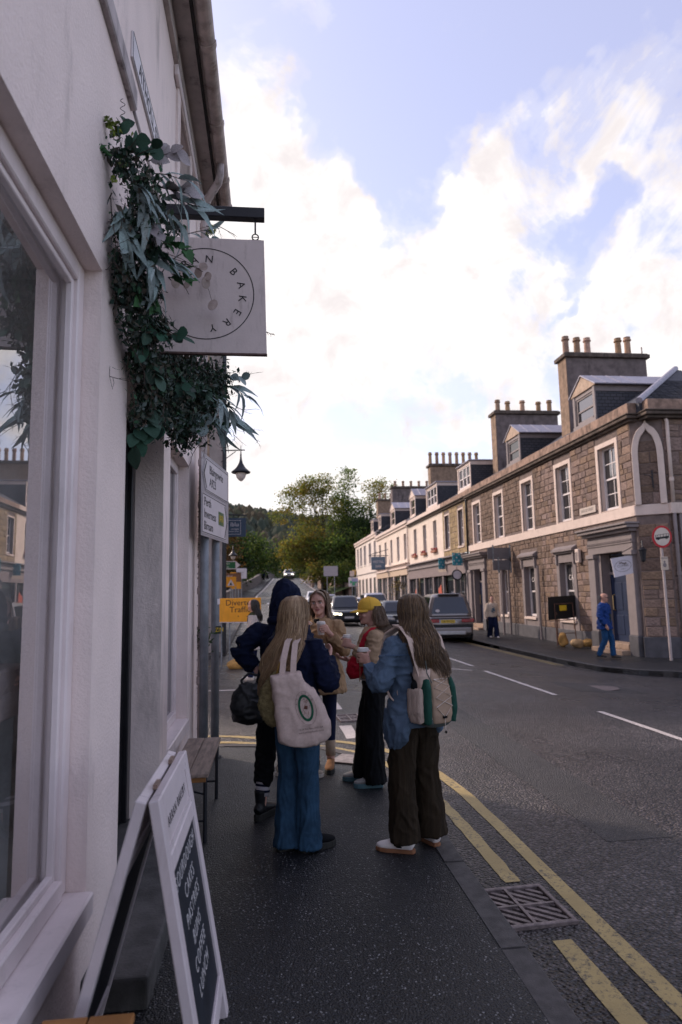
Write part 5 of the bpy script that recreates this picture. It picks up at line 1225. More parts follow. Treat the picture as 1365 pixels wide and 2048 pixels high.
# left of the road
tree('russet autumn tree behind the hanging blue sign', (-8.2, 80, zt(80)), 12, [(1.0, 0, 7.0, 3.4, 2.5, 3.2, 1), (-1.5, 0, 5.0, 3.2, 2.5, 3, 1), (2.6, 0, 4.2, 2.0, 2, 2, 1)], RUST, .36, 6000, .4, 21)
tree('dark green tree beside the bridge parapet', (-5.6, 90, zt(90)), 11, [(0.3, 0, 5.5, 2.6, 2.2, 3.0, 1), (1.6, 0, 3.2, 2.0, 2, 2.2, 1), (-1.6, 0, 3, 2, 2, 2.2, 1)], DARK+GREEN[:1], .36, 5600, .35, 22)
tree('green tree rising behind the bridge parapet farther on', (-3.2, 112, zt(112)), 10, [(0.2, 0, 5.0, 2.4, 2, 3.2, 1), (1.4, 0, 2.6, 1.6, 1.6, 2, 1)], DARK+GREEN, .42, 3400, .35, 23)

# ------------------------------------------------------------------ bridge parapets and road-side walls
M_WALLS = mat('parapet_stone', (.16, .135, .12), .95, .3, 2, .6, 10, dirt=(.05, .045, .04), dscale=1.5, damt=.6)
M_WALLP = mat('pinkish_wall_stone', (.26, .185, .15), .95, .25, 2, .5, 10)
def wall_run(label, path, h, m, th=.35, cope=True):
    t = thing('stone_wall', label, 'wall', (path[0][0], path[0][1], zr(path[0][1])))
    rs = []; rc = []
    for i, (x, y) in enumerate(path):
        z = zr(y)-.3; rs.append([(x-th/2, y, z), (x+th/2, y, z), (x+th/2, y, z+h+.3), (x-th/2, y, z+h+.3)])
        rc.append([(x-th/2-.06, y, z+h+.3), (x+th/2+.06, y, z+h+.3), (x+th/2+.06, y, z+h+.45), (x-th/2-.06, y, z+h+.45)])
    build(MB().rings(rs), 'wall_face', m, t)
    build(MB().rings(rc), 'coping', m, t)
    return t
wall_run('grey stone bridge parapet running along the left pavement', [(-5.8, 46), (-5.0, 60), (-4.4, 72), (-3.6, 88), (-2.0, 106), (-.9, 120), (.8, 140)], 1.15, M_WALLS)
wall_run('pinkish stone parapet on the right side of the bridge', [(6.6, 100), (6.6, 108), (7.0, 121), (8.6, 140)], 1.5, M_WALLP)
wall_run('low stone wall along the grass bank at the far right', [(9.9, 80.4), (8.6, 90), (7.4, 99)], 1.25, M_WALLP)

# ------------------------------------------------------------------ stone building across the side street (left)
M_TANST = mat('tan_ashlar', (.33, .25, .19), .9, .15, 2, .3, 12, dirt=(.16, .12, .09), dscale=1.5, damt=.5)
lb = thing('tan_stone_building', 'tan stone building across the side street behind the direction sign', 'building', (-6, 24, 0))
mb = MB(); mb.prism([(-1.46, 20.0, -.3), (-2.75, 34, -.3), (-12, 34, -.3), (-12, 20, -.3)], (0, 0, 9.9)); build(mb, 'wall', M_TANST, lb)
mb = MB(); mb.box(-1.82, -1.42, 19.93, 20.3, -.3, 9.4); build(mb, 'corner_pilaster', mat('grey_ashlar', (.26, .225, .21), .9, .15, 3, .3, 15), lb, bevel=.01)
mb = MB().cyl((-1.36, 19.98, 0), (-1.36, 19.98, 9.3), .06, n=10); build(mb, 'downpipe', M_BEAM, lb)
mb = MB()
for k in range(1, 22): mb.box(-2.6, -1.83, 19.994, 20.01, k*.43-.006, k*.43+.006)
build(mb, 'course_joint', mat('joint_dark', (.14, .11, .09), .95, .1), lb)
mb = MB().prism([(-1.36, 19.9, 9.6), (-2.65, 34.1, 9.6), (-12, 34.1, 9.6), (-12, 19.9, 9.6)], (0, 0, .2)); build(mb, 'parapet', M_TANST, lb)
# hanging blue sign
hb_ = thing('hanging_blue_sign', 'slate blue hanging sign with white lettering ending in iblu', 'sign', (-1.1, 22, 3.6))
mb = MB().box(-1.78, -.78, 21.97, 22.03, 3.64, 4.27); bo = build(mb, 'board', mat('slate_blue', (.035, .06, .10), .6, .1), hb_, bevel=.006)
put_text('iblu', .20, (-1.02, 21.966, 4.05), (1, 0, 0), (0, 0, 1), M_SWHITE, bo, align='RIGHT'); put_text('cottages', .075, (-1.02, 21.966, 3.90), (1, 0, 0), (0, 0, 1), M_SWHITE, bo, align='RIGHT'); put_text('kitchen & bar', .06, (-1.02, 21.966, 3.82), (1, 0, 0), (0, 0, 1), M_SWHITE, bo, align='RIGHT')
mb = MB(); mb.box(-1.70, -.955, 21.965, 21.968, 4.185, 4.195); mb.box(-1.70, -.955, 21.965, 21.968, 3.72, 3.73); mb.box(-.965, -.955, 21.965, 21.968, 3.73, 4.185); build(mb, 'border_line', M_SWHITE, bo)
mb = MB().tube([(-1.5, 22, 4.4), (-.75, 22, 4.36)], .02, 6); mb.tube([(-1.2, 22, 4.38), (-1.2, 22, 4.26)], .01, 6); mb.tube([(-.85, 22, 4.37), (-.85, 22, 4.26)], .01, 6); build(mb, 'bracket', M_BEAM, hb_)
# bracket lamps
M_LAMPGL = mat('lamp_glass', (.62, .55, .50), .15, .1, 6, spec=.6)
def bracket_lamp(label, x, y, zc, xw, s=1.0):
    t = thing('street_lamp', label, 'street lamp', (x, y, zc), group='bracket street lamps')
    mb = MB().tube([(xw, y, zc+.70*s), (x+.12*s, y, zc+.72*s)], .018, 6); mb.tube([(xw, y, zc+.35*s), (x-.15*s, y, zc+.68*s)], .012, 6); mb.tube([(x, y, zc+.45*s), (x, y, zc+.86*s)], [.02, .008], 6); build(mb, 'bracket', M_BEAM, t)
    mb = MB().lathe([(.02*s, zc+.62*s), (.03*s, zc+.45*s), (.06*s, zc+.33*s), (.13*s, zc+.20*s), (.20*s, zc+.13*s), (.285*s, zc+.06*s), (.27*s, zc+.03*s), (.15*s, zc+.02*s)], (x, y, 0), 18); build(mb, 'shade', M_BEAM, t, sm=True)
    mb = MB().lathe([(.155*s, zc+.03*s), (.15*s, zc-.03*s), (.12*s, zc-.12*s), (.06*s, zc-.19*s), (.012*s, zc-.215*s)], (x, y, 0), 16); build(mb, 'glass_bowl', M_LAMPGL, t, sm=True)
    return t
bracket_lamp('black bell shaped street lamp on a bracket above the direction sign', -.82, 19.0, 5.22, -1.40)
lamp2 = bracket_lamp('small far street lamp below the hanging blue sign', -2.2, 40, 4.05, -3.4, 1.0)
mb = MB().cyl((-3.4, 40, 0), (-3.4, 40, 5.1), .06, n=8); build(mb, 'lamp_post', M_BEAM, lamp2)

# ------------------------------------------------------------------ temporary and road signs, far left
def post_sign(name, label, x, y, z0, w, h, m, posts, tot, txt=None, tm=None, ts=.2, bz=.0, mp=None):
    g = zr(y)-.1 if y > 45 else 0.0
    t = thing(name, label, 'road sign', (x, y, g)); mp = mp or M_GALV
    for dx in posts: mb = MB().cyl((x+dx, y+.05, g), (x+dx, y+.05, z0+h), .038, n=8); build(mb, 'post', mp, t)
    mb = MB().box(x-w/2, x+w/2, y-.015, y+.015, z0, z0+h); p = build(mb, 'panel', m, t, bevel=.004)
    if txt:
        for s_, dz, sz in txt: put_text(s_, sz, (x, y-.0165, z0+dz), (1, 0, 0), (0, 0, 1), tm, p)
    return t, p
M_ORANGE = mat('orange_sign', (.72, .30, .015), .5, .08, 4, dirt=(.4, .2, .03), damt=.4)
dv = thing('diversion_sign', 'orange temporary sign reading Diverted Traffic on a metal frame', 'road sign', (-.7, 16.6, -.1))
mb = MB().box(-1.35, -.22, 16.58, 16.60, 1.03, 1.62); dp_ = build(mb, 'panel', M_ORANGE, dv, bevel=.02)
for s_, z in (('Diverted', 1.50), ('Traffic', 1.33)): put_text(s_, .20, (-.74, 16.577, z), (1, 0, 0), (0, 0, 1), M_BLACKINK, dp_)
mb = MB().prism([(-.52, 16.578, 1.07), (-.44, 16.578, 1.07), (-.44, 16.578, 1.15), (-.38, 16.578, 1.15), (-.48, 16.578, 1.25), (-.58, 16.578, 1.15), (-.52, 16.578, 1.15)], (0, -.001, 0)); mb.lathe([(.015, -.001), (.015, .001)], n=8).xf(Matrix.Translation((-.78, 16.577, 1.17)) @ Matrix.Rotation(pi/2, 4, 'X'), 14); build(mb, 'arrow', M_BLACKINK, dp_)
for dx in (-1.2, -1.0, -.36):
    mb = MB().tube([(dx, 16.62, 1.5), (dx, 16.66, -.1)], .02, 6); build(mb, 'frame_leg', M_GALV, dv)
mb = MB().tube([(-1.35, 16.57, 1.035), (-.25, 16.57, 1.0)], .008, 6); build(mb, 'rail', M_SWHITE, dv)
# sandbags at its foot
M_SACK = mat('orange_brown_sack', (.36, .20, .06), .85, .35, 7, .4, 30)
def sack(label, c, rx, ry, rz, m, seed, group):
    rr = random.Random(seed); mb = MB().ball(c, rx, ry, rz, 14, 9)
    mb.v = [tuple(Vector(v)+Vector((mnoise.noise(Vector(v)*6+Vector((seed, 0, 0))), mnoise.noise(Vector(v)*6+Vector((0, seed, 0))), mnoise.noise(Vector(v)*6+Vector((0, 0, seed)))))*min(rx, rz)*.45) for v in mb.v]
    o = build(mb, 'sandbag', m, None, sm=True); return tag(o, label, 'sandbag', group)
sack('orange brown sandbag on the pavement behind the black handbag', (-.82, 16.5, .02), .22, .16, .14, M_SACK, 1, 'sandbags')
sack('dark green sandbag beside the orange diversion sign', (-.52, 16.6, -.0), .24, .16, .1, mat('green_sack', (.015, .07, .04), .8, .3, 7), 2, 'sandbags')
post_sign('tourist_sign', 'brown tourist sign on the far left pavement', -2.75, 42, 2.55, 1.9, .55, mat('sign_brown', (.16, .075, .04), .5, .1), (-.6, .6), 3, [('Cathedral', .36, .2), ('River Walk', .14, .2)], M_SWHITE)
gs, gp = post_sign('green_arrow_sign', 'green arrow shaped direction sign with white border on the far left', -2.55, 38, 3.20, 1.2, .46, M_SGREEN, (-.3,), 3.6, [("St Mary's", .32, .15), ('Garden', .13, .15)], M_SWHITE)
mb = MB(); mb.prism([(-1.95, 37.98, 3.20), (-1.68, 37.98, 3.43), (-1.95, 37.98, 3.66)], (0, .03, 0)); build(mb, 'arrow_point', M_SWHITE, gs)
mb = MB(); mb.box(-3.2, -1.95, 37.975, 37.984, 3.20, 3.24); mb.box(-3.2, -1.95, 37.975, 37.984, 3.62, 3.66); build(mb, 'border', M_SWHITE, gp)
post_sign('yellow_board', 'plain yellow sign board behind the brown tourist sign', -2.35, 46, 2.15, .75, 1.15, M_ORANGE, (-.2, .2), 3)
ws, wp = post_sign('warning_sign', 'orange warning sign with a white triangle on a single post', -2.33, 40, 2.2, .62, .62, M_ORANGE, (0,), 2.7)
mb = MB().prism([(-2.55, 39.98, 2.28), (-2.11, 39.98, 2.28), (-2.33, 39.98, 2.68)], (0, -.004, 0)); build(mb, 'triangle', M_SWHITE, wp); mb = MB().prism([(-2.42, 39.975, 2.32), (-2.24, 39.975, 2.32), (-2.33, 39.975, 2.5)], (0, -.004, 0)); build(mb, 'symbol', M_BLACKINK, wp)
post_sign('information_sign', 'small square white sign on a grey post before the parapet', -1.95, 46, 2.85, .72, .72, M_SWHITE, (0,), 3.6, [('parking', .44, .1), ('zone', .26, .1)], M_GREYP)
post_sign('notice_board', 'pale notice panel on a pale column below the brown sign', -2.35, 30, 1.45, .5, .55, mat('notice_print', (.15, .16, .14), .6, .7, 9), (-.15, .15), 2, mp=M_SWHITE)
post_sign('reversed_road_sign', 'large grey back of a road sign on two posts before the trees', 5.8, 62, 3.35, 1.35, .95, M_SGREY, (-.35, .35), 4.2)
post_sign('small_sign_pair', 'small cream sign on a twin post by the grass bank', 8.35, 66, 3.4, .45, .55, M_CREAMT, (0,), 4)
post_sign('parking_plate', 'small lilac blue parking plate on the grass verge post', 8.62, 65.8, 2.85, .6, .3, mat('lilac_plate', (.35, .35, .55), .5, .1), (0,), 3)

# ------------------------------------------------------------------ signs and furniture on the right pavement
bs = thing('no_buses_sign', 'round red and white no buses sign on a slim grey pole at the right edge', 'road sign', (10.62, 16.62, -.3))
mb = MB().cyl((10.62, 16.62, -.3), (10.60, 16.62, 3.0), .036, n=10); build(mb, 'pole', mat('pale_pole', (.40, .33, .31), .5, .1, 6), bs)
Rx = Matrix.Rotation(pi/2, 4, 'X')
def disc(mb, c, r, th, n=28): 
    i0 = len(mb.v); mb.lathe([(r, -th), (r, th)], (0, 0, 0), n); return mb.xf(Matrix.Translation(c) @ Matrix.Rotation(radians(-22), 4, 'Z') @ Matrix.Diagonal((.80, 1, 1, 1)) @ Rx, i0)
build(disc(MB(), (10.60, 16.56, 3.04), .305, .008), 'disc', mat('sign_red', (.45, .012, .02), .45, .08), bs)
dc = build(disc(MB(), (10.60, 16.552, 3.04), .245, .008), 'white_face', mat('sign_cream', (.60, .52, .44), .45, .05), bs)
def bq(mb, x0, x1, z0, z1, y=16.54): return mb.add([(10.60+x, y+(-.40)*x, 3.04+z+x*.12) for x, z in ((x0, z0), (x1, z0), (x1, z1), (x0, z1))], [(0, 1, 2, 3)])
mb = MB(); bq(mb, -.155, .155, -.055, .0); bq(mb, -.155, .155, .058, .068); bq(mb, -.155, -.14, -.055, .068)
for x in (-.11, -.05, .02, .09, .147): bq(mb, x, x+.012, 0, .06)
bq(mb, -.12, -.07, -.075, -.05); bq(mb, .07, .12, -.075, -.05); build(mb, 'bus_symbol', M_BLACKINK, dc)
mb = MB().box(10.52, 10.73, 16.57, 16.58, 2.14, 2.50); np = build(mb, 'notice_plate', mat('notice_cream', (.52, .42, .33), .6, .1), bs)
mb = MB(); mb.box(10.53, 10.72, 16.566, 16.569, 2.45, 2.47); mb.ball((10.625, 16.568, 2.27), .055, .003, .06, 10, 6); mb.ball((10.625, 16.568, 2.36), .03, .003, .03, 8, 6); build(mb, 'print', M_GREYP, np)
# black temporary sign seen from behind, on an easel frame
es = thing('reversed_temporary_sign', 'black back of a temporary road sign on a rusty frame outside the cafe', 'road sign', (10.0, 21.6, -.22))
mb = MB().add([(9.42, 21.45, 1.42), (10.55, 21.60, 1.47), (10.55, 21.60, .72), (9.40, 21.45, .64), (9.42, 21.47, 1.42), (10.55, 21.62, 1.47), (10.55, 21.62, .72), (9.40, 21.47, .64)], [(0,1,2,3),(7,6,5,4),(0,4,5,1),(1,5,6,2),(2,6,7,3),(3,7,4,0)]); eb = build(mb, 'panel', mat('black_sign_back', (.008, .008, .009), .6, .2), es)
mb = MB().add([(9.80, 21.43, 1.13), (10.07, 21.465, 1.14), (10.07, 21.465, .96), (9.80, 21.43, .95)], [(0, 1, 2, 3)]); build(mb, 'yellow_label', M_SYEL, eb)
M_RUST = mat('rusty_frame', (.10, .05, .035), .8, .4, 15)
for a, b in (((9.62, 21.42, 1.2), (9.60, 21.3, -.22)), ((10.3, 21.5, 1.2), (10.28, 21.3, -.22)), ((9.70, 21.46, .9), (9.95, 22.0, -.22)), ((10.35, 21.55, .9), (10.62, 22.1, -.22))):
    mb = MB().tube([a, b], .018, 6); build(mb, 'frame_leg', M_RUST, es)
mb = MB().tube([(9.61, 21.36, .62), (10.3, 21.42, .64)], .014, 6); mb.tube([(9.60, 21.34, .2), (10.29, 21.38, .2)], .014, 6); mb.tube([(9.66, 21.40, 1.18), (10.3, 21.47, 1.2)], .014, 6); build(mb, 'cross_rail', M_RUST, es)
sack('upright orange sandbag leaning on the frame of the black sign', (9.78, 21.25, -.02), .18, .14, .24, M_SACK, 3, 'sandbags')
sack('pale orange sandbag lying in front of the black sign', (10.05, 20.75, -.10), .26, .18, .13, mat('pale_sack', (.40, .26, .13), .85, .3, 8, .4, 30), 4, 'sandbags')
sack('orange sandbag lying nearest the blue door', (10.42, 20.7, -.10), .26, .18, .13, M_SACK, 5, 'sandbags')
# back of the direction signs on the right pavement
bk2 = thing('reversed_direction_sign', 'two grey direction panels seen from behind on posts outside the cafe', 'road sign', (10.2, 27.4, -.22))
for z0, z1, x0, x1 in ((3.02, 3.52, 9.38, 10.42), (2.55, 2.98, 9.60, 10.42)):
    mb = MB().box(x0, x1, 27.3, 27.33, z0, z1); p = build(mb, 'panel', mat('grey_sign_back', (.13, .12, .125), .6, .1, 5), bk2, bevel=.004)
    mb = MB()
    for x in (x0+.25, x1-.03): mb.box(x-.03, x+.03, 27.27, 27.30, z0-.12, z1+.12)
    build(mb, 'bracket', M_GALV, p)
for x, y in ((10.0, 27.38), (10.3, 27.38)):
    mb = MB().cyl((x, y, -.22), (x, y, 3.5), .045, n=10); build(mb, 'post', M_GREYP, bk2)
mb = MB().cyl((10.33, 24.3, -.22), (10.33, 24.3, 2.6), .045, n=8); o = build(mb, 'slim_downpipe', M_GREYP, ba)
# ------------------------------------------------------------------ cars
M_TYRE = mat('tyre_rubber', (.012, .012, .013), .85, .2, 20)
M_RIM = mat('alloy_rim', (.35, .34, .35), .35, .1, 10, metallic=.7)
M_CARGL = mat('car_glass', (.012, .016, .024), .05, .2, 2, spec=.8)
M_CARTRIM = mat('car_black_trim', (.015, .015, .017), .6, .2, 10)
M_LAMPR = mat('red_tail_lamp', (.28, .015, .02), .25, .3, 12, spec=.7)
M_LAMPC = mat('clear_headlamp', (.55, .54, .52), .15, .2, 9, spec=.8)
M_LAMPON = mat('lit_headlamp', (1.0, .90, .66), .3, .0, 3, emit=3.0)
M_PLATEY = mat('yellow_number_plate', (.62, .42, .05), .5, .05)
M_PLATEW = mat('white_number_plate', (.62, .60, .58), .5, .05)
def paint(name, c, metal=.3): return mat('car_paint_'+name, c, .32, .06, 2, metallic=metal, spec=.5, coat=.7)
def car(label, x, y, rz, Lc, W, H, pnt, kind='suv', lit=False, plate='AB12 CDE', group='cars in the street', zoff=None, detail=1):
    z = (road_z(x, y) if zoff is None else zoff)+.004
    t = thing('car', label, 'car', (x, y, z), group=group, rz=rz, world=False)
    h = W/2; bl = H*(.56 if kind == 'suv' else .60); f, r = Lc/2, -Lc/2
    # lower body: rings along the length
    st = [(f, .74, .40, bl*.72), (f-.10, .90, .26, bl*.84), (f-.35, .97, .22, bl*.92), (f-1.15, 1.0, .20, bl*.98), (f-1.45, 1.0, .20, bl), (0, 1.0, .20, bl), (r+.9, 1.0, .20, bl*1.0), (r+.25, .985, .24, bl*.99), (r+.06, .93, .30, bl*.95), (r, .86, .38, bl*.90)]
    rs = []
    for yy, w, zb, ztp in st:
        w *= h; m = (zb+ztp)/2
        half = [(w*.80, zb), (w*.97, zb+.10), (w, m), (w*.985, ztp-.14), (w*.93, ztp-.03), (w*.80, ztp)]
        rs.append([(px, yy, pz) for px, pz in half]+[(-px, yy, pz) for px, pz in half[::-1]])
    body = build(MB().rings(rs), 'body', pnt, t, sm=True)
    # cabin
    if kind == 'suv': low = (f-1.35, r+.02); upp = (f-2.05, r+.28)
    elif kind == 'van': low = (f-.75, r+.02); upp = (f-1.35, r+.12)
    else: low = (f-1.25, r+.45); upp = (f-2.05, r+1.15)
    wl, wu = h*.93, h*.70
    def ring(y0, y1, w, zz, c=.16): return [(w-c, y0, zz), (w, y0-c, zz), (w, y1+c, zz), (w-c, y1, zz), (-w+c, y1, zz), (-w, y1+c, zz), (-w, y0-c, zz), (-w+c, y0, zz)]
    cabs = MB().rings([ring(low[0], low[1], wl, bl-.06), ring(low[0]-.02, low[1]+.0, wl, bl), ring(upp[0]+.06, upp[1]-.03, wu+.02, H-.10), ring(upp[0]-.06, upp[1]+.05, wu-.06, H-.02), ring(upp[0]-.3, upp[1]+.3, wu-.25, H)])
    cb_ = build(cabs, 'cabin', pnt, t, sm=False); b_ = cb_.modifiers.new('b', 'BEVEL'); b_.width = .05; b_.segments = 3; smooth(cb_.data)
    def lerp(a, b, s): return a+(b-a)*s
    def gl(name, q0, q1, q2, q3, n):
        n = Vector(n).normalized()*.018; mb = MB().quad(*[Vector(q)+n for q in (q0, q1, q2, q3)]); o_ = build(mb, name, M_CARGL, t); o_.modifiers.new('s', 'SOLIDIFY').thickness = .02; return o_
    z0, z1 = bl+.06, H-.14; s0, s1 = (z0-bl)/(H-.1-bl), (z1-bl)/(H-.1-bl)
    def yb(s): return lerp(low[1], upp[1]-.03, s)
    def yf(s): return lerp(low[0]-.02, upp[0]+.06, s)
    def ww(s): return lerp(wl, wu+.02, s)
    m = .13
    gl('rear_window', (-ww(s0)+m, yb(s0), z0), (ww(s0)-m, yb(s0), z0), (ww(s1)-m, yb(s1), z1), (-ww(s1)+m, yb(s1), z1), (0, -1, .25))
    gl('windscreen', (-ww(s0)+m, yf(s0), z0), (ww(s0)-m, yf(s0), z0), (ww(s1)-m, yf(s1), z1), (-ww(s1)+m, yf(s1), z1), (0, 1, .6))
    for sx in (-1, 1):
        ya, yb_ = yf(s0)-.30, yb(s0)+.22
        k = 3 if kind != 'saloon' else 2
        for i in range(k):
            a0, a1 = lerp(ya, yb_, i/k)-.03, lerp(ya, yb_, (i+1)/k)+.03
            ta, tb = lerp(yf(s1)-.18, yb(s1)+.2, i/k)-.03, lerp(yf(s1)-.18, yb(s1)+.2, (i+1)/k)+.03
            gl('side_window', (sx*ww(s0), a0, z0), (sx*ww(s0), a1, z0), (sx*ww(s1), tb, z1), (sx*ww(s1), ta, z1), (sx, 0, .3))
        # wheels
        for yy in (f-.86, r+.88):
            wr = .36 if kind != 'saloon' else .32
            mb = MB().lathe([(wr-.09, -.11), (wr-.02, -.11), (wr, -.08), (wr, .08), (wr-.02, .11), (wr-.09, .11)], n=20).xf(Matrix.Translation((sx*(h-.11), yy, wr)) @ Matrix.Rotation(pi/2, 4, 'Y')); wh = build(mb, 'wheel', M_TYRE, t, sm=False)
            mb = MB().lathe([(.03, .085), (wr-.10, .10), (wr-.09, .06), (.05, .06)], n=20).xf(Matrix.Translation((sx*(h-.11), yy, wr)) @ Matrix.Rotation(sx*pi/2, 4, 'Y')); build(mb, 'rim', M_RIM, wh)
            mb = MB().lathe([(wr+.06, -.02), (wr+.06, .02)], n=20).xf(Matrix.Translation((sx*(h-.015), yy, wr+.02)) @ Matrix.Rotation(pi/2, 4, 'Y')); build(mb, 'wheel_arch', M_CARTRIM, t)
        mb = MB().ball((sx*(h+.10), low[0]-.35, bl+.10), .11, .07, .08, 10, 6); build(mb, 'mirror', pnt, t, sm=True)
        mb = MB().obox((sx*(h*.72), r+.01, bl*.80), (.24, .03*0, 0), (0, .03, 0), (0, 0, .07)); build(mb, 'tail_lamp', M_LAMPR, t, bevel=.02)
        mb = MB().obox((sx*(h*.66), f-.06, bl*.72), (.22, sx*-.05, .015), (0, .06, 0), (0, 0, .055)); build(mb, 'headlamp', M_LAMPON if lit else M_LAMPC, t, bevel=.02)
        mb = MB().obox((sx*(h*.70), r+.0, .52), (.15, 0, 0), (0, .02, 0), (0, 0, .035)); build(mb, 'fog_lamp', M_LAMPR, t)
    # bumpers, grille, plates, skirt
    mb = MB().box(-h*.88, h*.88, r-.03, r+.12, .34, .60); build(mb, 'rear_bumper', pnt if detail == 2 else M_CARTRIM, t, bevel=.05, seg=2)
    mb = MB().box(-h*.62, h*.62, r-.045, r+.05, .30, .45); build(mb, 'rear_skid_plate', M_RIM if detail == 2 else M_CARTRIM, t, bevel=.03, seg=2)
    mb = MB().box(-h*.85, h*.85, f-.14, f+.02, .30, .50); build(mb, 'front_bumper', M_CARTRIM, t, bevel=.04, seg=2)
    mb = MB().box(-h*.52, h*.52, f-.10, f+.012, .54, .76); build(mb, 'grille', M_CARTRIM, t, bevel=.02)
    mb = MB().box(-.26, .26, f+.01, f+.03, .42, .53); build(mb, 'front_plate', M_PLATEW, t)
    xo = -.10 if detail == 2 else 0
    mb = MB().box(xo-.27, xo+.27, r-.03, r-.005, bl*.72, bl*.72+.12); rp = build(mb, 'rear_plate', M_PLATEY, t)
    me = text_mesh(plate, .11, .001); me.transform(Matrix.Translation((xo, r-.032, bl*.72+.06)) @ Matrix.Rotation(pi/2, 4, 'X')); me.materials.clear(); link('plate_lettering', me, M_BLACKINK, rp)
    mb = MB().box(-h*.93, h*.93, r+.5, f-.5, .16, .30); build(mb, 'underbody', M_CARTRIM, t)
    if detail == 2:
        mb = MB().box(-h*.80, h*.80, r-.012, r+.05, bl*.86, bl*.90); build(mb, 'tailgate_strip', M_CARTRIM, t)
        mb = MB().box(-h*.90, h*.90, r-.02, r+.06, .58, .70); build(mb, 'bumper_strip', M_CARTRIM, t)
        mb = MB().lathe([(.085, -.002), (.085, .002)], n=16).xf(Matrix.Translation((-h*.52, yb(.16)-.05, bl+.17)) @ Matrix.Diagonal((1, 1, .7, 1)) @ Matrix.Rotation(pi/2, 4, 'X')); build(mb, 'sticker', M_SWHITE, t)
        mb = MB().box(-h*.45, h*.45, upp[1]-.20, upp[1]+.1, H-.04, H+.01); build(mb, 'roof_spoiler', pnt, t, bevel=.02, seg=2)
    return t
car('grey off-road estate car parked at the right kerb, rear towards the camera', 7.22, 27.2, radians(-7), 4.85, 1.86, 1.88, paint('warm_grey', (.20, .18, .18), .5), 'suv', plate='DE W22A', detail=2)
car('black car with a lit headlamp coming up the middle of the street', 4.35, 38.2, radians(180), 4.5, 1.92, 1.66, paint('black', (.012, .014, .020), .2), 'suv', lit=True)
car('silver people carrier parked facing the camera in front of the cream shops', 7.0, 43.5, radians(178), 4.6, 1.9, 1.95, paint('silver', (.45, .43, .45), .5), 'suv')
car('dark hatchback parked between the grey estate and the silver car', 6.75, 35.2, radians(179), 4.1, 1.78, 1.5, paint('dark_blue', (.03, .035, .045), .3), 'suv')
car('white car parked by the kerb behind the black car', 6.9, 50.5, radians(180), 4.4, 1.85, 1.55, paint('white', (.62, .60, .58), .0), 'saloon')
car('dark grey car queueing behind the black car', 5.0, 50.5, radians(180), 4.3, 1.8, 1.5, paint('slate', (.10, .095, .11), .4), 'saloon')
car('pale silver car farther back in the oncoming queue', 5.1, 57.5, radians(180), 4.3, 1.8, 1.5, paint('pale_silver', (.40, .38, .40), .5), 'saloon')
car('white car at the back of the oncoming queue', 4.4, 65, radians(180), 4.2, 1.8, 1.5, MATS['car_paint_white'], 'saloon')
car('silver car driving away in the left lane beside the hood', 1.0, 44.5, radians(0), 4.3, 1.8, 1.5, MATS['car_paint_silver'], 'suv')
car('small white car on the left lane ahead of the silver car', .9, 52.5, radians(2), 4.2, 1.8, 1.5, MATS['car_paint_white'], 'suv')
car('white car with lit headlamps on the crest of the bridge', 3.4, 118, radians(180), 4.3, 1.85, 1.65, MATS['car_paint_white'], 'suv', lit=True, zoff=zr(118)-.12)
# ------------------------------------------------------------------ people
def chain(mb, pts, lat=(1, 0, 0), n=14, sq=2.0):
    """closed loft through (position, rx, ry); rx lies along lat, ry across it"""
    P_ = [Vector(p[0]) for p in pts]; lat = Vector(lat); rs = []
    for i, p in enumerate(pts):
        t = P_[min(i+1, len(P_)-1)]-P_[max(i-1, 0)]; t = t.normalized() if t.length > 1e-8 else Vector((0, 0, 1))
        l = lat-t*lat.dot(t); l = l.normalized() if l.length > 1e-5 else t.orthogonal().normalized(); d = t.cross(l)
        ring = []
        for k in range(n):
            q = 2*pi*k/n; c, s = cos(q), sin(q)
            if sq != 2.0: c, s = math.copysign(abs(c)**(2/sq), c), math.copysign(abs(s)**(2/sq), s)
            ring.append(P_[i]+l*(p[1]*c)+d*(p[2]*s))
        rs.append(ring)
    return mb.rings(rs)
def limb(mb, pts, n=12):
    """round limb through (position, r), resampled with a rounded bend"""
    P_ = [(Vector(p), r) for p, r in pts]; out = [P_[0]]
    for i in range(1, len(P_)-1):
        (a, ra), (b, rb), (c, rc) = P_[i-1], P_[i], P_[i+1]
        for s in (.30, .12): out.append((b+(a-b)*s, rb+(ra-rb)*s))
        m = b+((a-b)*.12+(c-b)*.12)*.35; out.append((m, rb))
        for s in (.12, .30): out.append((b+(c-b)*s, rb+(rc-rb)*s))
    out.append(P_[-1])
    return chain(mb, [(p, r, r) for p, r in out], (.3, .2, .9), n)
def remesh(mb, voxel, it=3, fac=.5, name='body'):
    me = mb.mesh('tmp'); ob = bpy.data.objects.new('tmp', me); COL.objects.link(ob)
    m = ob.modifiers.new('r', 'REMESH'); m.mode = 'VOXEL'; m.voxel_size = voxel
    if it: s = ob.modifiers.new('s', 'SMOOTH'); s.iterations = it; s.factor = fac
    dg = bpy.context.evaluated_depsgraph_get()
    out = bpy.data.meshes.new_from_object(ob.evaluated_get(dg)); out.name = name
    bpy.data.objects.remove(ob); bpy.data.meshes.remove(me); smooth(out)
    return out
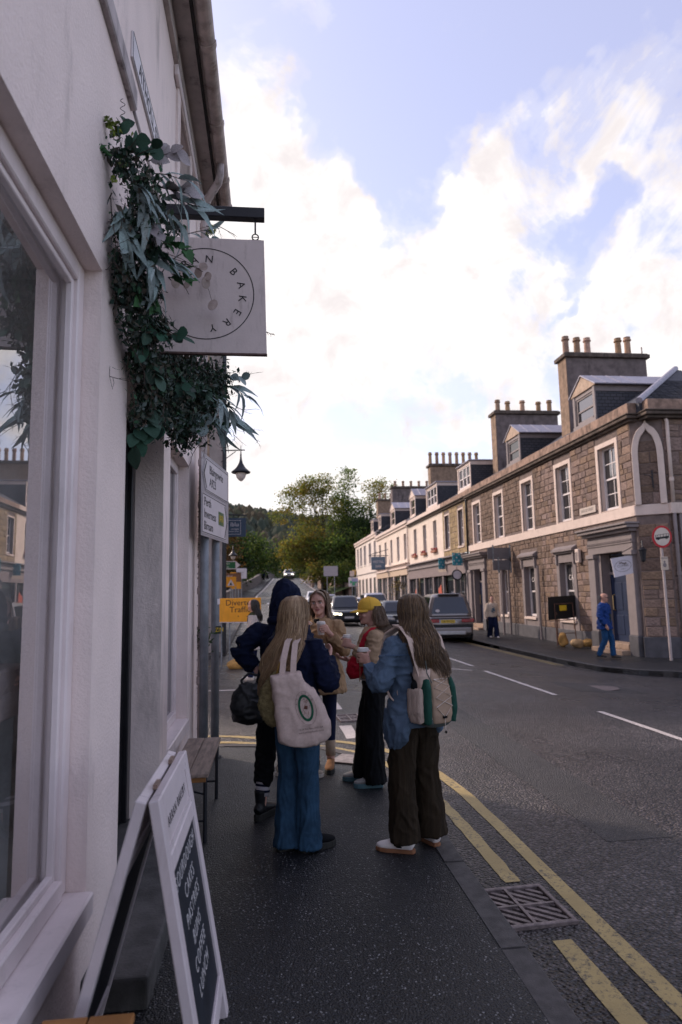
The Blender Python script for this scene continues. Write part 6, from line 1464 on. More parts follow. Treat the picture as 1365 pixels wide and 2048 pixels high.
def folds(me, amp, f=(10, 10, 10), seed=0, ridge=.5, mask=None):
    """push the cloth in and out along its normals with stretched noise"""
    nv = []
    for v in me.vertices:
        p = v.co; q = Vector((p.x*f[0]+seed, p.y*f[1], p.z*f[2]))
        q += Vector((mnoise.noise(p*3.1), mnoise.noise(p*2.7+Vector((5, 0, 0))), 0))*1.1
        a = mnoise.noise(q); b = 1-2*abs(mnoise.noise(q*1.7+Vector((0, 9, 0))))
        w = amp*(.45*a+1.15*max(0, 1-4.5*abs(mnoise.noise(q*1.15+Vector((0, 9, 0)))))+.55*max(0, 1-4*abs(mnoise.noise(q*2.3+Vector((3, 0, 7)))))-.35)
        if mask: w *= mask(p)
        nv.append(p+v.normal*w)
    for v, p in zip(me.vertices, nv): v.co = p
    me.update()
SKIN = mat('skin', (.50, .275, .215), .55, .08, 14, .05, 90, spec=.4)
SKINM = mat('ruddy_skin', (.42, .22, .16), .55, .1, 14, spec=.4)
M_EYEW = mat('eye_white', (.6, .56, .55), .3, .05); M_EYED = mat('eye_dark', (.02, .02, .02), .2, .1); M_LIP = mat('lips', (.30, .10, .09), .45, .1)
HEADZ = [(.0, .026, .070, -.035), (.012, .040, .080, -.02), (.035, .052, .086, .04), (.060, .060, .086, .068), (.085, .066, .084, .082), (.112, .070, .080, .092), (.140, .073, .086, .098), (.168, .072, .083, .098), (.195, .062, .068, .086), (.213, .042, .045, .062), (.223, .018, .02, .03)]
def head_mesh(mb, Mh, male=False):
    i0 = len(mb.v); rs = []
    for z, w, fr, bk in HEADZ:
        ring = []
        for k in range(24):
            q = 2*pi*k/24; sx, cy = sin(q), cos(q)
            ring.append((w*sx, (fr*cy if cy > 0 else bk*cy) if bk > 0 else (fr+bk)/2+(fr-bk)/2*cy*.9, z))
        rs.append(ring)
    mb.rings(rs)
    chain(mb, [((0, .080, .128), .006, .006), ((0, .092, .112), .008, .009), ((0, .101, .094), .012, .012), ((0, .098, .084), .016, .010), ((0, .085, .080), .012, .006)], (1, 0, 0), 8)     # nose
    for s in (-1, 1):
        chain(mb, [((s*.015, .080, .134), .010, .007), ((s*.035, .078, .138), .012, .008), ((s*.055, .062, .134), .010, .008)], (0, 0, 1), 8)   # brow
        chain(mb, [((s*.068, -.012, .085), .008, .010), ((s*.075, -.018, .105), .007, .017), ((s*.074, -.020, .125), .006, .018), ((s*.069, -.012, .138), .005, .010)], (1, 0, 0), 8)  # ear
        mb.ball((s*.042, .060, .082), .022, .022, .022, 8, 6)                                                    # cheek
    mb.ball((0, .074, .018), .022, .018, .018, 8, 6)                                                             # chin
    mb.xf(Mh, i0)
def face_parts(par, Mh, brow=(.10, .07, .045), gaze=0.0):
    for s in (-1, 1):
        mb = MB().ball((s*.031, .073, .1165), .0135, .011, .0085, 10, 8); mb.xf(Mh); e = build(mb, 'eye', M_EYEW, par, sm=True)
        mb = MB().ball((s*.031+gaze, .0815, .1165), .0062, .004, .0064, 8, 6); mb.xf(Mh); build(mb, 'iris', M_EYED, e, sm=True)
        mb = MB(); chain(mb, [((s*.014, .091, .1345), .004, .004), ((s*.032, .091, .141), .005, .0042), ((s*.052, .074, .136), .003, .003)], (0, 0, 1), 6); mb.xf(Mh); build(mb, 'eyebrow', mat('brow_%d' % int(brow[0]*1000), brow, .8, .2, 40), par, sm=True)
        mb = MB(); chain(mb, [((s*.019, .0855, .126), .002, .002), ((s*.031, .0865, .1275), .003, .003), ((s*.045, .0775, .124), .002, .002)], (0, 0, 1), 6); mb.xf(Mh); build(mb, 'eyelid', mat('lash', (.05, .03, .025), .7, .1), par)
    mb = MB(); chain(mb, [((-.024, .078, .054), .003, .003), ((-.010, .0905, .0575), .0065, .006), ((0, .0925, .056), .006, .006), ((.010, .0905, .0575), .0065, .006), ((.024, .078, .054), .003, .003)], (0, 0, 1), 8)
    chain(mb, [((-.020, .080, .050), .003, .003), ((0, .0915, .0465), .007, .006), ((.020, .080, .050), .003, .003)], (0, 0, 1), 8); mb.xf(Mh); build(mb, 'lips', M_LIP, par, sm=True)
def hand_grip(mb, c, R_, hdir, wrist, axis=(0, 0, 1), side=1, low=-.035):
    """hand closed round an upright cup: palm towards hdir from the cup axis, fingers wrapping with sense `side`"""
    c = Vector(c); h = Vector(hdir).normalized(); a = Vector(axis).normalized(); tdir = a.cross(h)*side; w = Vector(wrist)
    palm = c+h*(R_+.014)-tdir*.006
    chain(mb, [(w, .024, .020), (w+(palm-w)*.5-a*.005, .030, .019), (palm-a*.0, .040, .015), (palm+tdir*.012+h*-.004, .036, .013)], a, 12)
    for i, (hz, ln, r) in enumerate(((.030, 105, .0088), (.010, 118, .0092), (-.010, 112, .009), (-.029, 92, .0078))):
        pts = []
        for k in range(6):
            q = radians(8+ln*k/5); rr = R_+.0095-(.002 if k == 5 else 0)
            pts.append((c+(h*cos(q)+tdir*sin(q))*rr+a*(hz+.004*sin(k)), r*(1-.06*k)))
        chain(mb, [(p, r_, r_) for p, r_ in pts], a, 8)
    pts = [(palm+a*.026-tdir*.014, .012)]
    for k in range(1, 5):
        q = radians(-12-22*k); pts.append((c+(h*cos(q)+tdir*sin(q))*(R_+.011)+a*(.034+.004*k), .0105-.0006*k))
    chain(mb, [(p, r_, r_) for p, r_ in pts], a, 8)
def hand_relaxed(mb, wrist, d, nrm, curl=.5, side=1, s=1.0):
    """hanging hand: d = direction to the knuckles, nrm = palm normal"""
    w = Vector(wrist); d = Vector(d).normalized(); n = Vector(nrm); n = (n-d*n.dot(d)).normalized(); sd = d.cross(n)*side
    chain(mb, [(w, .022*s, .019*s), (w+d*.035*s, .032*s, .017*s), (w+d*.075*s, .040*s, .015*s), (w+d*.092*s, .036*s, .011*s)], sd, 12)
    for i, (o, ln) in enumerate(((.028, .070), (.0095, .080), (-.0095, .074), (-.027, .058))):
        p = w+d*.085*s+sd*o*s; pts = [(p, .0095*s)]; ang = 0
        for k in range(3):
            ang += curl*(.35+.25*k); p = p+(d*cos(ang)+n*sin(ang))*(ln*s*(.42, .32, .26)[k]); pts.append((p, (.0088-.0008*k)*s))
        chain(mb, [(q, r, r) for q, r in pts], sd, 8)
    p = w+d*.025*s+sd*.022*s; chain(mb, [(p, .012*s, .012*s), (p+(d*.6+sd*.6+n*.3).normalized()*.035*s, .011*s, .011*s), (p+(d*.6+sd*.6+n*.3).normalized()*.035*s+(d+n*.4).normalized()*.03*s, .009*s, .009*s)], n, 8)
TORSO = [(.84, .158, .112, -.012), (.92, .165, .118, -.012), (1.02, .140, .100, 0), (1.12, .145, .105, .004), (1.24, .165, .115, .004), (1.32, .168, .098, -.004), (1.365, .130, .080, -.010), (1.40, .070, .062, -.012)]
class Person:
    def __init__(s, label, loc, rz, h=1.66, group=None, skin=None, voxel=.0075):
        s.t = thing('person', label, 'person', loc, group=group, rz=rz, world=False); s.k = h/1.66; s.t.scale = (s.k,)*3; s.skin = skin or SKIN; s.vx = voxel
        s.J = dict(hipL=(-.085, 0, .88), hipR=(.085, 0, .88), kneeL=(-.09, .02, .48), kneeR=(.09, .02, .48), ankL=(-.09, -.02, .09), ankR=(.09, -.02, .09),
                   shL=(-.165, -.005, 1.335), shR=(.165, -.005, 1.335), elL=(-.22, -.02, 1.06), elR=(.22, -.02, 1.06), wrL=(-.22, .08, .83), wrR=(.22, .08, .83))
        s.Mh = Matrix.Translation((0, .012, 1.437)); s.extra = []; s.hands = {}; s.lean = (0, 0)
    def head(s, yaw=0, pitch=0, roll=0, off=(0, 0, 0)):
        s.Mh = Matrix.Translation(Vector((0, .012, 1.437))+Vector(off)) @ Matrix.Rotation(yaw, 4, 'Z') @ Matrix.Rotation(pitch, 4, 'X') @ Matrix.Rotation(roll, 4, 'Y')
    def sh(s, z):  # forward/side shift of the torso with height (lean)
        k = max(0, z-.9)/.5; return Vector((s.lean[0]*k, s.lean[1]*k, 0))
    def body(s, legs=True):
        J = s.J; mb = MB(); head_mesh(mb, s.Mh)
        chin = s.Mh.translation
        chain(mb, [(Vector((0, -.012, 1.36))+s.sh(1.36), .062, .058), (Vector((0, -.006, 1.41))+s.sh(1.41), .050, .052), (chin+Vector((0, -.012, .03)), .048, .054), (chin+Vector((0, -.01, .09)), .045, .05)], (1, 0, 0), 14)
        chain(mb, [(Vector((0, y, z))+s.sh(z), rx*.92, ry*.90) for z, rx, ry, y in TORSO])
        for sd in 'LR':
            limb(mb, [(J['sh'+sd], .050), (J['el'+sd], .038), (J['wr'+sd], .025)])
            if sd in s.hands: s.hands[sd](mb)
            if legs: limb(mb, [(J['hip'+sd], .078), (J['knee'+sd], .052), (J['ank'+sd], .036)])
        me = remesh(mb, s.vx, 2, .45, 'body'); s.b = link('body', me, s.skin, s.t); return s.b
    def cloth(s, name, mb, m, vx=None, it=4, fold=None, parent=None):
        me = remesh(mb, vx or max(.009, s.vx), it, .5, name)
        if fold: folds(me, *fold[0:1], **fold[1])
        return link(name, me, m, parent or s.t)
    def jacket(s, name, m, zh=.80, ease=.02, flare=.0, sleeve=(.064, .056, .046), cuff=.92, fold=None, collar=True, arms='LR', vx=None, neck=1.395, shx=None):
        J = s.J; mb = MB(); pts = []
        for z, rx, ry, y in TORSO:
            if z < zh-.01: continue
            k = max(0, (1.05-z))*flare; pts.append((Vector((0, y, min(z, neck)))+s.sh(z), rx+ease+k, ry+ease+k))
        z0, rx, ry, y = TORSO[0]
        if zh < .84:
            k = (1.05-zh)*flare; pts.insert(0, (Vector((0, y, zh)), rx+ease+k+.004, ry+ease+k+.004))
        elif zh > .84+1e-3:
            p0 = pts[0]; pts.insert(0, (Vector((0, 0, zh))+s.sh(zh), p0[1], p0[2]))
        chain(mb, pts, n=20)
        for sd in arms:
            a, b, c = Vector(J['sh'+sd]), Vector(J['el'+sd]), Vector(J['wr'+sd]); e = b+(c-b)*cuff
            limb(mb, [(a+Vector((0, 0, -.008)), sleeve[0]), (b, sleeve[1]), (e, sleeve[2])], 14)
            mb.ball(a+Vector((0, 0, -.012)), sleeve[0]*1.05, sleeve[0]*1.0, sleeve[0]*.95, 12, 8)
        if collar: mb.tube([Vector((.068*cos(q), -.012+.062*sin(q), 1.395+.012*sin(q)*-1))+s.sh(1.4) for q in [k*pi/8 for k in range(17)]], .022, 8)
        return s.cloth(name, mb, m, vx, fold=fold)
    def trousers(s, name, m, style='wide', hem=.03, fold=None, waist=1.0):
        J = s.J; mb = MB()
        chain(mb, [(Vector((0, -.01, .80)), .135, .105), (Vector((0, -.014, .86)), .168, .126), (Vector((0, -.012, .93)), .166, .122), (Vector((0, -.002, waist)), .145, .106)], n=18)
        rr = dict(wide=(.100, .098, .100, .108), skinny=(.084, .060, .048, .040), straight=(.092, .076, .070, .068), jean=(.090, .074, .076, .088), cord=(.098, .090, .092, .100), flare=(.092, .078, .092, .118))[style]
        for sd in 'LR':
            h_, k_, a_ = Vector(J['hip'+sd]), Vector(J['knee'+sd]), Vector(J['ank'+sd]); e = a_.copy(); e.z = hem; md = (k_+a_)/2
            limb(mb, [(h_, rr[0]), (k_, rr[1]), (md, rr[2]), (e, rr[3])], 16)
        return s.cloth(name, mb, m, fold=fold)
    def shoe(s, sd, m, sole, fd, kind='shoe', off=(0, 0), solem=.022, ln=1.0):
        """fd: foot direction (x, y) in the person's frame"""
        a = Vector(s.J['ank'+sd]); f = Vector((fd[0], fd[1], 0)).normalized(); sdv = Vector((f.y, -f.x, 0)); b = Vector((a.x+off[0], a.y+off[1], a.z-.09))
        mb = MB(); g = solem
        chain(mb, [(b-f*.062*ln+Vector((0, 0, g+.030)), .026, .028), (b-f*.045*ln+Vector((0, 0, g+.040)), .034, .042), (b+Vector((0, 0, g+.042)), .036, .046), (b+f*.06*ln+Vector((0, 0, g+.034)), .040, .038), (b+f*.12*ln+Vector((0, 0, g+.024)), .046, .028), (b+f*.165*ln+Vector((0, 0, g+.018)), .038, .022), (b+f*.19*ln+Vector((0, 0, g+.014)), .018, .014)], sdv, 14)
        chain(mb, [(b+Vector((0, 0, g+.03)), .037, .046), (b+f*-.008+Vector((0, 0, g+.08)), .036, .042), (b+f*-.012+Vector((0, 0, (.17 if kind == 'boot' else .095)+g)), .043, .046)], sdv, 14)
        me = remesh(mb, .007, 2, .5, 'shoe'); o = link('shoe', me, m, s.t)
        mb = MB(); out = [(-.072, .0), (-.060, .026), (-.02, .036), (.05, .040), (.11, .049), (.16, .042), (.195, .018), (.195, -.018), (.16, -.042), (.11, -.047), (.05, -.037), (-.02, -.034), (-.060, -.026)]
        mb.prism([b+f*u*ln+sdv*v for u, v in out], (0, 0, g+.012)); build(mb, 'sole', sole, o, bevel=.004)
        return o
    def sock(s, sd, m, z0, z1, r=.045):
        a = Vector(s.J['ank'+sd]); k = Vector(s.J['knee'+sd]); d = (k-a).normalized(); mb = MB()
        p0, p1 = a+d*((z0-a.z)/d.z), a+d*((z1-a.z)/d.z); mb.tube([p0, (p0+p1)/2, p1], [r*.95, r, r*1.03], 14); return build(mb, 'sock', m, s.t, sm=True)
M_HAIR = mat('hair', (.2, .12, .06), .42, .15, 60, attr='Col', spec=.5)
def hair(par, env, phis, pal, n=420, r=.0042, wave=.010, wf=18, seed=1, M_=None, tip=.35, shell=True, jit=.10, name='hair', nseg=None):
    """strands running down an envelope of rings (z, cx, cy, rx, ry); phi measured from the back (-y), phis = (lo, hi) in degrees, or a function of t"""
    rr = random.Random(seed); mb = MB(); cols = []
    M_ = M_ or Matrix.Identity(4); m = len(env)
    def pt(t, phi, rad):
        x = t*(m-1); i = min(int(x), m-2); f = x-i; f = f*f*(3-2*f)*.5+f*.5
        z, cx, cy, rx, ry = [a+(b-a)*f for a, b in zip(env[i], env[i+1])]
        return Vector((cx+rx*rad*sin(phi), cy-ry*rad*cos(phi), z))
    ns = nseg or max(10, m*2)
    mean = [sum(c[i] for c in pal)/len(pal) for i in range(3)]; V, F = mb.v, mb.f; tri = ((1, 0), (-.5, .87), (-.5, -.87))
    for k in range(n):
        loose = rr.random() < .05
        phi = radians(rr.uniform(*phis)); t0 = rr.random()**2*.12; t1 = 1-rr.random()*tip; rad = rr.uniform(.90, 1.07)+(rr.uniform(.03, .12) if loose else 0); ph = rr.uniform(0, 2.5)+phi*1.5; col = [c_*.6+m_*.4 for c_, m_ in zip(rr.choice(pal), mean)]; g = rr.uniform(.82, 1.18); dphi = rr.gauss(0, jit); wv = wave*rr.uniform(.5, 1.3)
        n0 = len(V); rk = r*(.6 if loose else rr.uniform(.7, 1.25))
        for j in range(ns+1):
            s = j/ns; t = t0+(t1-t0)*s; p = pt(t, phi+dphi*s, rad+.03*s*rr.uniform(-1, 1)); amp = wv*min(1, max(0, (t-.25)*2.2))
            x, y, z = p.x+sin(ph+t*wf)*amp, p.y+cos(ph*1.3+t*wf)*amp, p.z; q = rk*(1.0 if s < .7 else 1.0-.8*(s-.7)/.3)
            for a_, b_ in tri: V.append((x+a_*q, y+b_*q, z+(.5*q if a_ > 0 else 0)))
        for j in range(ns):
            o_ = n0+3*j
            for i_ in range(3): F.append((o_+i_, o_+(i_+1) % 3, o_+3+(i_+1) % 3, o_+3+i_))
        cols += [tuple(min(1, c*g) for c in col)]*(3*(ns+1))
    if shell:
        base = tuple(sum(c[i] for c in pal)/len(pal)*.55 for i in range(3)); rs = []; K = 22
        for j in range(ns+1):
            t = j/ns*(1-tip*.55); ring = [pt(t, radians(phis[0]+(phis[1]-phis[0])*q/K), .90) for q in range(K+1)]+[pt(t, radians(phis[1]-(phis[1]-phis[0])*q/K), .74) for q in range(K+1)]; rs.append(ring)
        n0 = len(mb.v); mb.rings(rs); cols += [base]*(len(mb.v)-n0)
    mb.xf(M_); me = mb.mesh(name); set_cols(me, cols); return link(name, me, M_HAIR, par, sm=True)
HEAD_ENV = [(1.672, 0, -.005, .012, .015), (1.664, 0, -.010, .045, .055), (1.638, 0, -.012, .073, .088), (1.60, 0, -.015, .086, .103), (1.55, 0, -.020, .091, .108), (1.49, 0, -.028, .092, .100)]
def cloth_mat(name, c, rough=.85, var=.12, scale=25, bump=.25, bscale=220, **k): return mat(name, c, rough, var, scale, bump, bscale, spec=.15, **k)
M_NAVY = cloth_mat('navy_fleece', (.0045, .008, .026), var=.25); M_BLACKC = cloth_mat('black_cloth', (.0045, .005, .0065), var=.3)
M_JEANS = cloth_mat('blue_denim', (.022, .055, .10), var=.28, scale=9); M_NAVYS = cloth_mat('navy_sweatshirt', (.005, .008, .026), var=.25)
M_TAN = cloth_mat('tan_cotton', (.31, .20, .115), var=.14, scale=8); M_TAN2 = cloth_mat('tan_jacket_cotton', (.33, .225, .145), var=.14, scale=8)
M_DENIM = cloth_mat('washed_denim', (.085, .125, .185), var=.25, scale=7); M_CORD = cloth_mat('brown_corduroy', (.024, .0165, .010), var=.3, scale=30, stretch=(1, 1, .05), bump=.6, bscale=90)
M_LEGG = cloth_mat('navy_leggings', (.008, .012, .038)); M_WHITET = cloth_mat('white_tee', (.62, .58, .60), var=.05); M_BLACKT = cloth_mat('dark_tee', (.010, .009, .010))
M_SUEDE = mat('tan_suede_boot', (.25, .115, .045), .85, .2, 20, .2, 120); M_SOLED = mat('dark_sole', (.018, .018, .016), .8, .1); M_SOLEG = mat('gum_sole', (.22, .095, .045), .7, .1); M_SOLEW = mat('pale_sole', (.5, .44, .38), .7, .1)
M_TRAINW = mat('white_leather', (.72, .66, .64), .5, .06, 20); M_TRAINB = mat('beige_knit_trainer', (.34, .28, .22), .8, .15, 40); M_TRAING = mat('grey_trail_shoe', (.26, .25, .24), .7, .25, 12); M_SOLET = mat('teal_sole', (.06, .12, .14), .7, .2)
M_SOCKW = cloth_mat('white_sock', (.5, .47, .5), var=.06); M_SOCKT = cloth_mat('oatmeal_sock', (.36, .27, .20))
M_CUP = mat('paper_cup', (.62, .52, .47), .7, .05, 8); M_CUPK = mat('kraft_sleeve', (.25, .15, .09), .85, .1, 20); M_LID = mat('white_lid', (.58, .54, .52), .5, .04)
M_CANVAS = mat('natural_canvas', (.50, .385, .345), .9, .07, 60, .25, 300, dirt=(.40, .29, .25), damt=.25)
M_LEATHK = mat('black_leather', (.007, .008, .010), .42, .2, 20, .15, 100)
def WM(p): return Matrix.Translation(p.t.location) @ Matrix.Rotation(p.t.rotation_euler[2], 4, 'Z') @ Matrix.Diagonal((p.k, p.k, p.k, 1))
def cup(label, p, c, kraft=False, tilt=(0, 0, 1), s=1.0):
    W = WM(p); c = Vector(c); b = W @ (c+Vector((0, 0, -.05)))
    t = thing('coffee_cup', label, 'cup', tuple(b))
    mb = MB().lathe([(.028*s, -.055*s), (.030*s, -.055*s), (.040*s, .045*s), (.037*s, .045*s)], c, 18); build(mb.xf(W), 'cup_body', M_CUPK if kraft else M_CUP, t, sm=False)
    mb = MB().lathe([(.043*s, .043*s), (.043*s, .054*s), (.039*s, .057*s), (.037*s, .068*s), (.030*s, .069*s)], c, 18); build(mb.xf(W), 'lid', M_LID, t)
    return t

# --- 1 navy hooded person, back turned, hand on the hip
p = Person('person in a navy hooded top with hood up, back turned and elbow out', (.085, 5.20, 0), radians(-25), 1.745)
p.J.update(elL=(-.295, -.11, 1.20), wrL=(-.18, -.05, 1.05), elR=(.24, .06, 1.07), wrR=(.10, .26, 1.15), ankL=(-.14, -.06, .09), kneeL=(-.125, .0, .48), ankR=(.10, .05, .09)); p.lean = (.03, .02)
p.hands = {'L': lambda mb: hand_relaxed(mb, (-.19, -.06, 1.06), (.5, .3, -.6), (1, 0, 0), .4), 'R': lambda mb: hand_relaxed(mb, (.10, .26, 1.15), (-.4, .6, .2), (0, 0, -1), .5, -1)}
p.head(yaw=radians(-15), pitch=radians(-8), off=(.035, .02, 0)); p.body()
p.jacket('hooded_top', M_NAVY, .86, .028, .05, (.074, .070, .055), .90, fold=(.010, dict(f=(6, 6, 11), seed=3)))
mb = MB()   # raised hood with a soft peak
Hm = p.Mh @ Matrix.Translation((0, -.01, -.04))
for (z, w, f_, b_) in (): pass
rs = []
for z, w, fr, bk, cy in ((-.06, .125, .085, .10, -.01), (.0, .118, .10, .12, -.005), (.07, .118, .115, .135, 0), (.14, .118, .12, .135, 0), (.20, .110, .11, .125, -.004), (.25, .092, .09, .10, -.016), (.29, .060, .055, .066, -.028), (.318, .024, .02, .026, -.036)):
    rs.append([(w*sin(2*pi*k/20), cy+(fr if cos(2*pi*k/20) > 0 else bk)*cos(2*pi*k/20), z) for k in range(20)])
mb.rings(rs).xf(Hm); p.cloth('hood', mb, M_NAVY, fold=(.007, dict(f=(10, 10, 8), seed=5)))
mb = MB(); mb.tube([Vector((.10*cos(q), -.02+.095*sin(q), 1.405-.01*sin(q)))+p.sh(1.4) for q in [k*pi/8 for k in range(17)]], .035, 8); p.cloth('hood_base', mb, M_NAVY)
p.trousers('trousers', M_BLACKC, 'straight', .24, fold=(.008, dict(f=(8, 8, 14), seed=6)))
for sd in 'LR':
    p.sock(sd, M_SOCKW, .16, .27, .052)
    for z in (.185, .225):
        a = Vector(p.J['ank'+sd]); k_ = Vector(p.J['knee'+sd]); d = (k_-a).normalized(); q = a+d*((z-a.z)/d.z); build(MB().tube([q, q+d*.016], .0545, 14), 'sock_stripe', M_NAVY, p.t)
    p.shoe(sd, M_LEATHK, M_SOLED, (.1 if sd == 'L' else .3, 1), 'boot', solem=.035)
# her black handbag
W = WM(p); hbg = thing('handbag', 'soft black leather handbag hanging at the hip of the hooded person', 'bag', (-.12, 5.03, .72))
mb = MB(); chain(mb, [((-.13, 5.04, .745), .085, .06), ((-.135, 5.035, .78), .145, .085), ((-.145, 5.03, .86), .16, .085), ((-.145, 5.03, .94), .14, .065), ((-.135, 5.03, 1.00), .10, .035), ((-.125, 5.03, 1.03), .06, .022)], (.97, .2, -.1), 16)
me = remesh(mb, .01, 4, .5, 'bag_body'); folds(me, .008, f=(9, 9, 12), seed=2); link('bag_body', me, M_LEATHK, hbg)
mb = MB().tube([(-.20, 5.02, .985), (-.215, 5.03, 1.05), (-.16, 5.05, 1.10), (-.09, 5.06, 1.08), (-.055, 5.04, 1.01)], .010, 8); build(mb, 'handle', M_LEATHK, hbg, sm=True)
mb = MB().tube([(-.10, 5.05, 1.02), (-.06, 5.08, 1.2), (.05, 5.10, 1.42)], .012, 8); build(mb, 'shoulder_strap', M_LEATHK, hbg, sm=True)

# --- 2 blonde woman in jeans with a tote bag, back turned
p2 = p = Person('person with long wavy blonde hair, navy sweatshirt and wide blue jeans seen from behind', (.175, 4.56, 0), radians(-38), 1.66)
p.J.update(elR=(.25, .03, 1.075), wrR=(.11, .25, 1.225), elL=(-.21, .05, 1.06), wrL=(-.10, .24, 1.12), ankL=(-.075, -.03, .09), ankR=(.07, .03, .09), kneeL=(-.075, .02, .48), kneeR=(.075, .02, .48))
p.hands = {'R': lambda mb: hand_relaxed(mb, (.11, .25, 1.225), (-.35, .75, .5), (-.6, -.2, .3), .75, -1), 'L': lambda mb: hand_relaxed(mb, (-.10, .24, 1.12), (.5, .7, .2), (.6, -.3, 0), .6)}
p.head(yaw=radians(12), pitch=radians(-4)); p.body()
p.jacket('sweatshirt', M_NAVYS, .90, .024, .02, (.070, .074, .050), .94, fold=(.010, dict(f=(6, 6, 12), seed=11)))
p.trousers('jeans', M_JEANS, 'jean', .02, fold=(.008, dict(f=(12, 12, 2.6), seed=12)))
p.shoe('L', M_BLACKC, M_SOLED, (.45, 1), solem=.03); p.shoe('R', M_BLACKC, M_SOLED, (.55, 1), solem=.03)
BLOND = [(.36, .225, .12), (.26, .155, .08), (.46, .31, .175), (.15, .09, .05), (.58, .41, .25), (.30, .185, .10)]
hair(p.t, HEAD_ENV+[(1.42, 0, -.05, .100, .092), (1.35, -.005, -.085, .118, .080), (1.27, -.025, -.125, .128, .068), (1.18, -.05, -.145, .122, .058), (1.10, -.075, -.15, .105, .05), (1.02, -.095, -.15, .085, .045), (.96, -.105, -.145, .05, .03)], (-128, 128), BLOND, 1300, .0026, .016, 26, 4, tip=.26)
# canvas tote
tb = thing('tote_bag', 'cream canvas tote bag with a green oval print on the back of the blonde person', 'bag', (.2, 4.3, .72))
out = [(538.7, 1352), (567, 1347), (596, 1343), (606, 1364), (625, 1379), (645, 1410), (655.6, 1446), (655, 1463), (646, 1474), (612, 1483), (586, 1484), (556, 1474), (553, 1453), (545, 1391)]
OUT = [(-.005, 1.166), (.090, 1.179), (.187, 1.190), (.220, 1.119), (.284, 1.067), (.350, .961), (.386, .839), (.384, .782), (.353, .746), (.239, .718), (.151, .716), (.050, .752), (.040, .823), (.016, 1.034)]
cx_, cz_ = .185, .93; rs = []
for d, s in ((0.075, .0), (.075, .80), (.062, .95), (.03, 1.0), (-.03, 1.0), (-.055, .95), (-.06, .80)):
    if s == 0: continue
    rs.append([(cx_+(x-cx_)*s, 4.305-d, cz_+(z-cz_)*(s if z < 1.1 else min(1, s*1.04))) for x, z in OUT])
mb = MB().rings(rs); me = remesh(mb, .009, 3, .5, 'bag_body'); folds(me, .0055, f=(7, 7, 5), seed=4); tbd = link('bag_body', me, M_CANVAS, tb)
for pts in ([(.075, 4.265, 1.165), (.085, 4.29, 1.26), (.115, 4.37, 1.375), (.15, 4.45, 1.405), (.20, 4.56, 1.36), (.22, 4.62, 1.2)], [(.145, 4.25, 1.17), (.150, 4.28, 1.26), (.165, 4.36, 1.36), (.195, 4.45, 1.395), (.24, 4.55, 1.36), (.26, 4.6, 1.2)]):
    mb = MB(); rs = []
    for i, q in enumerate(pts):
        q = Vector(q); t_ = (Vector(pts[min(i+1, len(pts)-1)])-Vector(pts[max(i-1, 0)])).normalized(); sd_ = Vector((1, 0, 0)); nn = t_.cross(sd_).normalized()
        rs.append([q-sd_*.019-nn*.003, q+sd_*.019-nn*.003, q+sd_*.019+nn*.003, q-sd_*.019+nn*.003])
    mb.rings(rs); build(mb, 'strap', M_CANVAS, tb, sm=False)
yp = 4.205
def surf_y(me, x, z):
    """front surface of the bag at (x, z)"""
    best = min((v.co for v in me.vertices if v.co.y < 4.33), key=lambda c: (c.x-x)**2+(c.z-z)**2); return best.y
def decal(poly, name, m, par, off=.0035, close=True):
    """flat print laid onto the bag surface"""
    mb = MB(); mb.v = [(x, surf_y(me, x, z)-off, z) for x, z in poly[0]]; mb.f = poly[1]; return build(mb, name, m, par)
def oval(cx, cz, a0, b0, a1, b1, tilt=-.18, n=36):
    vs, fs = [], []
    for k in range(n):
        q = 2*pi*k/n
        for a, b in ((a0, b0), (a1, b1)):
            x, z = a*cos(q), b*sin(q); vs.append((cx+x-tilt*0+z*tilt, cz+z))
    fs = [(2*k, 2*((k+1) % n), 2*((k+1) % n)+1, 2*k+1) for k in range(n)]
    return vs, fs
M_PGREEN = mat('green_print', (.012, .085, .045), .9, .2, 40); M_PGREY = mat('grey_print', (.16, .13, .12), .9, .3, 40); M_PBRN = mat('brown_print', (.14, .06, .045), .9, .3, 40)
ocx, ocz = .222, .968
decal(oval(ocx, ocz, .033, .066, .047, .083), 'print_oval', M_PGREEN, tbd); decal(oval(ocx, ocz, .063, .103, .0645, .1045), 'print_line', M_PGREY, tbd)
rr = random.Random(5); vs, fs = [], []
for k in range(46):
    x, z = ocx+rr.uniform(-.022, .022), ocz+rr.uniform(-.052, .055); a, b = rr.uniform(-.009, .009), rr.uniform(-.014, .014); l = max(1e-4, sqrt(a*a+b*b)); nx_, nz_ = -b/l*.0016, a/l*.0016; i0 = len(vs); vs += [(x, z), (x+a, z+b), (x+a+nx_, z+b+nz_), (x+nx_, z+nz_)]; fs.append((i0, i0+1, i0+2, i0+3))
decal((vs, fs), 'print_leaf_motif', M_PBRN, tbd, .004); decal(([(ocx-.012, ocz-.006), (ocx+.010, ocz-.010), (ocx+.012, ocz+.012), (ocx-.008, ocz+.016)], [(0, 1, 2, 3)]), 'print_bud', M_PBRN, tbd, .0045)
def bag_text(s, size, cx, cz, slope):
    m_ = text_mesh(s, size, 0.0); m_.materials.clear()
    for v in m_.vertices:
        x, z = cx+v.co.x, cz+v.co.y+slope*v.co.x; v.co = (x, surf_y(me, x, z)-.004, z)
    link('print_lettering', m_, M_PGREY, tbd)
bag_text('15-24 Rio Parc, EH2 2LR', .0155, .252, .842, .10); bag_text('www.artisanfoods.co.uk', .0165, .255, .822, .10)
